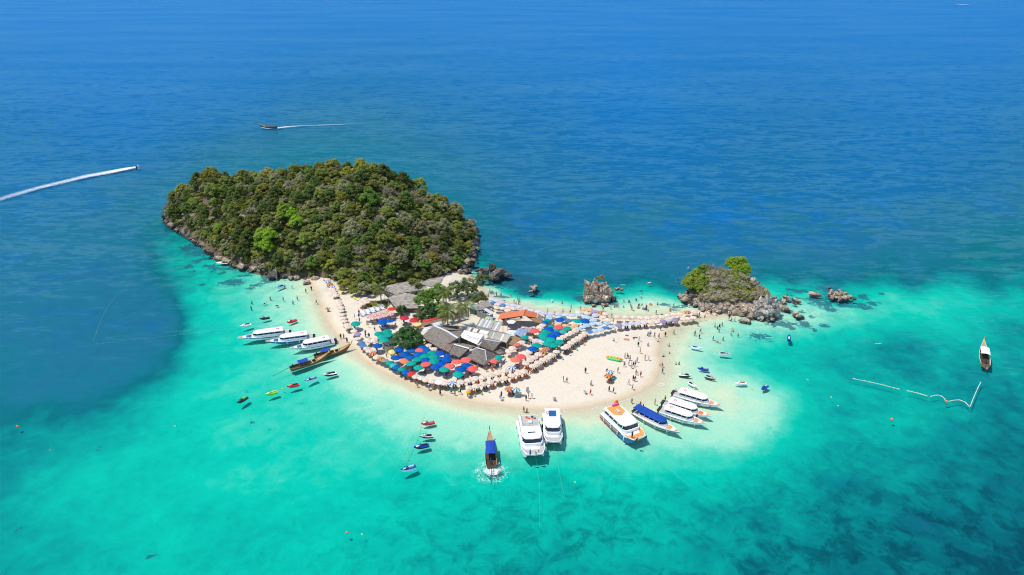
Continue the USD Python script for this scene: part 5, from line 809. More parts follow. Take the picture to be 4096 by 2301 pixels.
def speedboat(label, stern, bow, B=3.3, roof='gel_white', stripe='gel_navy', bowm='cushion_blue', band=(.5, .72), text=None, tside=1, tm='letter_dark', nwin=4, hullm='gel_white', fend='fender_white', raft=True):
    T, L = boat('speedboat', label, 'speedboat', stern, bow); sh = lambda s: 1.0 + .35 * s ** 2; R = hull_rings(L, B, sh); hull_parts(T, R, hullm, 'gel_white', stripe, band=band)
    x0, x1 = .12 * L, .69 * L; w = B * .40
    obj('cabin_wall', prism(outline(x0, x1 + .25, w, w * .92, nose=.16), .9, 1.62), 'gel_white', T); obj('window_band', prism(outline(x0 + .1, x1 + .12, w - .03, w * .9, nose=.16), 1.62, 2.2, .95, (x0 + x1) / 2), 'boat_glass', T)
    for i in range(nwin + 1):
        for s in (-1, 1): x = x0 + .3 + (x1 - x0) * .78 * i / nwin; obj('window_post', MB().tube([(x, s * w, 1.6), (x + .3, s * w * .955, 2.25)], .05, 4), 'gel_white', T)
    obj('roof', prism(outline(x0 - .3, x1 + .05, w * 1.06, w * 1.0, nose=.2), 2.2, 2.32, .97, (x0 + x1) / 2, .13), roof, T, smooth=30)
    obj('bow_seat', prism(outline(x1 + .5, L * .90, w * .72, w * .55, nose=.6), 1.13, 1.19), bowm, T); obj('foredeck_hatch', rbox((.7, .6, .06), .02, (L * .93, 0, 1.32)), 'teak', T)
    obj('aft_deck', MB().box((x0 * .5 - .05, 0, 1.0), (x0 * .8, B * .72, .06)), 'deck_grey', T); outboards(T, 3, B)
    if raft and roof == 'gel_white': obj('roof_ring', trimesh.creation.torus(.34, .07, major_sections=16, minor_sections=6).apply_translation((x0 + 1.2, 0, 2.48)), 'letter_red', T)
    for s in (-1, 1):
        for k in (.25, .5, .74): i = int(k * 17); q = R[i, 0 if s < 0 else 4]; obj('fender', MB().tube([q + [0, s * .13, -.05], q + [0, s * .10, -.85]], [.09, .11], 7), fend, T)
        obj('bow_rail', MB().tube([(x1 + .9, s * w * .95, 1.15), (x1 + 1.0, s * w * .95, 1.65), (L * .9, s * w * .42, 1.8), (L * .98, 0, 1.75)], .02, 4), 'steel', T)
    if text: lettering(T, text, tm, L * .42, tside * (B / 2 * .965 + .05), .52, .38, tside)
    return T
speedboat('white speedboat with dark side windows, farthest left of the three moored together', (1154.5, 1329), (949, 1351.5), stripe='gel_navy', text='ANUTDREA', band=(.62, .86))
speedboat('white speedboat with broad blue hull band, middle of the three on the left', (1249.7, 1345.6), (1061.6, 1366.5), stripe='gel_blue', band=(.05, .8), text='LOVE SEA ANDAMAN', tm='gel_navy')
speedboat('white speedboat with thin navy line nearest the brown longtails on the left', (1335.6, 1363), (1156.8, 1394), stripe='gel_navy', band=(.72, .92))
speedboat('white speedboat with brown rubbing line and lettered hull, farthest of the right row', (2699, 1572), (2888, 1624), stripe='gel_brown', bowm='teak', band=(.80, .95), text='SUNNET D MARINE', tside=-1, tm='letter_dark', fend='fender_blue')
speedboat('plain white speedboat with life jackets at its stern, middle of the right row', (2658, 1611.6), (2845, 1665), stripe='gel_grey', bowm='lifejacket', band=(.8, .92))
speedboat('white speedboat with green waterline, nearest of the white row on the right', (2644, 1639), (2825.5, 1695), stripe='gel_green', bowm='teak', band=(.78, .92), text='PL WATBEST TOURNS', tside=-1)
bb = speedboat('white speedboat under a long royal blue canvas canopy beside the orange decked catamaran', (2543.8, 1645.8), (2717.6, 1730), roof='canvas_blue', stripe='engine_black', bowm='teak', band=(.15, .5), raft=False)
obj('aft_canopy', MB().slab([(-.2, -1.2, 2.35), (1.6, -1.25, 2.4), (1.6, 1.25, 2.4), (-.2, 1.2, 2.35)], .05), 'canvas_blue', bb)
for x in (-.1, 1.5):
    for y in (-1.15, 1.15): obj('canopy_pole', MB().tube([(x, y, .9), (x, y, 2.35)], .025, 5), 'steel', bb)
def catamaran(label, stern, bow, B, hullm, deckm, roofkind, band=None):
    T, L = boat('catamaran', label, 'catamaran', stern, bow, 1.2, 1.5); W = B / 2
    for s in (-1, 1):
        R = []
        for i in range(14):
            q = i / 13; x = L * q; b_ = B * .13 * (1 - max(0, (q - .55) / .45) ** 2.4) + .02; z = 1.35 + .35 * q ** 2; k = -.5 + (z + .15) * max(0, (q - .72) / .28) ** 2.2; yo = s * (W - B * .13 - max(0, q - .8) * .6); R.append([(x, yo - b_, z), (x, yo - b_ * .8, .1 + max(0, k)), (x, yo, k), (x, yo + b_ * .8, .1 + max(0, k)), (x, yo + b_, z)])
        R = np.array(R); m = MB().loft(R, caps=False); m.add(np.vstack([R[0], R[0].mean(0)[None]]), [[1, 0, 5], [2, 1, 5], [3, 2, 5], [4, 3, 5], [0, 4, 5]]); obj('hull', m, hullm, T, smooth=35)
        if band:
            e = 0 if s < 0 else 4; c = 1 if s < 0 else 3; oo = np.array([0, s * .03, 0])
            for bi, (bm, f0, f1, i0, i1) in enumerate(band): o = oo * (1 + 1.2 * bi); lo = R[i0:i1, c] + (R[i0:i1, e] - R[i0:i1, c]) * f0 + o; hi = R[i0:i1, c] + (R[i0:i1, e] - R[i0:i1, c]) * f1 + o; q = np.stack([lo, hi], 1); obj('hull_panel', MB().loft(q if s > 0 else q[:, ::-1], caps=False), bm, T)
        for k in (.15, .38, .6, .8): i = int(k * 13); y = s * (W + .1); obj('fender', MB().tube([(L * k, y, 1.35), (L * k, y, .45)], [.12, .15], 7), 'fender_black' if roofkind == 'solar' else 'fender_white', T)
    dk = [(0, -W), (L * .80, -W + .05), (L * .97, -W * .68), (L * .985, 0), (L * .97, W * .68), (L * .80, W - .05), (0, W)]; obj('deck', MB().slab([(x, y, 1.45 + .3 * (x / L) ** 2) for x, y in dk], .35), 'gel_white', T)
    fd = [(L * .72, -W + .25), (L * .82, -W + .25), (L * .955, -W * .62), (L * .97, 0), (L * .955, W * .62), (L * .82, W - .25), (L * .72, W - .25)]; obj('foredeck', MB().slab([(x, y, 1.66 + .3 * ((x / L) ** 2 - .6)) for x, y in fd], .04), deckm, T)
    w = W - .42; x0, x1 = L * .07, L * .76; cab = [(x0, -w), (x1 - .9, -w), (x1, -w * .8), (x1 + .1, 0), (x1, w * .8), (x1 - .9, w), (x0, w)]; obj('cabin_wall', prism(cab, 1.4, 2.35), 'gel_white', T)
    up = [(x0 + .2, -w + .02), (x1 - 1.3, -w + .02), (x1 - .25, -w * .76), (x1 - .15, 0), (x1 - .25, w * .76), (x1 - 1.3, w - .02), (x0 + .2, w - .02)]; obj('windscreen', prism(up, 2.35, 3.1, .93, (x0 + x1) / 2 - .6), 'boat_glass', T)
    for s in (-1, 1):
        for k in range(5): x = x0 + .3 + (x1 - x0 - 1.6) * k / 4; obj('window_post', MB().tube([(x, s * (w + .0), 2.3), (x + .35, s * (w - .12), 3.15)], .09, 4), 'gel_white', T)
    obj('centre_post', MB().tube([(x1 - .1, 0, 2.3), (x1 - .95, 0, 3.15)], .05, 4), 'gel_white', T)
    rx1 = x1 - .75; rf = [(x0 - .35, -w * .97), (rx1 - 1.2, -w * 1.0), (rx1, -w * .74), (rx1 + .18, 0), (rx1, w * .74), (rx1 - 1.2, w * 1.0), (x0 - .35, w * .97)]; obj('roof', prism(rf, 3.1, 3.25, .97, (x0 + rx1) / 2, .10), 'gel_white', T, smooth=25)
    zt = 3.42
    if roofkind == 'orange':
        obj('sun_deck', prism([(x0 + .15, -w * .72), (x0 + 3.2, -w * .72), (x0 + 4.2, 0), (x0 + 3.2, w * .72), (x0 + .15, w * .72)], zt - .08, zt + .03), 'teak_orange', T); obj('hatch', MB().box((x0 + 2.6, 0, zt + .18), (1.3, .5, .3)), 'gel_grey', T); obj('rolled_mat', MB().tube([(x0 + .3, -.1, zt + .25), (x0 + .3, 1.7, zt + .25)], .26, 10), 'mat_pink', T); obj('life_jackets', MB().tm(rbox((.8, 1.0, .7), .2, (x0 - .25, 1.4, zt + .25))).tm(rbox((.6, .6, .5), .15, (x0 - .2, 1.5, zt + .8))), 'lifejacket', T)
    elif roofkind == 'grey':
        obj('sun_deck', MB().box((x0 + 2.1, 0, zt - .02), (3.9, w * 1.56, .08)), 'deck_grey', T); rl = MB()
        for z in (.35, .65): rl.tube([(x0 + .2, -w * .8, zt + z), (x0 + 4.1, -w * .8, zt + z), (x0 + 4.1, w * .8, zt + z), (x0 + .2, w * .8, zt + z)], .025, 4)
        for y in np.linspace(-w * .8, w * .8, 6): rl.tube([(x0 + 4.1, y, zt), (x0 + 4.1, y, zt + .65)], .025, 4)
        obj('rail', rl, 'steel', T); obj('hatch', MB().box((x0 + 3.0, .1, zt + .25), (1.0, .8, .5)), 'gel_white', T); obj('skylight', MB().box((rx1 - 2.0, 0, zt - .03), (.35, 1.7, .06)), 'boat_glass', T)
        for k in range(5): obj('life_jackets', rbox((.5, .6, .35), .12, (x0 + 1.0 + .5 * (k % 3), -.5 + .45 * k, zt + .2)), 'lifejacket' if k != 3 else 'cushion_blue', T)
    else:
        for k in range(4): obj('solar_panel', MB().box((x0 + 1.2 + k * .58, 0, zt), (.5, 1.75, .05)), 'cushion_blue', T)
        obj('roof_logo', MB().lathe([(.42, zt - .05), (.44, zt - .02), (.30, zt + .0), (.28, zt - .03)], 18).tm(rbox((.5, .16, .04), .02, (x0 + 1.3, -w * .62, zt))).tm(rbox((.9, .3, .03), .02, (x0 + 1.7, -w * .62, zt - .04))), 'letter_red', T) if False else obj('roof_logo', MB().tm(trimesh.creation.torus(.33, .06, major_sections=18, minor_sections=5).apply_translation((x0 + 1.7, -w * .64, zt - .02))).tm(rbox((.5, .14, .05), .02, (x0 + 2.3, -w * .64, zt - .02))), 'letter_red', T)
    obj('bow_rail', MB().tube([(L * .78, -W + .1, 1.6), (L * .80, -W + .1, 2.3), (L * .95, -W * .64, 2.4), (L * .965, 0, 2.4), (L * .95, W * .64, 2.4), (L * .80, W - .1, 2.3), (L * .78, W - .1, 1.6)], .025, 5), 'steel', T); outboards(T, 4, B, 'engine_black')
    return T
catamaran('big white catamaran with a grey railed sun deck on its roof', (2110, 1682), (2140, 1824), 5.5, 'gel_white', 'deck_grey', 'grey'); catamaran('smaller white catamaran with solar panels on its roof', (2207, 1656), (2214, 1772), 4.5, 'gel_white', 'deck_grey', 'solar')
catamaran('catamaran with orange decks and a red and blue hull', (2437, 1646), (2561, 1758), 5.4, 'gel_blue', 'teak_orange', 'orange', [('gel_white', .0, .78, 0, 9), ('gel_red', .02, .62, 0, 9)])
def longtail(label, stern, bow, canopy='canvas_blue', B=2.1, hullm='hull_wood', zb=2.6, tail=None, cov=(.28, .62), rim='plank_wood', hi=1.3):
    S, E = at(*stern, .9), at(*bow, zb); d = (E - S)[:2]; L = float(np.hypot(*d)); T = thing('longtail_boat', label, 'longtail boat', (S[0], S[1], 0), math.atan2(d[1], d[0])); R = []
    for i in range(18):
        q = i / 17; x = L * .93 * q; b_ = B / 2 * math.sin(math.pi * min(1, .30 + .70 * q) * .96 + .06) ** .75; b_ = max(b_, .05); z = .75 + .25 * (1 - q) ** 3 + (zb - 1.25) * max(0, (q - .45) / .55) ** 2.3; k = -.3 + (z - .2) * max(0, (q - .72) / .28) ** 1.7; R.append([(x, -b_, z), (x, -b_ * .82, .1 + max(0, k)), (x, 0, k), (x, b_ * .82, .1 + max(0, k)), (x, b_, z)])
    R = np.array(R); m = MB().loft(R, caps=False); m.add(np.vstack([R[0], R[0].mean(0)[None]]), [[1, 0, 5], [2, 1, 5], [3, 2, 5], [4, 3, 5], [0, 4, 5]]); obj('hull', m, hullm, T, smooth=35)
    rub = MB(); rub.tube(R[:, 0], .06, 5); rub.tube(R[:, 4], .06, 5); obj('gunwale', rub, rim, T)
    fl = np.stack([R[:13, 0] * [1, .86, 0] + [0, 0, .35], R[:13, 4] * [1, .86, 0] + [0, 0, .35]], 1); obj('floor', MB().loft(fl[:, ::-1], caps=False), 'hull_dark', T)
    for i in range(12, 17): a, b_ = R[i], R[i + 1] * .97 + R[i] * .03; obj('foredeck_plank', MB().slab([a[0] + [0, .04, -.06], b_[0] + [0, .04, -.06], b_[4] + [0, -.04, -.06], a[4] + [0, -.04, -.06]], .05), 'plank_wood', T)
    for k in (.68, .56): obj('thwart', MB().box((L * .93 * k, 0, .75), (.35, B * .82, .06)), 'plank_wood', T)
    tip = R[-1].mean(0); obj('prow', MB().tube([tip + [-.5, 0, -.6], tip + [.1, 0, 0], tip + [L * .05, 0, hi * .55], tip + [L * .07, 0, hi]], [.12, .13, .10, .07], 6), hullm, T); obj('ribbon', MB().tube([tip + [.12, 0, .02], tip + [L * .04, 0, hi * .42]], [.19, .16], 8), 'ribbon_yellow', T)
    x0, x1 = L * cov[0], L * cov[1]; w = B * .43; zc = 1.95; obj('canopy', MB().loft([[(x0 + (x1 - x0) * t, y, zc + .22 * (1 - (y / w) ** 2) + .03 * math.sin(t * 9)) for y in np.linspace(w, -w, 7)] for t in np.linspace(0, 1, 7)], caps=False), canopy, T)
    for x in (x0 + .1, (x0 + x1) / 2, x1 - .1):
        for s in (-1, 1): obj('canopy_post', MB().tube([(x, s * w * .97, .6), (x, s * w * .97, zc)], .035, 5), 'pole_wood', T)
    obj('engine', MB().tm(rbox((.9, .5, .5), .1, (.5, 0, 1.2))).tm(rbox((.35, .35, .35), .08, (.75, .1, 1.55))).tube([(.9, 0, 1.25), (1.9, .15, 1.5)], .035, 5), 'engine_black', T)
    tl = tail or 5.0; obj('tail_shaft', MB().tube([(.2, 0, 1.15), (-tl * .5, .05, .65), (-tl, .1, .12)], [.07, .05, .04], 6).tube([(-tl, .1, .12), (-tl - .12, .1, .10)], .16, 8), 'engine_black', T)
    return T, L
longtail('brown longtail boat with blue awning, lying nearer of the two by the left speedboats', (1161.5, 1472), (1322, 1400), tail=4.6, cov=(.18, .42)); longtail('brown longtail boat with its bow run up on the left beach', (1256.7, 1423.4), (1410, 1366.5), tail=4.0, cov=(.16, .40))
longtail('longtail boat under a blue tarpaulin roof backing off with churned foam', (1965, 1862), (1958, 1711), tail=4.6, cov=(.22, .62), B=2.5, zb=2.4); longtail('lone longtail boat with a white roof moored out on the right', (3943.4, 1458), (3937.6, 1352), 'gel_white', tail=3.0, cov=(.30, .62), B=2.5, rim='ribbon_white', hullm='plank_wood', zb=2.4)
longtail('dark longtail boat running left far out on the blue sea', (1106.8, 508), (1033, 494), 'canvas_blue', tail=4, cov=(.2, .5), hullm='hull_dark', hi=2.2)
def farboat(label, stern, bow):
    T, L = boat('motorboat', label, 'motorboat', stern, bow); R = hull_rings(L, L * .28, lambda s: .9 + .5 * s); hull_parts(T, R, 'gel_white', 'deck_grey', 'gel_navy'); obj('cabin_wall', prism(outline(L * .2, L * .6, L * .1, L * .09), .9, 2.1), 'gel_white', T); obj('window_band', prism(outline(L * .25, L * .63, L * .09, L * .08), 1.4, 1.9), 'boat_glass', T); outboards(T, 2, L * .28)
farboat('small white motorboat racing right at the head of its long wake', (549, 668), (559, 663.5)); farboat('tiny white motorboat far out near the top right', (3834, 18.5), (3818, 18)); farboat('tiny dark motorboat at the very top of the photo', (1312, 1.5), (1303, 1.2))

# jet skis: hull, hood, seat, handlebar
def jetski(hc, dc, sc):
    def build(p):
        L, B = 3.1, 1.1; R = hull_rings(L, B, lambda s: .48 + .22 * s, keel=-.2, n=10); R[:, :, 0] -= L / 2
        m = MB().loft(R, caps=False); m.add(np.vstack([R[0], R[0].mean(0)[None]]), [[1, 0, 5], [2, 1, 5], [3, 2, 5], [4, 3, 5], [0, 4, 5]]); obj('hull', m, hc, p, smooth=35)
        obj('deck', MB().loft(np.stack([R[:, 4], (R[:, 4] + R[:, 0]) / 2 + [0, .2, .10], (R[:, 4] + R[:, 0]) / 2 + [0, -.2, .10], R[:, 0]], 1), caps=False), dc, p, smooth=40)
        hd = hull(np.array([(-.1, -.3, .6), (-.1, .3, .6), (.9, -.34, .62), (.9, .34, .62), (1.45, 0, .66), (.05, -.22, 1.0), (.05, .22, 1.0), (.55, 0, .98), (.5, -.25, .9), (.5, .25, .9)])); obj('hood', hd, dc if dc != 'gel_white' else hc, p)
        obj('seat', hull(np.array([(-1.2, -.22, .6), (-1.2, .22, .6), (0, -.26, .6), (0, .26, .6), (-1.15, -.16, .88), (-1.15, .16, .88), (-.6, -.14, .80), (-.6, .14, .80), (-.05, -.15, .92), (-.05, .15, .92)])), sc, p)
        obj('handlebar', MB().tube([(.1, -.42, 1.08), (.22, 0, 1.1), (.1, .42, 1.08)], .035, 5), 'engine_black', p); obj('mirror', MB().box((.6, -.3, .98), (.12, .14, .1)).box((.6, .3, .98), (.12, .14, .1)), 'engine_black', p)
    return build
for k, c in dict(jet_red=(.62, .02, .03), jet_blue=(.008, .05, .34), jet_lime=(.22, .55, .05), jet_yellow=(.75, .62, .03), jet_grey=(.45, .46, .48), jet_orange=(.75, .22, .05), jet_sky=(.10, .32, .52), jet_darkgreen=(.03, .10, .06)).items(): mat(k, c, .25, spec=.5)
ZL, ZL2, ZN, ZR = Z(920, 1240, 4.307), Z(920, 1440, 4.307), Z(1550, 1600, 4.523), Z(2700, 1280, 4.824)
JS = [(Z60, (1840,828), (1722,870), 'gel_white','jet_sky','engine_black','white and pale blue jet ski by the rocks at the left beach top'), (ZL,(680,115),(510,150),'engine_black','engine_black','jet_grey','black jet ski behind the left speedboats'), (ZL,(1145,160),(980,215),'jet_red','jet_red','jet_grey','red jet ski between the left speedboats and the beach'), (ZL,(360,235),(170,285),'gel_white','gel_white','jet_darkgreen','white jet ski with dark seat beyond the farthest left speedboat'),
 (ZL2,(1835,215),(1610,262),'engine_black','gel_white','engine_black','white jet ski with black seat nearest the left beach in the string of five'), (ZL2,(1485,295),(1290,370),'gel_white','jet_blue','jet_grey','white jet ski with blue hood, second from the beach in the string'), (ZL2,(1190,410),(980,460),'jet_red','jet_red','engine_black','red jet ski in the middle of the string of five'), (ZL2,(815,535),(600,600),'jet_lime','jet_lime','jet_yellow','lime green jet ski with yellow seat'), (ZL2,(295,630),(125,740),'engine_black','engine_black','jet_lime','black jet ski with a green seat at the outer end of the string'),
 (ZN,(850,390),(610,435),'jet_red','jet_red','jet_grey','red jet ski with grey seat at the head of the float line in front'), (ZN,(825,640),(583,655),'engine_black','jet_grey','engine_black','dark grey jet ski below the red one on the float line'), (ZN,(748,805),(478,865),'engine_black','jet_blue','engine_black','black jet ski with a dark blue hood'), (ZN,(512,1190),(240,1285),'gel_white','jet_blue','jet_grey','white and blue jet ski alone at the foot of the float line'),
 (ZR,(320,515),(525,548),'gel_white','gel_white','jet_blue','white jet ski with a blue seat near the right bathers'), (ZR,(853,640),(1068,655),'gel_white','jet_grey','engine_black','silver jet ski floating over the turquoise hollow'), (ZR,(2200,380),(2200,290),'jet_blue','jet_blue','gel_white','royal blue jet ski seen end on by the dark weed patch'), (ZR,(648,945),(438,930),'jet_blue','jet_blue','jet_grey','dark blue jet ski with a grey seat in the right shallows'), (ZR,(82,1045),(315,1078),'engine_black','gel_white','jet_grey','white jet ski with lime flash on its hood'), (ZR,(582,1070),(785,1140),'engine_black','jet_grey','engine_black','silver jet ski slanting towards the three right speedboats'), (ZR,(270,1200),(408,1285),'gel_white','gel_white','engine_black','small white jet ski with black seat behind the right speedboats'), (ZR,(1372,1205),(1150,1230),'gel_white','gel_white','jet_orange','white jet ski with an orange seat'), (ZR,(1785,1255),(1670,1340),'jet_blue','jet_blue','jet_grey','blue jet ski with grey seat, outermost on the right')]
for zz, st, bw, hc, dc, sc, lab in JS:
    A, B = at(*zz(*st), .6), at(*zz(*bw), .6); c = (A + B) / 2; d = B - A; l = min(max(float(np.hypot(d[0], d[1])), 2.9), 3.7); T = place(('jet', hc, dc, sc), jetski(hc, dc, sc), 'jet_ski', lab, 'jet ski', (c[0], c[1], 0), math.atan2(d[1], d[0]), l / 3.1, 'jet skis moored in the shallows'); meta(stage.GetPrimAtPath(T), lab)
# ropes, float lines, buoys
mat('rope', (.22, .42, .34), .8); mat('float_white', (.56, .64, .46), .6); mat('float_yellow', (.72, .58, .10), .6); mat('buoy_orange', (.72, .20, .06), .5)
def line(name, label, cat, pts, r, m, z=.05, sag=False):
    P = np.array([at(u, v, h) for u, v, h in pts]); T = thing(name, label, cat, P[0]); obj('line', MB().tube(P - P[0], r, 4), m, T); return T
line('anchor_rope', 'pale anchor rope from the big white catamaran\'s bow running toward the camera', 'rope', [(2143, 1828, 1.5), (2148, 1880, .03), (2158, 1935, .03), (2160, 2030, .03), (2159, 2110, .03)], .010, 'rope'); line('anchor_rope', 'pale anchor rope running from the smaller white catamaran\'s bow', 'rope', [(2214, 1774, 1.5), (2232, 1860, .05), (2246, 1935, .03), (2258, 1990, .03)], .010, 'rope')
line('anchor_rope', 'pale anchor rope slanting right from the orange decked catamaran', 'rope', [(2566, 1762, 1.6), (2640, 1840, .2), (2690, 1885, .03), (2760, 1945, .03)], .010, 'rope'); line('anchor_rope', 'faint anchor rope beyond the blue canopied speedboat', 'rope', [(2720, 1735, .9), (2790, 1785, .03), (2880, 1840, .03)], .010, 'rope'); line('mooring_rope', 'thin mooring rope joining the string of five jet skis to the left beach', 'rope', [(1500, 1445, .5), (1350, 1495, .03), (1230, 1525, .03), (1195, 1542, .03), (1110, 1565, .03), (1055, 1582, .03), (985, 1612, .03), (960, 1625, .03)], .010, 'rope'); line('mooring_rope', 'thin mooring rope from the nearer brown longtail out to the left', 'rope', [(1165, 1480, .4), (1080, 1520, .03), (1010, 1535, .03)], .010, 'rope'); line('mooring_rope', 'thin mooring rope between the right jet skis', 'rope', [(2715, 1374, .1), (2770, 1388, .03), (2870, 1405, .03), (2990, 1430, .03)], .015, 'rope'); line('mooring_rope', 'thin mooring rope along the four jet skis in front', 'rope', [(1690, 1660, .03), (1672, 1725, .03), (1640, 1800, .03), (1590, 1890, .03), (1568, 1925, .03)], .010, 'rope')
def floats(name, label, pts, n, m='float_white', r=.10, big=()):
    P = np.array([at(u, v, .04) for u, v in pts]); T = thing(name, label, 'float line', P[0]); L = shapely.LineString(P[:, :2]); mb = MB()
    for i in range(n):
        c = L.interpolate((i + .5 + rng.uniform(-.2, .2)) / n, normalized=True); s = r * rng.uniform(.7, 1.25); q = L.interpolate(min(1, (i + .9) / n), normalized=True); d = np.array([q.x - c.x, q.y - c.y, 0]); d /= max(np.linalg.norm(d), 1e-6); o = np.array([c.x, c.y, .06]) - P[0]; obj('float', MB().tube([o - d * s * 1.6, o - d * s, o + d * s, o + d * s * 1.6], [s * .5, s, s, s * .5], 6), m, T)
    obj('line', MB().tube(P - P[0], .006, 4), 'rope', T); return T
ZF = Z(3350, 1300, 3.446)
def F_(l): return [ZF(*q) for q in l]
floats('float_line', 'long straight line of white floats in the right bay', F_([(210,740),(400,778),(600,822),(850,888)]), 42); floats('float_line', 'shorter line of white floats continuing the long one', F_([(958,908),(1100,940),(1235,980)]), 22); floats('float_line', 'curving line of white floats left of the orange float ball', F_([(1280,990),(1340,972),(1395,970),(1450,990),(1485,1030)]), 20); floats('float_line', 'arched line of white floats right of the orange float ball', F_([(1520,1058),(1600,1040),(1680,1035),(1760,1065),(1825,1135)]), 26); floats('float_line', 'taut line of white floats rising to the white roofed longtail', F_([(1825,1135),(1870,1020),(1930,880),(1975,790)]), 34, r=.11)
floats('float_line', 'short row of white floats below the reef', F_([(513,258),(600,257)]), 9); floats('float_line', 'pale tube of floats beside the dark weed patch', [(3060,1350),(3090,1353)], 8); Z08 = Z(0, 800, 2.0667); floats('float_line', 'dotted line of small floats crossing the left channel to the speedboats', [Z08(*q) for q in [(790,1192),(1080,1155),(1350,1130),(1600,1100),(1850,1068)]] + [(950, 1312), (1010, 1304), (1170, 1293)], 40, r=.06); floats('float_line', 'dotted line of floats running up the left deep water', [Z08(*q) for q in [(772,1164),(838,980),(890,885),(940,810),(1080,690)]], 30, r=.055); floats('float_line', 'green and yellow float line beside the four jet skis in front', [ZN(*q) for q in [(690,210),(640,290),(605,410),(545,610),(470,780),(415,880),(320,1060),(290,1120)]], 16, 'float_yellow', .09)
def buoy(p):
    obj('ball', trimesh.creation.icosphere(2, .36).apply_translation((0, 0, .15)), 'buoy_orange', p); obj('collar', trimesh.creation.torus(.30, .06, major_sections=14, minor_sections=6).apply_translation((0, 0, .2)), 'float_yellow', p)
for u, v, s, l in [(*ZF(1500,1062),1.0,'orange float ball where the white float lines meet'), (*ZF(2055,608),.9,'orange float ball behind the white roofed longtail\'s stern'), (71,1708,.9,'orange float ball with a streamer near the left edge'), (1388,2133,.7,'small orange float ball near the bottom'), (3567,1680,1.0,'orange and tan float tangle in the right bay'), (200,1802,.4,'tiny orange float ball in the lower left')]: T = place(('buoy',), buoy, 'buoy', l, 'buoy', at(u, v, .02), 0, s); meta(stage.GetPrimAtPath(T), l)
def mini(p): obj('float', MB().tube([(-.22, 0, .05), (-.12, 0, .05), (.12, 0, .05), (.22, 0, .05)], [.06, .12, .12, .06], 6), 'float_yellow', p)
for u, v in [(*ZL2(900,495),), (*ZL2(1450,80),), (*ZL2(1048,188),), (*ZR(65,455),), (*ZR(262,492),), (*ZR(805,598),), (*ZR(725,1165),), (*ZR(1475,1312),), (*ZR(1708,1365),), (*ZR(375,1328),), (3325,1590),(3352,1624),(3230,1520),(1215,1320),(700,1705),(2300,1930),(1448,2138)]: q = at(u, v, .02); T = place(('mini',), mini, 'buoy', None, 'buoy', q, rng.uniform(0, 3), 1.0, 'small yellow floats'); want(T, 'small yellow float on the water', q)
# foam: patchy  white on the water, thin sheets a few millimetres proud of it
usdkit.material(stage, '/World/Looks/foam', {'a': ('attribute', {'attribute': 'col'}), 's': ('separate_color', {}), 'g': ('geometry', {}), 'n': ('noise_texture', {'scale': 1.5, 'detail': 6.0, 'roughness': .75, 'distortion': 1.2}), 'k': ('math', {'math_type': 'multiply_add', 'value2': 1.9, 'value3': -.95}), 'ad': ('math', {'math_type': 'add'}), 'mr': ('map_range', {'from_min': .42, 'from_max': .78, 'to_min': 0., 'to_max': .92, 'clamp': True}), 'd': ('diffuse_bsdf', {'color': (.80, .84, .84)}), 't': ('transparent_bsdf', {}), 'm': ('mix_closure', {})}, [('a.color', 's.color'), ('g.position', 'n.vector'), ('n.fac', 'k.value1'), ('k.value', 'ad.value1'), ('s.r', 'ad.value2'), ('ad.value', 'mr.value'), ('mr.result', 'm.fac'), ('t.BSDF', 'm.closure1'), ('d.BSDF', 'm.closure2')], surface='m.closure')
def foam_strip(name, label, pts, w, amp):
    P = np.array([at(u, v, .012) for u, v in pts]); n = len(P); W = np.broadcast_to(w, (n,)); A = np.broadcast_to(amp, (n,)); s = np.linspace(0, n - 1, 4 * n); P = np.stack([np.interp(s, range(n), P[:, k]) for k in range(3)], 1); W = np.interp(s, range(n), W); A = np.interp(s, range(n), A); d = np.gradient(P, axis=0); d /= np.linalg.norm(d, axis=1, keepdims=True) + 1e-9; e = np.stack([-d[:, 1], d[:, 0], 0 * d[:, 0]], 1); c = np.array([-1, -.6, 0, .6, 1]); al = np.array([0, .8, 1.0, .8, 0])
    V = P[:, None] + e[:, None] * (W[:, None] * c[None])[..., None]; p = obj(name, MB().loft(V[:, ::-1], caps=False), 'foam', label=label, kind='stuff'); primvar(p, np.repeat((A[:, None] * al[None, ::-1]).reshape(-1, 1), 3, 1))
def foam_disc(name, label, u, v, rx, ry, amp, hole=0.0):
    c = at(u, v, .016); a = np.linspace(0, 2 * math.pi, 25); rr = np.array([.02, .3, .55, .78, 1.0]); al = np.array([amp * (1 - hole), amp * (1 - hole * .6), amp, amp * .75, 0]); V = np.array([[c + [rx * q * math.cos(t), ry * q * math.sin(t), 0] for t in a] for q in rr]); p = obj(name, MB().loft(V[::-1], caps=False), 'foam', label=label, kind='stuff'); primvar(p, np.repeat(np.repeat(al[::-1], 25)[:, None], 3, 1))
foam_strip('wake', 'long white wake trailing left behind the racing motorboat', [(556, 666), (500, 676), (430, 690), (350, 704), (250, 728), (150, 752), (60, 778), (-60, 815)], [1.2, 3.6, 4.6, 4.6, 4.2, 4.0, 4.2, 4.6], [1.0, .82, .72, .66, .62, .6, .56, .5])
foam_strip('wake', 'thin white wake behind the dark longtail far out', [(1046, 511), (1075, 513), (1108, 512), (1150, 507), (1220, 502), (1300, 500), (1360, 498), (1416, 494)], [.9, 1.1, 1.9, 2.6, 1.9, 1.8, 2.0, 1.5], [.9, .9, .85, .66, .5, .55, .52, .35]); foam_strip('wake', 'short pale wake of the tiny motorboat at the top right', [(3834, 19), (3862, 19), (3890, 19)], 6, [.9, .8, .3])
foam_disc('churned_foam', 'ring of churned foam round the stern of the blue roofed longtail', 1962, 1888, 5.2, 4.8, .44, .35); foam_disc('churned_foam', 'white boil of foam under the longtail\'s tail shaft', 1968, 1882, 2.4, 2.0, .85)
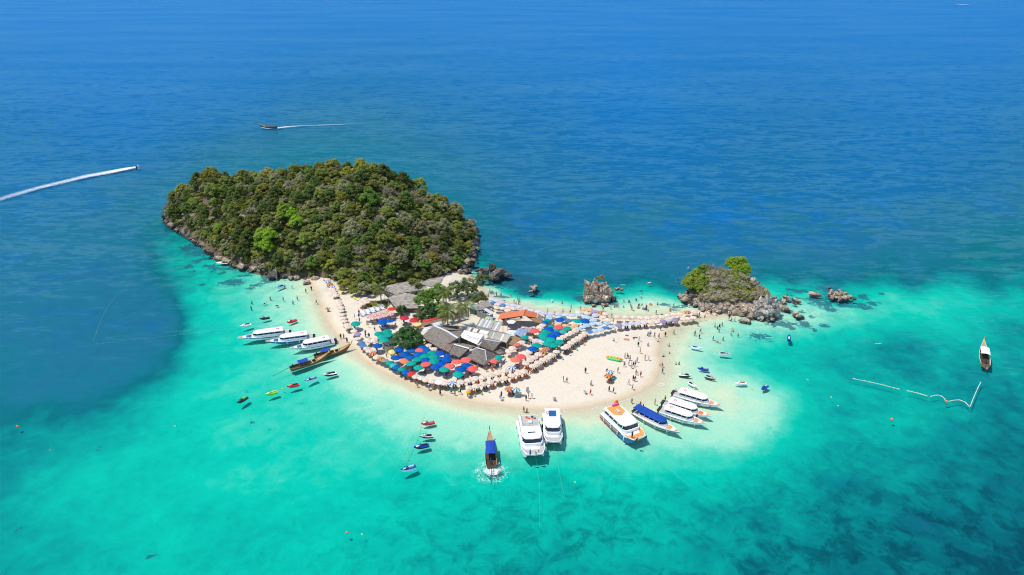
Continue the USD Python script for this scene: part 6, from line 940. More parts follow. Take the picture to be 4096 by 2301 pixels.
for u, v, rx, ry, a, l in [(725,860,3.2,1.6,.8,'hill\'s left tip'),(722,914,3,1.0,.78,'left shore rocks'),(760,938,2.5,.9,.6,'left shore'),(840,985,2.6,1.2,.62,'middle of the left shore'),(866,1012,2.4,1.2,.64,'square dark boulder'),(900,1050,4.2,1.5,.8,'lower left shore'),(980,1062,4.2,.9,.55,'lower shore rocks'),(2492,1140,1.2,.3,.6,'sea stack\'s right'),(1895,885,1.6,1.2,.5,'right cliff'),(3318,1152,1.3,.4,.45,'far right rock'),(3230,1174,1.3,.4,.42,'reef rocks'),(3150,1273,1.4,.5,.42,'crag\'s right foot')]: foam_disc('surf', f'white surf breaking at the {l}', u, v, rx, ry, a)
for u, v, rx, ry, a, l in [(2645,1540,1.5,1.0,.5,'tongue of white foam on the sand by the right speedboats'),(2385,1628,1.8,.5,.5,'foam lip on the waterline behind the orange decked catamaran'),(1335,1318,.9,.8,.5,'wet white swash on the left beach'),(2060,1625,3.5,.35,.42,'thin foam lip on the south waterline')]:
    c = at(u, v, 0); foam_disc('swash', l, u, v, rx, ry, a) 

foam_strip('swash', 'thin broken foam line along the south waterline of the sand', [ZD(*q) for q in [(1180,1013),(1240,1023),(1300,1032),(1360,1036.5),(1420,1035.5),(1480,1030.5),(1540,1017),(1590,1003),(1625,985),(1650,965)]], .38, [.2,.45,.5,.4,.55,.5,.45,.55,.4,.3])
foam_strip('swash', 'thin broken foam line along the left beach waterline', [ZD(*q) for q in [(800,770),(815,800),(835,835),(858,862),(885,884),(910,910),(945,934),(985,954)]], .3, [.2,.4,.45,.3,.35,.4,.35,.2])
# ------------------------------------------------------------------ people
for k, c in dict(skin_light=(.52, .30, .20), skin_tan=(.36, .185, .11), skin_brown=(.20, .10, .06), hair_black=(.015, .012, .012), hair_brown=(.07, .04, .022), hair_fair=(.32, .21, .09), c_black=(.02, .02, .025), c_navy=(.015, .03, .10), c_blue=(.02, .11, .45), c_red=(.5, .03, .03), c_orange=(.75, .16, .04), c_white=(.75, .74, .72), c_lilac=(.48, .44, .60), c_grey=(.25, .26, .28), c_yellow=(.70, .50, .05), c_teal=(.03, .28, .28), c_wine=(.22, .03, .06), c_pink=(.65, .22, .26), c_khaki=(.36, .28, .18), c_green=(.06, .26, .10)).items(): mat(k, c, .7, spec=.25)
SPH = {}
def sph(r, n=10):
    k = (round(r, 4), n)
    if k not in SPH: SPH[k] = m3.Manifold.sphere(r, n)
    return SPH[k]
def cap(a, b_, ra, rb, n=10): return m3.Manifold.batch_hull([sph(ra, n).translate(tuple(map(float, a))), sph(rb, n).translate(tuple(map(float, b_)))])
def union(L): return m3.Manifold.batch_boolean(L, m3.OpType.Add)
def tomesh(m): q = m.to_mesh(); return trimesh.Trimesh(q.vert_properties[:, :3], q.tri_verts, process=True)
def rotx(v, a): c, s = math.cos(a), math.sin(a); return np.array([v[0] * c + v[2] * s, v[1], -v[0] * s + v[2] * c])    # tilt forward (towards +x)
POSES = dict(stand=dict(), walk=dict(th=(.38, -.30), kn=(.10, .35), ar=(-.35, .35)), step=dict(th=(-.22, .30), kn=(.25, .08), ar=(.3, -.25)), hips=dict(ar=(.1, .1), sp=.55, el=(.9, .9), elin=1), reach=dict(ar=(.9, .2), sp=.35, el=(.3, .2), th=(.1, -.1)), photo=dict(ar=(1.1, 1.1), el=(1.1, 1.1), th=(.05, -.05)), bend=dict(lean=1.05, th=(.25, .1), kn=(.35, .3), ar=(-.1, -.2)), sit=dict(sitz=.12, th=(1.45, 1.35), kn=(.75, .6), lean=.12, ar=(.5, .5), el=(.5, .5)), squat=dict(sitz=.30, th=(1.9, 1.8), kn=(2.2, 2.1), lean=.5, ar=(.6, .6), el=(.6, .6)), arms=dict(sp=.95, th=(.2, -.25), kn=(.05, .2)), swim=dict(swim=1, ar=(2.6, 1.2), th=(.1, -.1), kn=(.1, .3)))
def person_parts(pose, top, bottom, fem=False, hair='hair_black', hat=None, k=1.0):
    q = dict(th=(.04, -.04), kn=(.03, .03), ar=(.06, -.06), sp=.16, el=(.18, .18), lean=.03, sitz=None, swim=0, elin=0); q.update(POSES[pose]); hz = .90 if q['sitz'] is None else q['sitz']
    P = np.array([0, 0, hz]); up = lambda v: P + rotx(np.array(v, float), q['lean']); sw = .185 if not fem else .165; hw = .10 if not fem else .115
    body, topm, botm = [], [], []
    ch, nk, hd = up((0, 0, .42)), up((0, 0, .56)), up((.03, 0, .70)); ws = up((0, 0, .17))
    body += [m3.Manifold.batch_hull([sph(.115).translate(tuple(up((0, s * .075, .36)))) for s in (-1, 1)] + [sph(.10 if not fem else .09).translate(tuple(up((0, s * .05, .17)))) for s in (-1, 1)] + [sph(.075).translate(tuple(up((0, s * (sw - .05), .50)))) for s in (-1, 1)]), m3.Manifold.batch_hull([sph(.10 if not fem else .09).translate(tuple(up((0, s * .05, .17)))) for s in (-1, 1)] + [sph(.115).translate(tuple(up((0, s * hw * .75, .0)))) for s in (-1, 1)]), cap(nk - [0, 0, .06], hd - [0, 0, .05], .06, .055)]
    fw_ = rotx(np.array([1., 0, 0]), q['lean'] * .3); body += [cap(hd, hd + [0.01, 0, .045], .088, .095, 12), cap(hd + fw_ * .04 - [0, 0, .05], hd, .062, .08), cap(hd + fw_ * .098 - [0, 0, .005], hd + fw_ * .085 + [0, 0, .03], .016, .011, 6)] + [sph(.022, 6).translate(tuple(hd + [0, s * .093, .0])) for s in (-1, 1)]
    legs = []
    for i, s in enumerate((-1, 1)):
        h = P + [0, s * hw, -.03]; a = q['th'][i]; kn = h + .42 * np.array([math.sin(a), .02 * s, -math.cos(a)]); b_ = a - q['kn'][i]; an = kn + .40 * np.array([math.sin(b_), 0, -math.cos(b_)]); toe = an + .17 * np.array([math.cos(b_ * .5), s * .25, -.22 + math.sin(b_) * .3]); body += [cap(h, kn, .088 if not fem else .092, .058), cap(kn, kn + (an - kn) * .35, .058, .060), cap(kn + (an - kn) * .35, an, .060, .038), cap(an - [.03, 0, .02], toe, .040, .030, 8)]; legs.append((h, kn, an))
        sh = up((0, s * sw, .50)); aa = q['ar'][i] + q['lean'] * .8; sp = q['sp']; d = np.array([math.sin(aa) * math.cos(sp), s * math.sin(sp), -math.cos(aa) * math.cos(sp)]); el = sh + .29 * d; e2 = aa + q['el'][i]; sp2 = sp * (-.6 if q['elin'] else .6); d2 = np.array([math.sin(e2) * math.cos(sp2), s * math.sin(sp2), -math.cos(e2) * math.cos(sp2)]); wr = el + .25 * d2; body += [cap(sh, el, .052, .040, 8), cap(el, wr, .041, .028, 8)]
        n1 = np.array([0, s, 0]) - d2 * d2[1] * s; n1 /= np.linalg.norm(n1); n2 = np.cross(d2, n1); pm = wr + d2 * .085; body.append(m3.Manifold.batch_hull([sph(.022, 6).translate(tuple(wr)), sph(.017, 6).translate(tuple(pm + n2 * .030)), sph(.017, 6).translate(tuple(pm - n2 * .030))]))
        for f_ in range(4): o = (f_ - 1.5) * .020; l = (.062, .075, .070, .055)[f_]; g = pm + n2 * o; m_ = g + d2 * l * .55 - n1 * .006; body += [cap(g, m_, .0095, .009, 6), cap(m_, m_ + d2 * l * .45 - n1 * .02, .009, .008, 6)]
        t0 = wr + d2 * .03 + n2 * .025; body.append(cap(t0, t0 + d2 * .05 + n2 * .03 - n1 * .01, .011, .009, 6))
        if top in ('shirt', 'dress', 'rash'): topm.append(cap(sh, sh + (el - sh) * (.75 if top != 'rash' else 1.0), .066, .056, 8))
    B_ = tomesh(union(body)); tors = lambda e, lo, hi: m3.Manifold.batch_hull([sph((.115 if z > .3 else .10) + e).translate(tuple(up((0, s * (.08 if z > .3 else .06), z)))) for s in (-1, 1) for z in (lo, hi)])
    if top in ('shirt', 'rash'): topm += [tors(.018, .05, .38), m3.Manifold.batch_hull([sph(.088).translate(tuple(up((0, s * (sw - .05), .50)))) for s in (-1, 1)] + [sph(.13).translate(tuple(up((0, s * .08, .36)))) for s in (-1, 1)])]
    elif top == 'dress': topm += [tors(.016, .1, .40)] + [m3.Manifold.batch_hull([sph(.12).translate(tuple(up((0, s * .06, .1)))) for s in (-1, 1)] + [sph(.10).translate(tuple(P + [0, s * .16, -.48 if q['sitz'] is None else .05])) for s in (-1, 1)])]
    elif top == 'bikini': topm += [cap(up((.03, -.07, .36)), up((.03, .07, .36)), .105, .105, 8)]
    elif top == 'vest': topm += [m3.Manifold.batch_hull([sph(.165).translate(tuple(up((0, s * .09, z)))) for s in (-1, 1) for z in (.22, .42)])]
    if bottom == 'shorts':
        botm += [m3.Manifold.batch_hull([sph(.13).translate(tuple(up((0, s * hw * .75, z)))) for s in (-1, 1) for z in (0, .07)])] + [cap(h, h + (kn - h) * .72, .108, .092, 8) for h, kn, an in legs]
    elif bottom == 'briefs': botm += [m3.Manifold.batch_hull([sph(.124).translate(tuple(up((0, s * hw * .75, z)))) for s in (-1, 1) for z in (-.02, .02)])]
    elif bottom == 'trousers': botm += [m3.Manifold.batch_hull([sph(.13).translate(tuple(up((0, s * hw * .75, z)))) for s in (-1, 1) for z in (0, .07)])] + [cap(h, kn, .105, .078, 8) for h, kn, an in legs] + [cap(kn, an, .078, .062, 8) for h, kn, an in legs]
    hr = union([cap(hd + [-.02, 0, .02], hd + [-.012, 0, .055], .098, .100, 10)] + ([cap(hd + [-.06, 0, .02], hd + [-.07, 0, -.22], .075, .05, 8)] if fem else [])) - m3.Manifold.cube((.2, .4, .12), True).translate(tuple(hd + [.12, 0, -.02]))
    ey = trimesh.util.concatenate([trimesh.creation.icosphere(1, .011).apply_translation(hd + fw_ * .088 + [0, s * .034, .018]) for s in (-1, 1)])
    out = [('body', B_, 'skin'), ('hair', tomesh(hr), hair), ('eyes', ey, 'hair_black')]
    if topm: out.append(('top', tomesh(union(topm)), 'T'))
    if botm: out.append(('bottoms', tomesh(union(botm)), 'B'))
    if hat: out.append(('hat', MB().lathe([(.0, .17), (.09, .16), (.11, .09), (.22, .07), (.22, .06), (.10, .07)], 14).mesh(), hat)); m = out[-1]; out[-1] = ('hat', (m[1][0] + hd, m[1][1]), hat)
    if q['swim']:
        R = trimesh.transformations.rotation_matrix(math.radians(78), [0, 1, 0]); fx = []
        for n_, m_, t_ in out:
            t2 = m_ if isinstance(m_, trimesh.Trimesh) else trimesh.Trimesh(*m_, process=False); t2 = t2.copy(); t2.apply_translation((0, 0, -1.35)); t2.apply_transform(R); fx.append((n_, t2, t_))
        out = fx
    return out
PCACHE = {}
def look(key):
    pose, top, tc, bot, bc, fem, skin, hair, hat = key; g = (pose, top, bot, fem, hat is not None)
    if g not in PCACHE: PCACHE[g] = person_parts(pose, top, bot, fem, 'H', 'HAT' if hat else None)
    def build(p):
        for n_, m_, t_ in PCACHE[g]: obj(n_, m_, {'skin': skin, 'T': 'c_' + tc, 'B': 'c_' + bc, 'H': hair, 'HAT': hat or 'c_white'}.get(t_, t_), p, smooth=50)
    return build
LOOKS = {  # top, colour, bottom, colour, female, skin, hair, hat, words
 'm_black': ('shirt','black','shorts','black',0,'skin_tan','hair_black',None,'black shirt and shorts'), 'm_navy': ('none','black','shorts','navy',0,'skin_tan','hair_black',None,'navy shorts'), 'm_red': ('none','black','shorts','wine',0,'skin_light','hair_brown',None,'dark red shorts'), 'm_white': ('shirt','white','shorts','navy',0,'skin_tan','hair_black',None,'white shirt'), 'm_bluetop': ('shirt','blue','shorts','black',0,'skin_brown','hair_black',None,'blue shirt'), 'm_redtop': ('shirt','red','shorts','red',0,'skin_tan','hair_black',None,'red shirt'), 'm_yellow': ('shirt','yellow','shorts','wine',0,'skin_tan','hair_black',None,'yellow shirt'), 'm_teal': ('none','black','shorts','teal',0,'skin_light','hair_brown',None,'teal shorts'), 'm_grey': ('shirt','grey','shorts','black',0,'skin_tan','hair_black',None,'grey shirt'), 'm_wet': ('rash','navy','trousers','black',0,'skin_tan','hair_black',None,'dark wetsuit'),
 'f_black': ('bikini','black','briefs','black',1,'skin_light','hair_brown',None,'black bikini'), 'f_red': ('bikini','red','briefs','red',1,'skin_tan','hair_black',None,'red bikini'), 'f_dress': ('dress','lilac','none','black',1,'skin_light','hair_black',None,'lilac dress'), 'f_orange': ('dress','orange','none','black',1,'skin_tan','hair_black',None,'orange dress'), 'f_khaki': ('dress','khaki','none','black',1,'skin_tan','hair_fair',None,'khaki wrap'), 'f_white': ('shirt','white','briefs','white',1,'skin_light','hair_black','c_white','white sun hat'), 'f_lilac': ('shirt','lilac','shorts','black',1,'skin_light','hair_black',None,'lilac top'), 'f_pink': ('bikini','pink','briefs','pink',1,'skin_light','hair_fair',None,'pink bikini'), 'f_green': ('dress','green','none','black',1,'skin_light','hair_black','c_white','green dress'), 'f_darkdress': ('dress','black','none','black',1,'skin_tan','hair_black',None,'long dark dress'), 'm_vest': ('vest','orange','shorts','navy',0,'skin_tan','hair_black',None,'orange life jacket'), 'm_blue2': ('none','black','shorts','blue',0,'skin_light','hair_fair','c_white','white cap')}
VERB = dict(stand='standing', walk='walking', step='walking', hips='standing', reach='reaching', photo='photographing', bend='bending', sit='sitting', squat='crouching', arms='striding', swim='swimming')
def person(u, v, lk, pose='stand', ang=None, sc=1.0, zbase=None, wet=None, where=None):
    """u, v: where the feet (or the waterline, when deep in) show."""
    top, tc, bot, bc, fem, skin, hair, hat, words = LOOKS[lk]; z0 = 0.0
    q = at(u, v, zbase or 0.0); gz_ = ground_z(q[0], q[1])
    if zbase is None and gz_ > 0: q = at(u, v, gz_); z0 = gz_
    elif zbase is None: z0 = max(gz_, -1.1) if wet is None else -wet
    else: z0 = zbase
    if pose == 'swim': z0 = .02
    key = (pose, top, tc, bot, bc, fem, skin, hair, hat); a = rng.uniform(0, 6.28) if ang is None else ang
    T = place(('person', key), look(key), 'person', None, 'person', (q[0], q[1], z0), a, sc * rng.uniform(.94, 1.04), 'people on the beach and in the shallows')
    kid = 'child' if sc < .8 else 'person'
    loc = ' in the water' if (z0 < -.25 or pose == 'swim') and pose != 'swim' else ''
    if where: meta(stage.GetPrimAtPath(T), f'{kid} in {words} {VERB[pose]} {where}')
    else: want(T, f'{kid} in {words} ' + ('wading' if loc else VERB[pose]), q)
Z9 = Z(2400, 1350, 6.03)
for x, y, lk, po in [(920,222,'m_black','walk'),(965,380,'m_red','stand'),(1145,210,'f_khaki','squat'),(597,500,'f_khaki','stand'),(655,500,'f_lilac','stand'),(724,560,'m_navy','hips'),(893,598,'f_dress','stand'),(1083,548,'f_orange','stand'),(1170,552,'f_white','photo'),(585,708,'m_grey','walk'),(693,680,'m_yellow','stand'),(760,745,'f_dress','stand'),(803,712,'m_black','walk'),(847,690,'m_red','hips'),(427,852,'m_black','stand'),(866,908,'f_red','stand'),(978,948,'m_red','walk'),(797,1045,'m_black','stand'),(840,1058,'m_black','walk'),(690,1140,'f_pink','walk'),(783,1255,'m_navy','arms'),(218,1300,'f_darkdress','stand'),(320,1340,'m_bluetop','walk'),(338,90,'f_lilac','sit'),(1405,105,'f_white','bend'),(165,880,'m_black','stand'),(270,940,'m_black','sit'),(350,1000,'m_grey','sit'),(230,1020,'f_black','sit'),(1500,720,'m_red','arms'),(1505,860,'m_bluetop','walk')]: person(*Z9(x, y), lk, po)
for x, y, sc in [(688,500,.6),(912,885,.55),(1443,700,.5)]: person(*Z9(x, y), 'm_navy', 'stand', sc=sc)
for x, y, lk, po, wt in [(1675,205,'f_black','sit',.05),(1675,385,'m_navy','stand',1.2),(1510,465,'f_lilac','squat',.1),(1832,640,'m_navy','stand',1.0),(1905,645,'f_black','stand',.8)]: person(*Z9(x, y), lk, po, wet=wt)
for x, y, lk, po in [(940,985,'f_white','stand'),(1215,865,'f_lilac','stand'),(1310,905,'f_khaki','photo'),(1418,920,'f_khaki','stand'),(1572,885,'m_black','stand'),(1778,820,'f_khaki','walk'),(1460,735,'m_bluetop','stand'),(725,485,'f_white','stand'),(282,435,'f_khaki','stand'),(165,425,'f_darkdress','stand'),(72,255,'m_blue2','stand'),(2255,520,'m_red','stand'),(2215,480,'f_red','stand'),(2340,415,'f_white','stand'),(2385,420,'m_black','stand'),(2358,625,'m_grey','step'),(800,650,'f_dress','stand'),(355,800,'f_pink','stand'),(1600,600,'m_black','sit'),(1720,610,'m_grey','sit'),(1760,610,'f_darkdress','sit'),(1110,630,'m_teal','sit'),(1320,600,'f_pink','sit'),(870,690,'m_red','sit')]: person(*Z8(x, y), lk, po)
for x, y, lk, po, wt in [(262,215,'m_red','stand',.4),(350,172,'m_navy','stand',.9),(735,150,'f_black','stand',.35),(765,190,'m_navy','stand',.8),(935,160,'m_wet','stand',.5),(805,245,'m_teal','swim',1),(568,175,'f_pink','stand',1.0),(920,190,'m_vest','stand',1.0),(1035,220,'f_red','stand',.9),(1108,230,'m_wet','stand',.6),(1165,255,'f_black','swim',1),(1120,155,'m_vest','stand',1.1),(1390,105,'m_red','stand',.95),(1780,125,'m_black','stand',.95),(1692,275,'f_khaki','stand',.4),(1350,340,'f_green','stand',.15),(1490,345,'m_black','swim',1),(2140,165,'f_white','stand',.9),(700,35,'m_wet','stand',1.1),(575,25,'f_pink','stand',1.1),(1000,115,'m_teal','swim',1),(2285,850,'m_teal','stand',.2),(2395,905,'m_green' if 'm_green' in LOOKS else 'm_wet','stand',.5)]: person(*Z8(x, y), lk, po, wet=wt)
for x, y, lk, po, wt in [(382,290,'m_grey','stand',.25),(490,238,'f_lilac','walk',.3),(470,340,'m_wet','stand',.5),(735,370,'m_bluetop','stand',.7),(795,405,'f_black','swim',1),(928,370,'m_grey','stand',.8),(1085,270,'m_yellow','stand',.85),(1218,295,'m_teal','stand',.9),(850,220,'f_pink','stand',.85),(825,160,'m_black','stand',.9),(862,115,'m_black','stand',.95),(770,118,'f_lilac','stand',.85),(910,92,'m_wet','stand',.95),(1110,165,'f_khaki','swim',1),(1085,15,'f_lilac','stand',.5),(1150,10,'m_teal','stand',.6)]: person(*ZR(x, y), lk, po, wet=wt)
for x, y, lk, po in [(1025,1280,'f_white','stand'),(1040,1345,'m_black','stand'),(790,1270,'f_pink','sit'),(605,1225,'m_teal','stand'),(640,1180,'f_pink','stand'),(330,990,'f_pink','stand'),(690,1250,'f_darkdress','stand'),(500,1150,'f_lilac','sit'),(1280,840,'f_white','stand')][:8]: person(*ZI(x, y), lk, po)
for x, y, lk, po in [(1628,1380,'f_khaki','walk'),(1905,1445,'f_white','stand'),(1990,1440,'f_khaki','stand'),(380,175,'m_grey','stand'),(465,195,'m_black','stand'),(880,650,'m_white','stand')]: person(*Z2(x, y), lk, po)
for x, y, lk, po in [(105,735,'m_bluetop','stand'),(210,715,'f_khaki','stand'),(430,700,'m_white','stand'),(480,725,'m_grey','stand'),(370,845,'f_darkdress','stand'),(630,810,'m_bluetop','stand'),(725,860,'f_khaki','stand'),(860,830,'m_black','walk'),(1030,890,'f_khaki','stand'),(1195,830,'m_red','stand'),(1290,790,'f_lilac','stand'),(1845,900,'m_bluetop','stand'),(2030,890,'m_bluetop','stand'),(2120,840,'m_black','stand'),(2200,800,'f_darkdress','stand'),(1480,280,'f_khaki','walk'),(1540,200,'f_lilac','stand'),(1610,250,'m_red','stand'),(1640,270,'f_orange','squat'),(1690,230,'m_vest','stand'),(1580,190,'m_black','stand'),(1810,230,'f_white','stand'),(1845,210,'f_lilac','stand'),(2320,220,'f_pink','step'),(1260,240,'m_red','stand')]: person(*Z4(x, y), lk, po)
for x, y, lk, po in [(2060,680,'m_wet','stand'),(1530,885,'f_pink','photo'),(1610,912,'f_black','stand'),(2190,985,'f_khaki','bend'),(2180,1200,'m_redtop','walk'),(628,1345,'m_black','stand'),(690,1290,'f_black','stand'),(765,1285,'f_white','walk'),(225,1245,'m_black','stand'),(690,700,'m_vest','stand'),(740,680,'f_orange','stand'),(1585,230,'m_wet','walk'),(320,1200,'m_black','sit'),(440,1150,'m_bluetop','sit')]: person(*Z7(x, y), lk, po)
ZC = Z(2350, 1550, 4.385)
for x, y, lk, po, wt in [(775,275,'f_khaki','walk',.1),(862,330,'m_wet','stand',.15),(925,330,'f_red','stand',.2),(980,330,'m_black','stand',.4),(1180,295,'m_red','reach',.15)]: person(*ZC(x, y), lk, po, wet=wt, sc=.65 if x in (862, 980) else 1.0)
ZB = Z(1850, 1620, 4.824)
person(*ZB(1185,140), 'm_redtop', 'stand', wet=.3); person(*ZB(1243,148), 'm_grey', 'stand', wet=.35)
for x, y, lk, po, zb_, wh in [(1305,985,'m_bluetop','stand',1.75,'on the big white catamaran\'s foredeck'),(1415,975,'m_yellow','bend',1.75,'on the big white catamaran\'s foredeck')]: person(*ZB(x, y), lk, po, zbase=zb_, where=wh)
person(*ZC(780,880), 'm_wet', 'stand', zbase=1.75, where='on the orange decked catamaran\'s foredeck'); person(*ZC(850,940), 'm_black', 'squat', zbase=1.75, where='at the bow of the orange decked catamaran'); person(*ZC(1540,80), 'm_red', 'sit', zbase=1.0, where='on the stern of the farthest right speedboat'); person(*ZC(1360,240), 'm_vest', 'stand', zbase=1.0, where='at the stern of the middle right speedboat'); person(*ZC(1915,520), 'm_black', 'sit', zbase=1.2, where='in the bow of the nearest white speedboat')
for x, y, lk, po in [(1900+12,500,'m_black','stand'),(1962,495,'f_khaki','stand'),(1835,545,'m_white','walk'),(2335,465,'m_grey','stand'),(2020,560,'f_darkdress','stand'),(1700,35,'f_khaki','bend')]: person(*ZL(x, y), lk, po)
for x, y, lk, po, wt in [(2290,1085,'f_lilac','walk',None),(2447,1190,'f_khaki','bend',None),(2145,935,'m_black','walk',None),(2220,900,'m_wet','stand',None),(1955,865,'f_white','stand',.3),(1835,740,'m_grey','stand',.3),(1740,745,'f_pink','stand',.4),(1855,860,'f_lilac','stand',.5),(1655,1015,'f_khaki','stand',.8),(1832,1025,'m_teal','stand',.6),(2025,1020,'m_white','stand',.4),(1588,1068,'f_lilac','swim',1),(1398,1065,'m_red','stand',1.1),(1965,1078,'f_lilac','stand',.7),(1755,1110,'m_black','swim',1),(1390,1138,'m_wet','stand',1.0)]: person(*Z60(x, y), lk, po, wet=wt)
for x, y, lk, po, wt in [(302,1010,'m_black','stand',.3),(385,975,'m_wet','stand',.4),(397,1120,'f_pink','stand',.3),(495,1165,'m_wet','stand',.3),(558,1175,'f_lilac','stand',.3),(702,1168,'f_pink','stand',.8),(803,1228,'m_red','stand',.6),(828,1225,'f_black','stand',.7),(825,1258,'m_teal','stand',.5),(812,1298,'f_khaki','stand',.2),(745,1275,'f_white','stand',.3),(775,1308,'f_lilac','stand',.2),(605,1243,'m_black','swim',1),(1295,1240,'f_white','swim',1),(1442,1265,'m_navy','stand',1.1),(378,1195,'f_pink','stand',.1)]: person(*ZS(x, y), lk, po, wet=wt)
for x, y, lk, po in [(1020,390,'f_red','stand'),(1215,325,'m_navy','stand'),(1388,325,'m_red','stand'),(850,320,'f_lilac','stand'),(1000,540,'m_white','stand'),(790,400,'m_black','sit'),(520,925,'f_red','sit'),(460,1110,'m_black','stand'),(1640,240,'f_pink','stand'),(1415,205,'f_black','stand')]: person(*Z6(x, y), lk, po)
for x, y, lk, po in [(825,960,'m_redtop','stand'),(815,990,'m_bluetop','sit'),(835,1140,'m_vest','stand'),(1200,1350,'m_white','stand'),(980,1440,'m_grey','stand'),(1380,1260,'m_bluetop','sit'),(1450,1250,'m_redtop','sit'),(75,885,'f_khaki','bend')]: person(*Z1(x, y), lk, po)
for u, v, lk in [(2755,1069,'f_pink'),(2713,1119,'m_black'),(2600,1130,'f_white'),(2562,1165,'m_wet'),(2565,1186,'f_pink'),(2545,1198,'m_black')]: person(u, v, lk, 'swim')

# ------------------------------------------------------------------ things on the sand
bz = thing('banana_boat', 'orange and green inflatable banana boat lying on the open sand', 'banana boat', (*at(*Z9(345, 520), 1.1)[:2], ground_z(*at(*Z9(345, 520), 1.1)[:2])), math.radians(-20))
mat('banana_orange', (.82, .30, .02), .4); mat('banana_green', (.10, .62, .20), .4)
for y, m_, l in ((.0, 'banana_orange', 4.9), (-.55, 'banana_green', 4.0), (.55, 'banana_green', 4.0)): xs = np.linspace(-l / 2, l / 2, 11); obj('tube', MB().tube([(x, y, .32 + (.12 if y == 0 else 0) + .30 * max(0, abs(x) / (l / 2) - .6)) for x in xs], [.10, .24, .30, .31, .31, .31, .31, .31, .30, .24, .08], 10), m_, bz, smooth=40)
for i in range(5): obj('seat_grip', MB().box((-1.6 + i * .8, 0, .80), (.10, .55, .12)), 'banana_orange' if i % 2 else 'jet_yellow', bz)
q = at(*Z1(735, 560), 1.2); sf = thing('surfboard', 'yellow surfboard with a white tip lying below the hill bushes', 'surfboard', (q[0], q[1], ground_z(q[0], q[1]) + .25), math.radians(-48)); obj('board', prism([(x, s * .32 * math.sqrt(max(0, 1 - (x / 1.7) ** 4))) for s, R_ in ((-1, np.linspace(-1.7, 1.0, 9)), (1, np.linspace(1.0, -1.7, 9))) for x in R_], 0, .09), 'jet_yellow', sf); obj('tip', prism([(1.0, -.302), (1.4, -.23), (1.7, 0), (1.4, .23), (1.0, .302)], 0, .09), 'gel_white', sf)
for (x, y, w_, d_, c, l) in [(640,930,1.6,.9,'c_orange','orange towel spread on the open sand'),(650,835,1.0,.6,'c_blue','blue towel dropped on the open sand'),(850,878,1.4,.5,'c_wine','dark red towel on the open sand'),(815,912,.6,.4,'c_wine','small dark red bag on the open sand'),(390,1005,.8,.4,'c_lilac','pale lilac mat by the sitting person')]:
    q = at(*Z8(x, y), 1.15); T = thing('towel', l, 'towel', (q[0], q[1], ground_z(q[0], q[1]) + .06), rng.uniform(-.5, .1)); a = np.linspace(-w_ / 2, w_ / 2, 7); b_ = np.linspace(d_ / 2, -d_ / 2, 5); obj('cloth', MB().loft([[(xx, yy, .05 * math.sin(xx * 7 + yy * 5) + .03) for yy in b_] for xx in a], caps=False), c, T)
def aboard(p):
    for s in (-1, 1): obj('panel', MB().slab([(-.32, s * .45, 0), (.32, s * .45, 0), (.32, s * .03, 1.45), (-.32, s * .03, 1.45)], .04, (0, -s, 0)), 'gel_grey', p)
for u, v, l in [(*Z8(1170, 830), 'leaning grey A-frame board on the open sand'), (*Z7(665, 1100), 'tall grey A-frame board beside the white table')]: q = at(u, v, 1.1); T = place(('aboard',), aboard, 'sign_board', l, 'board', (q[0], q[1], ground_z(q[0], q[1])), .4, 1.0); meta(stage.GetPrimAtPath(T), l)
def armchair(p):
    obj('seat', rbox((.5, .5, .07), .02, (0, 0, .42)), 'gel_grey', p); obj('backrest', MB().slab([(-.25, .25, .42), (.25, .25, .42), (.25, .42, 1.0), (-.25, .42, 1.0)], .05), 'gel_grey', p)
    for a in (-.22, .22):
        for b_ in (-.22, .22): obj('leg', MB().tube([(a, b_, 0), (a, b_, .42)], .03, 5), 'gel_grey', p)
        obj('arm', MB().box((a * 1.15, 0, .64), (.06, .5, .04)), 'gel_grey', p)
for u, v, a, l in [(*Z7(1308, 1290), 3.3, 'lone pale grey chair standing on the open sand'), (*Z7(2062, 1140), 2.6, 'lifeguard style pale chair beside the person in red'), (*Z7(40, 1280), 1.0, 'small chair with a bundle left of the white table')]: q = at(u, v, 1.0); T = place(('arm',), armchair, 'chair', l, 'chair', (q[0], q[1], ground_z(q[0], q[1])), a, 1.3); meta(stage.GetPrimAtPath(T), l)
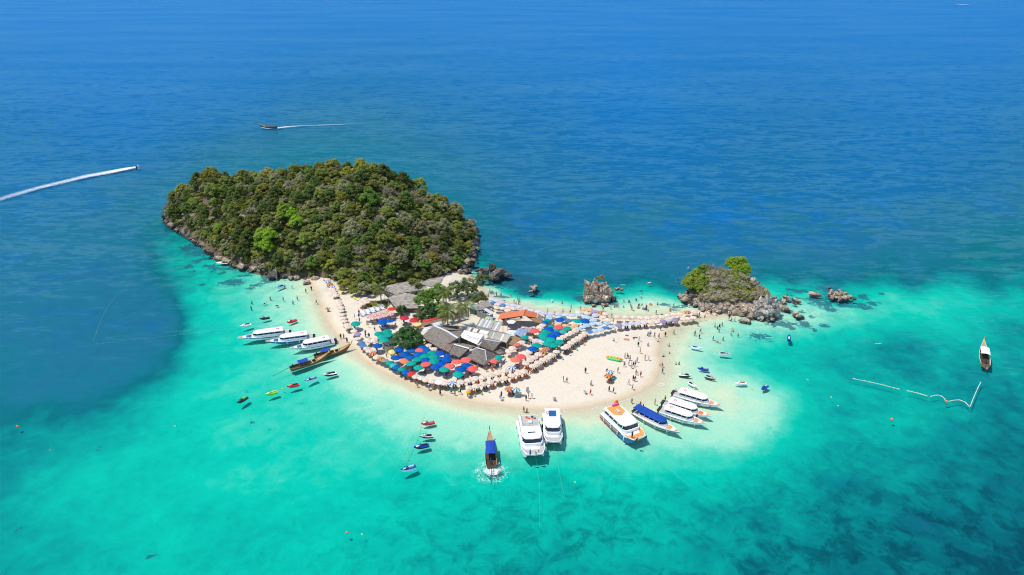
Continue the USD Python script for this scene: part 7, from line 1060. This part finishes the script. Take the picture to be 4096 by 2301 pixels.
q = at(*Z7(470, 1190), 1.0); T = thing('table', 'long white plastic table under the teal striped parasol on the sand', 'table', (q[0], q[1], ground_z(q[0], q[1])), .05); small_table('plastic_white', 2.4, .85, .74)(T)
q = at(*Z9(300, 1010), 1.0); T = thing('table', 'pale table in the shade of the lone parasol pair', 'table', (q[0], q[1], ground_z(q[0], q[1])), .4); small_table('plastic_teal', 1.0, .7, .6)(T)
q = at(*Z1(1040, 1245), 1.1); sg = thing('sign_post', 'wooden post with five stacked name planks', 'sign post', (q[0], q[1], ground_z(q[0], q[1]))); obj('post', MB().box((0, 0, 1.2), (.08, .08, 2.4)), 'wood', sg)
for i in range(5): obj('plank', MB().box((0, -.06, 1.1 + i * .28), (.95, .03, .17)), 'bark', sg)
for x, y, l in [(2130+1700-1700,0,'')][:0]: pass
for u, v, c1, l in [(*ZI(472, 1335), 'cloth_peach_a', 'closed tan parasol standing at the end of the spit'), (*ZI(572, 1325), 'c_wine', 'closed dark red parasol standing at the end of the spit'), (*Z1(725, 1090), 'gel_grey', 'closed grey parasol on the left sand'), (*Z8(312, 590), 'c_grey', 'closed grey parasol among the pale blue ones')]:
    q = at(u, v, .6); T = thing('closed_parasol', l, 'parasol', (q[0], q[1], max(0, ground_z(q[0], q[1])))); obj('pole', MB().tube([(0, 0, -.2), (0, 0, 2.2)], .03, 5), 'pole_wood', T); obj('canopy', MB().lathe([(.03, 2.25), (.10, 1.9), (.19, 1.2), (.16, .9), (.05, .85)], 8), c1, T)
def ring(c):
    return lambda p: obj('tube', trimesh.creation.torus(.42, .14, major_sections=18, minor_sections=8).apply_translation((0, 0, .05)), c, p)
for u, v, c, l in [(*Z8(1222, 105), 'c_orange', 'orange swim ring floating among the bathers'), (*Z8(1100, 220), 'c_blue', 'blue swim ring held by a bather'), (*Z8(405, 142), 'c_red', 'red swim ring beside the sea stack'), (*Z8(920, 178), 'c_pink', 'pink swim ring among the bathers')]: q = at(u, v, .03); T = thing('swim_ring', l, 'swim ring', q); ring(c)(T)
# cut back sand marks and scraped patches are colour of the sand itself
finish_labels()
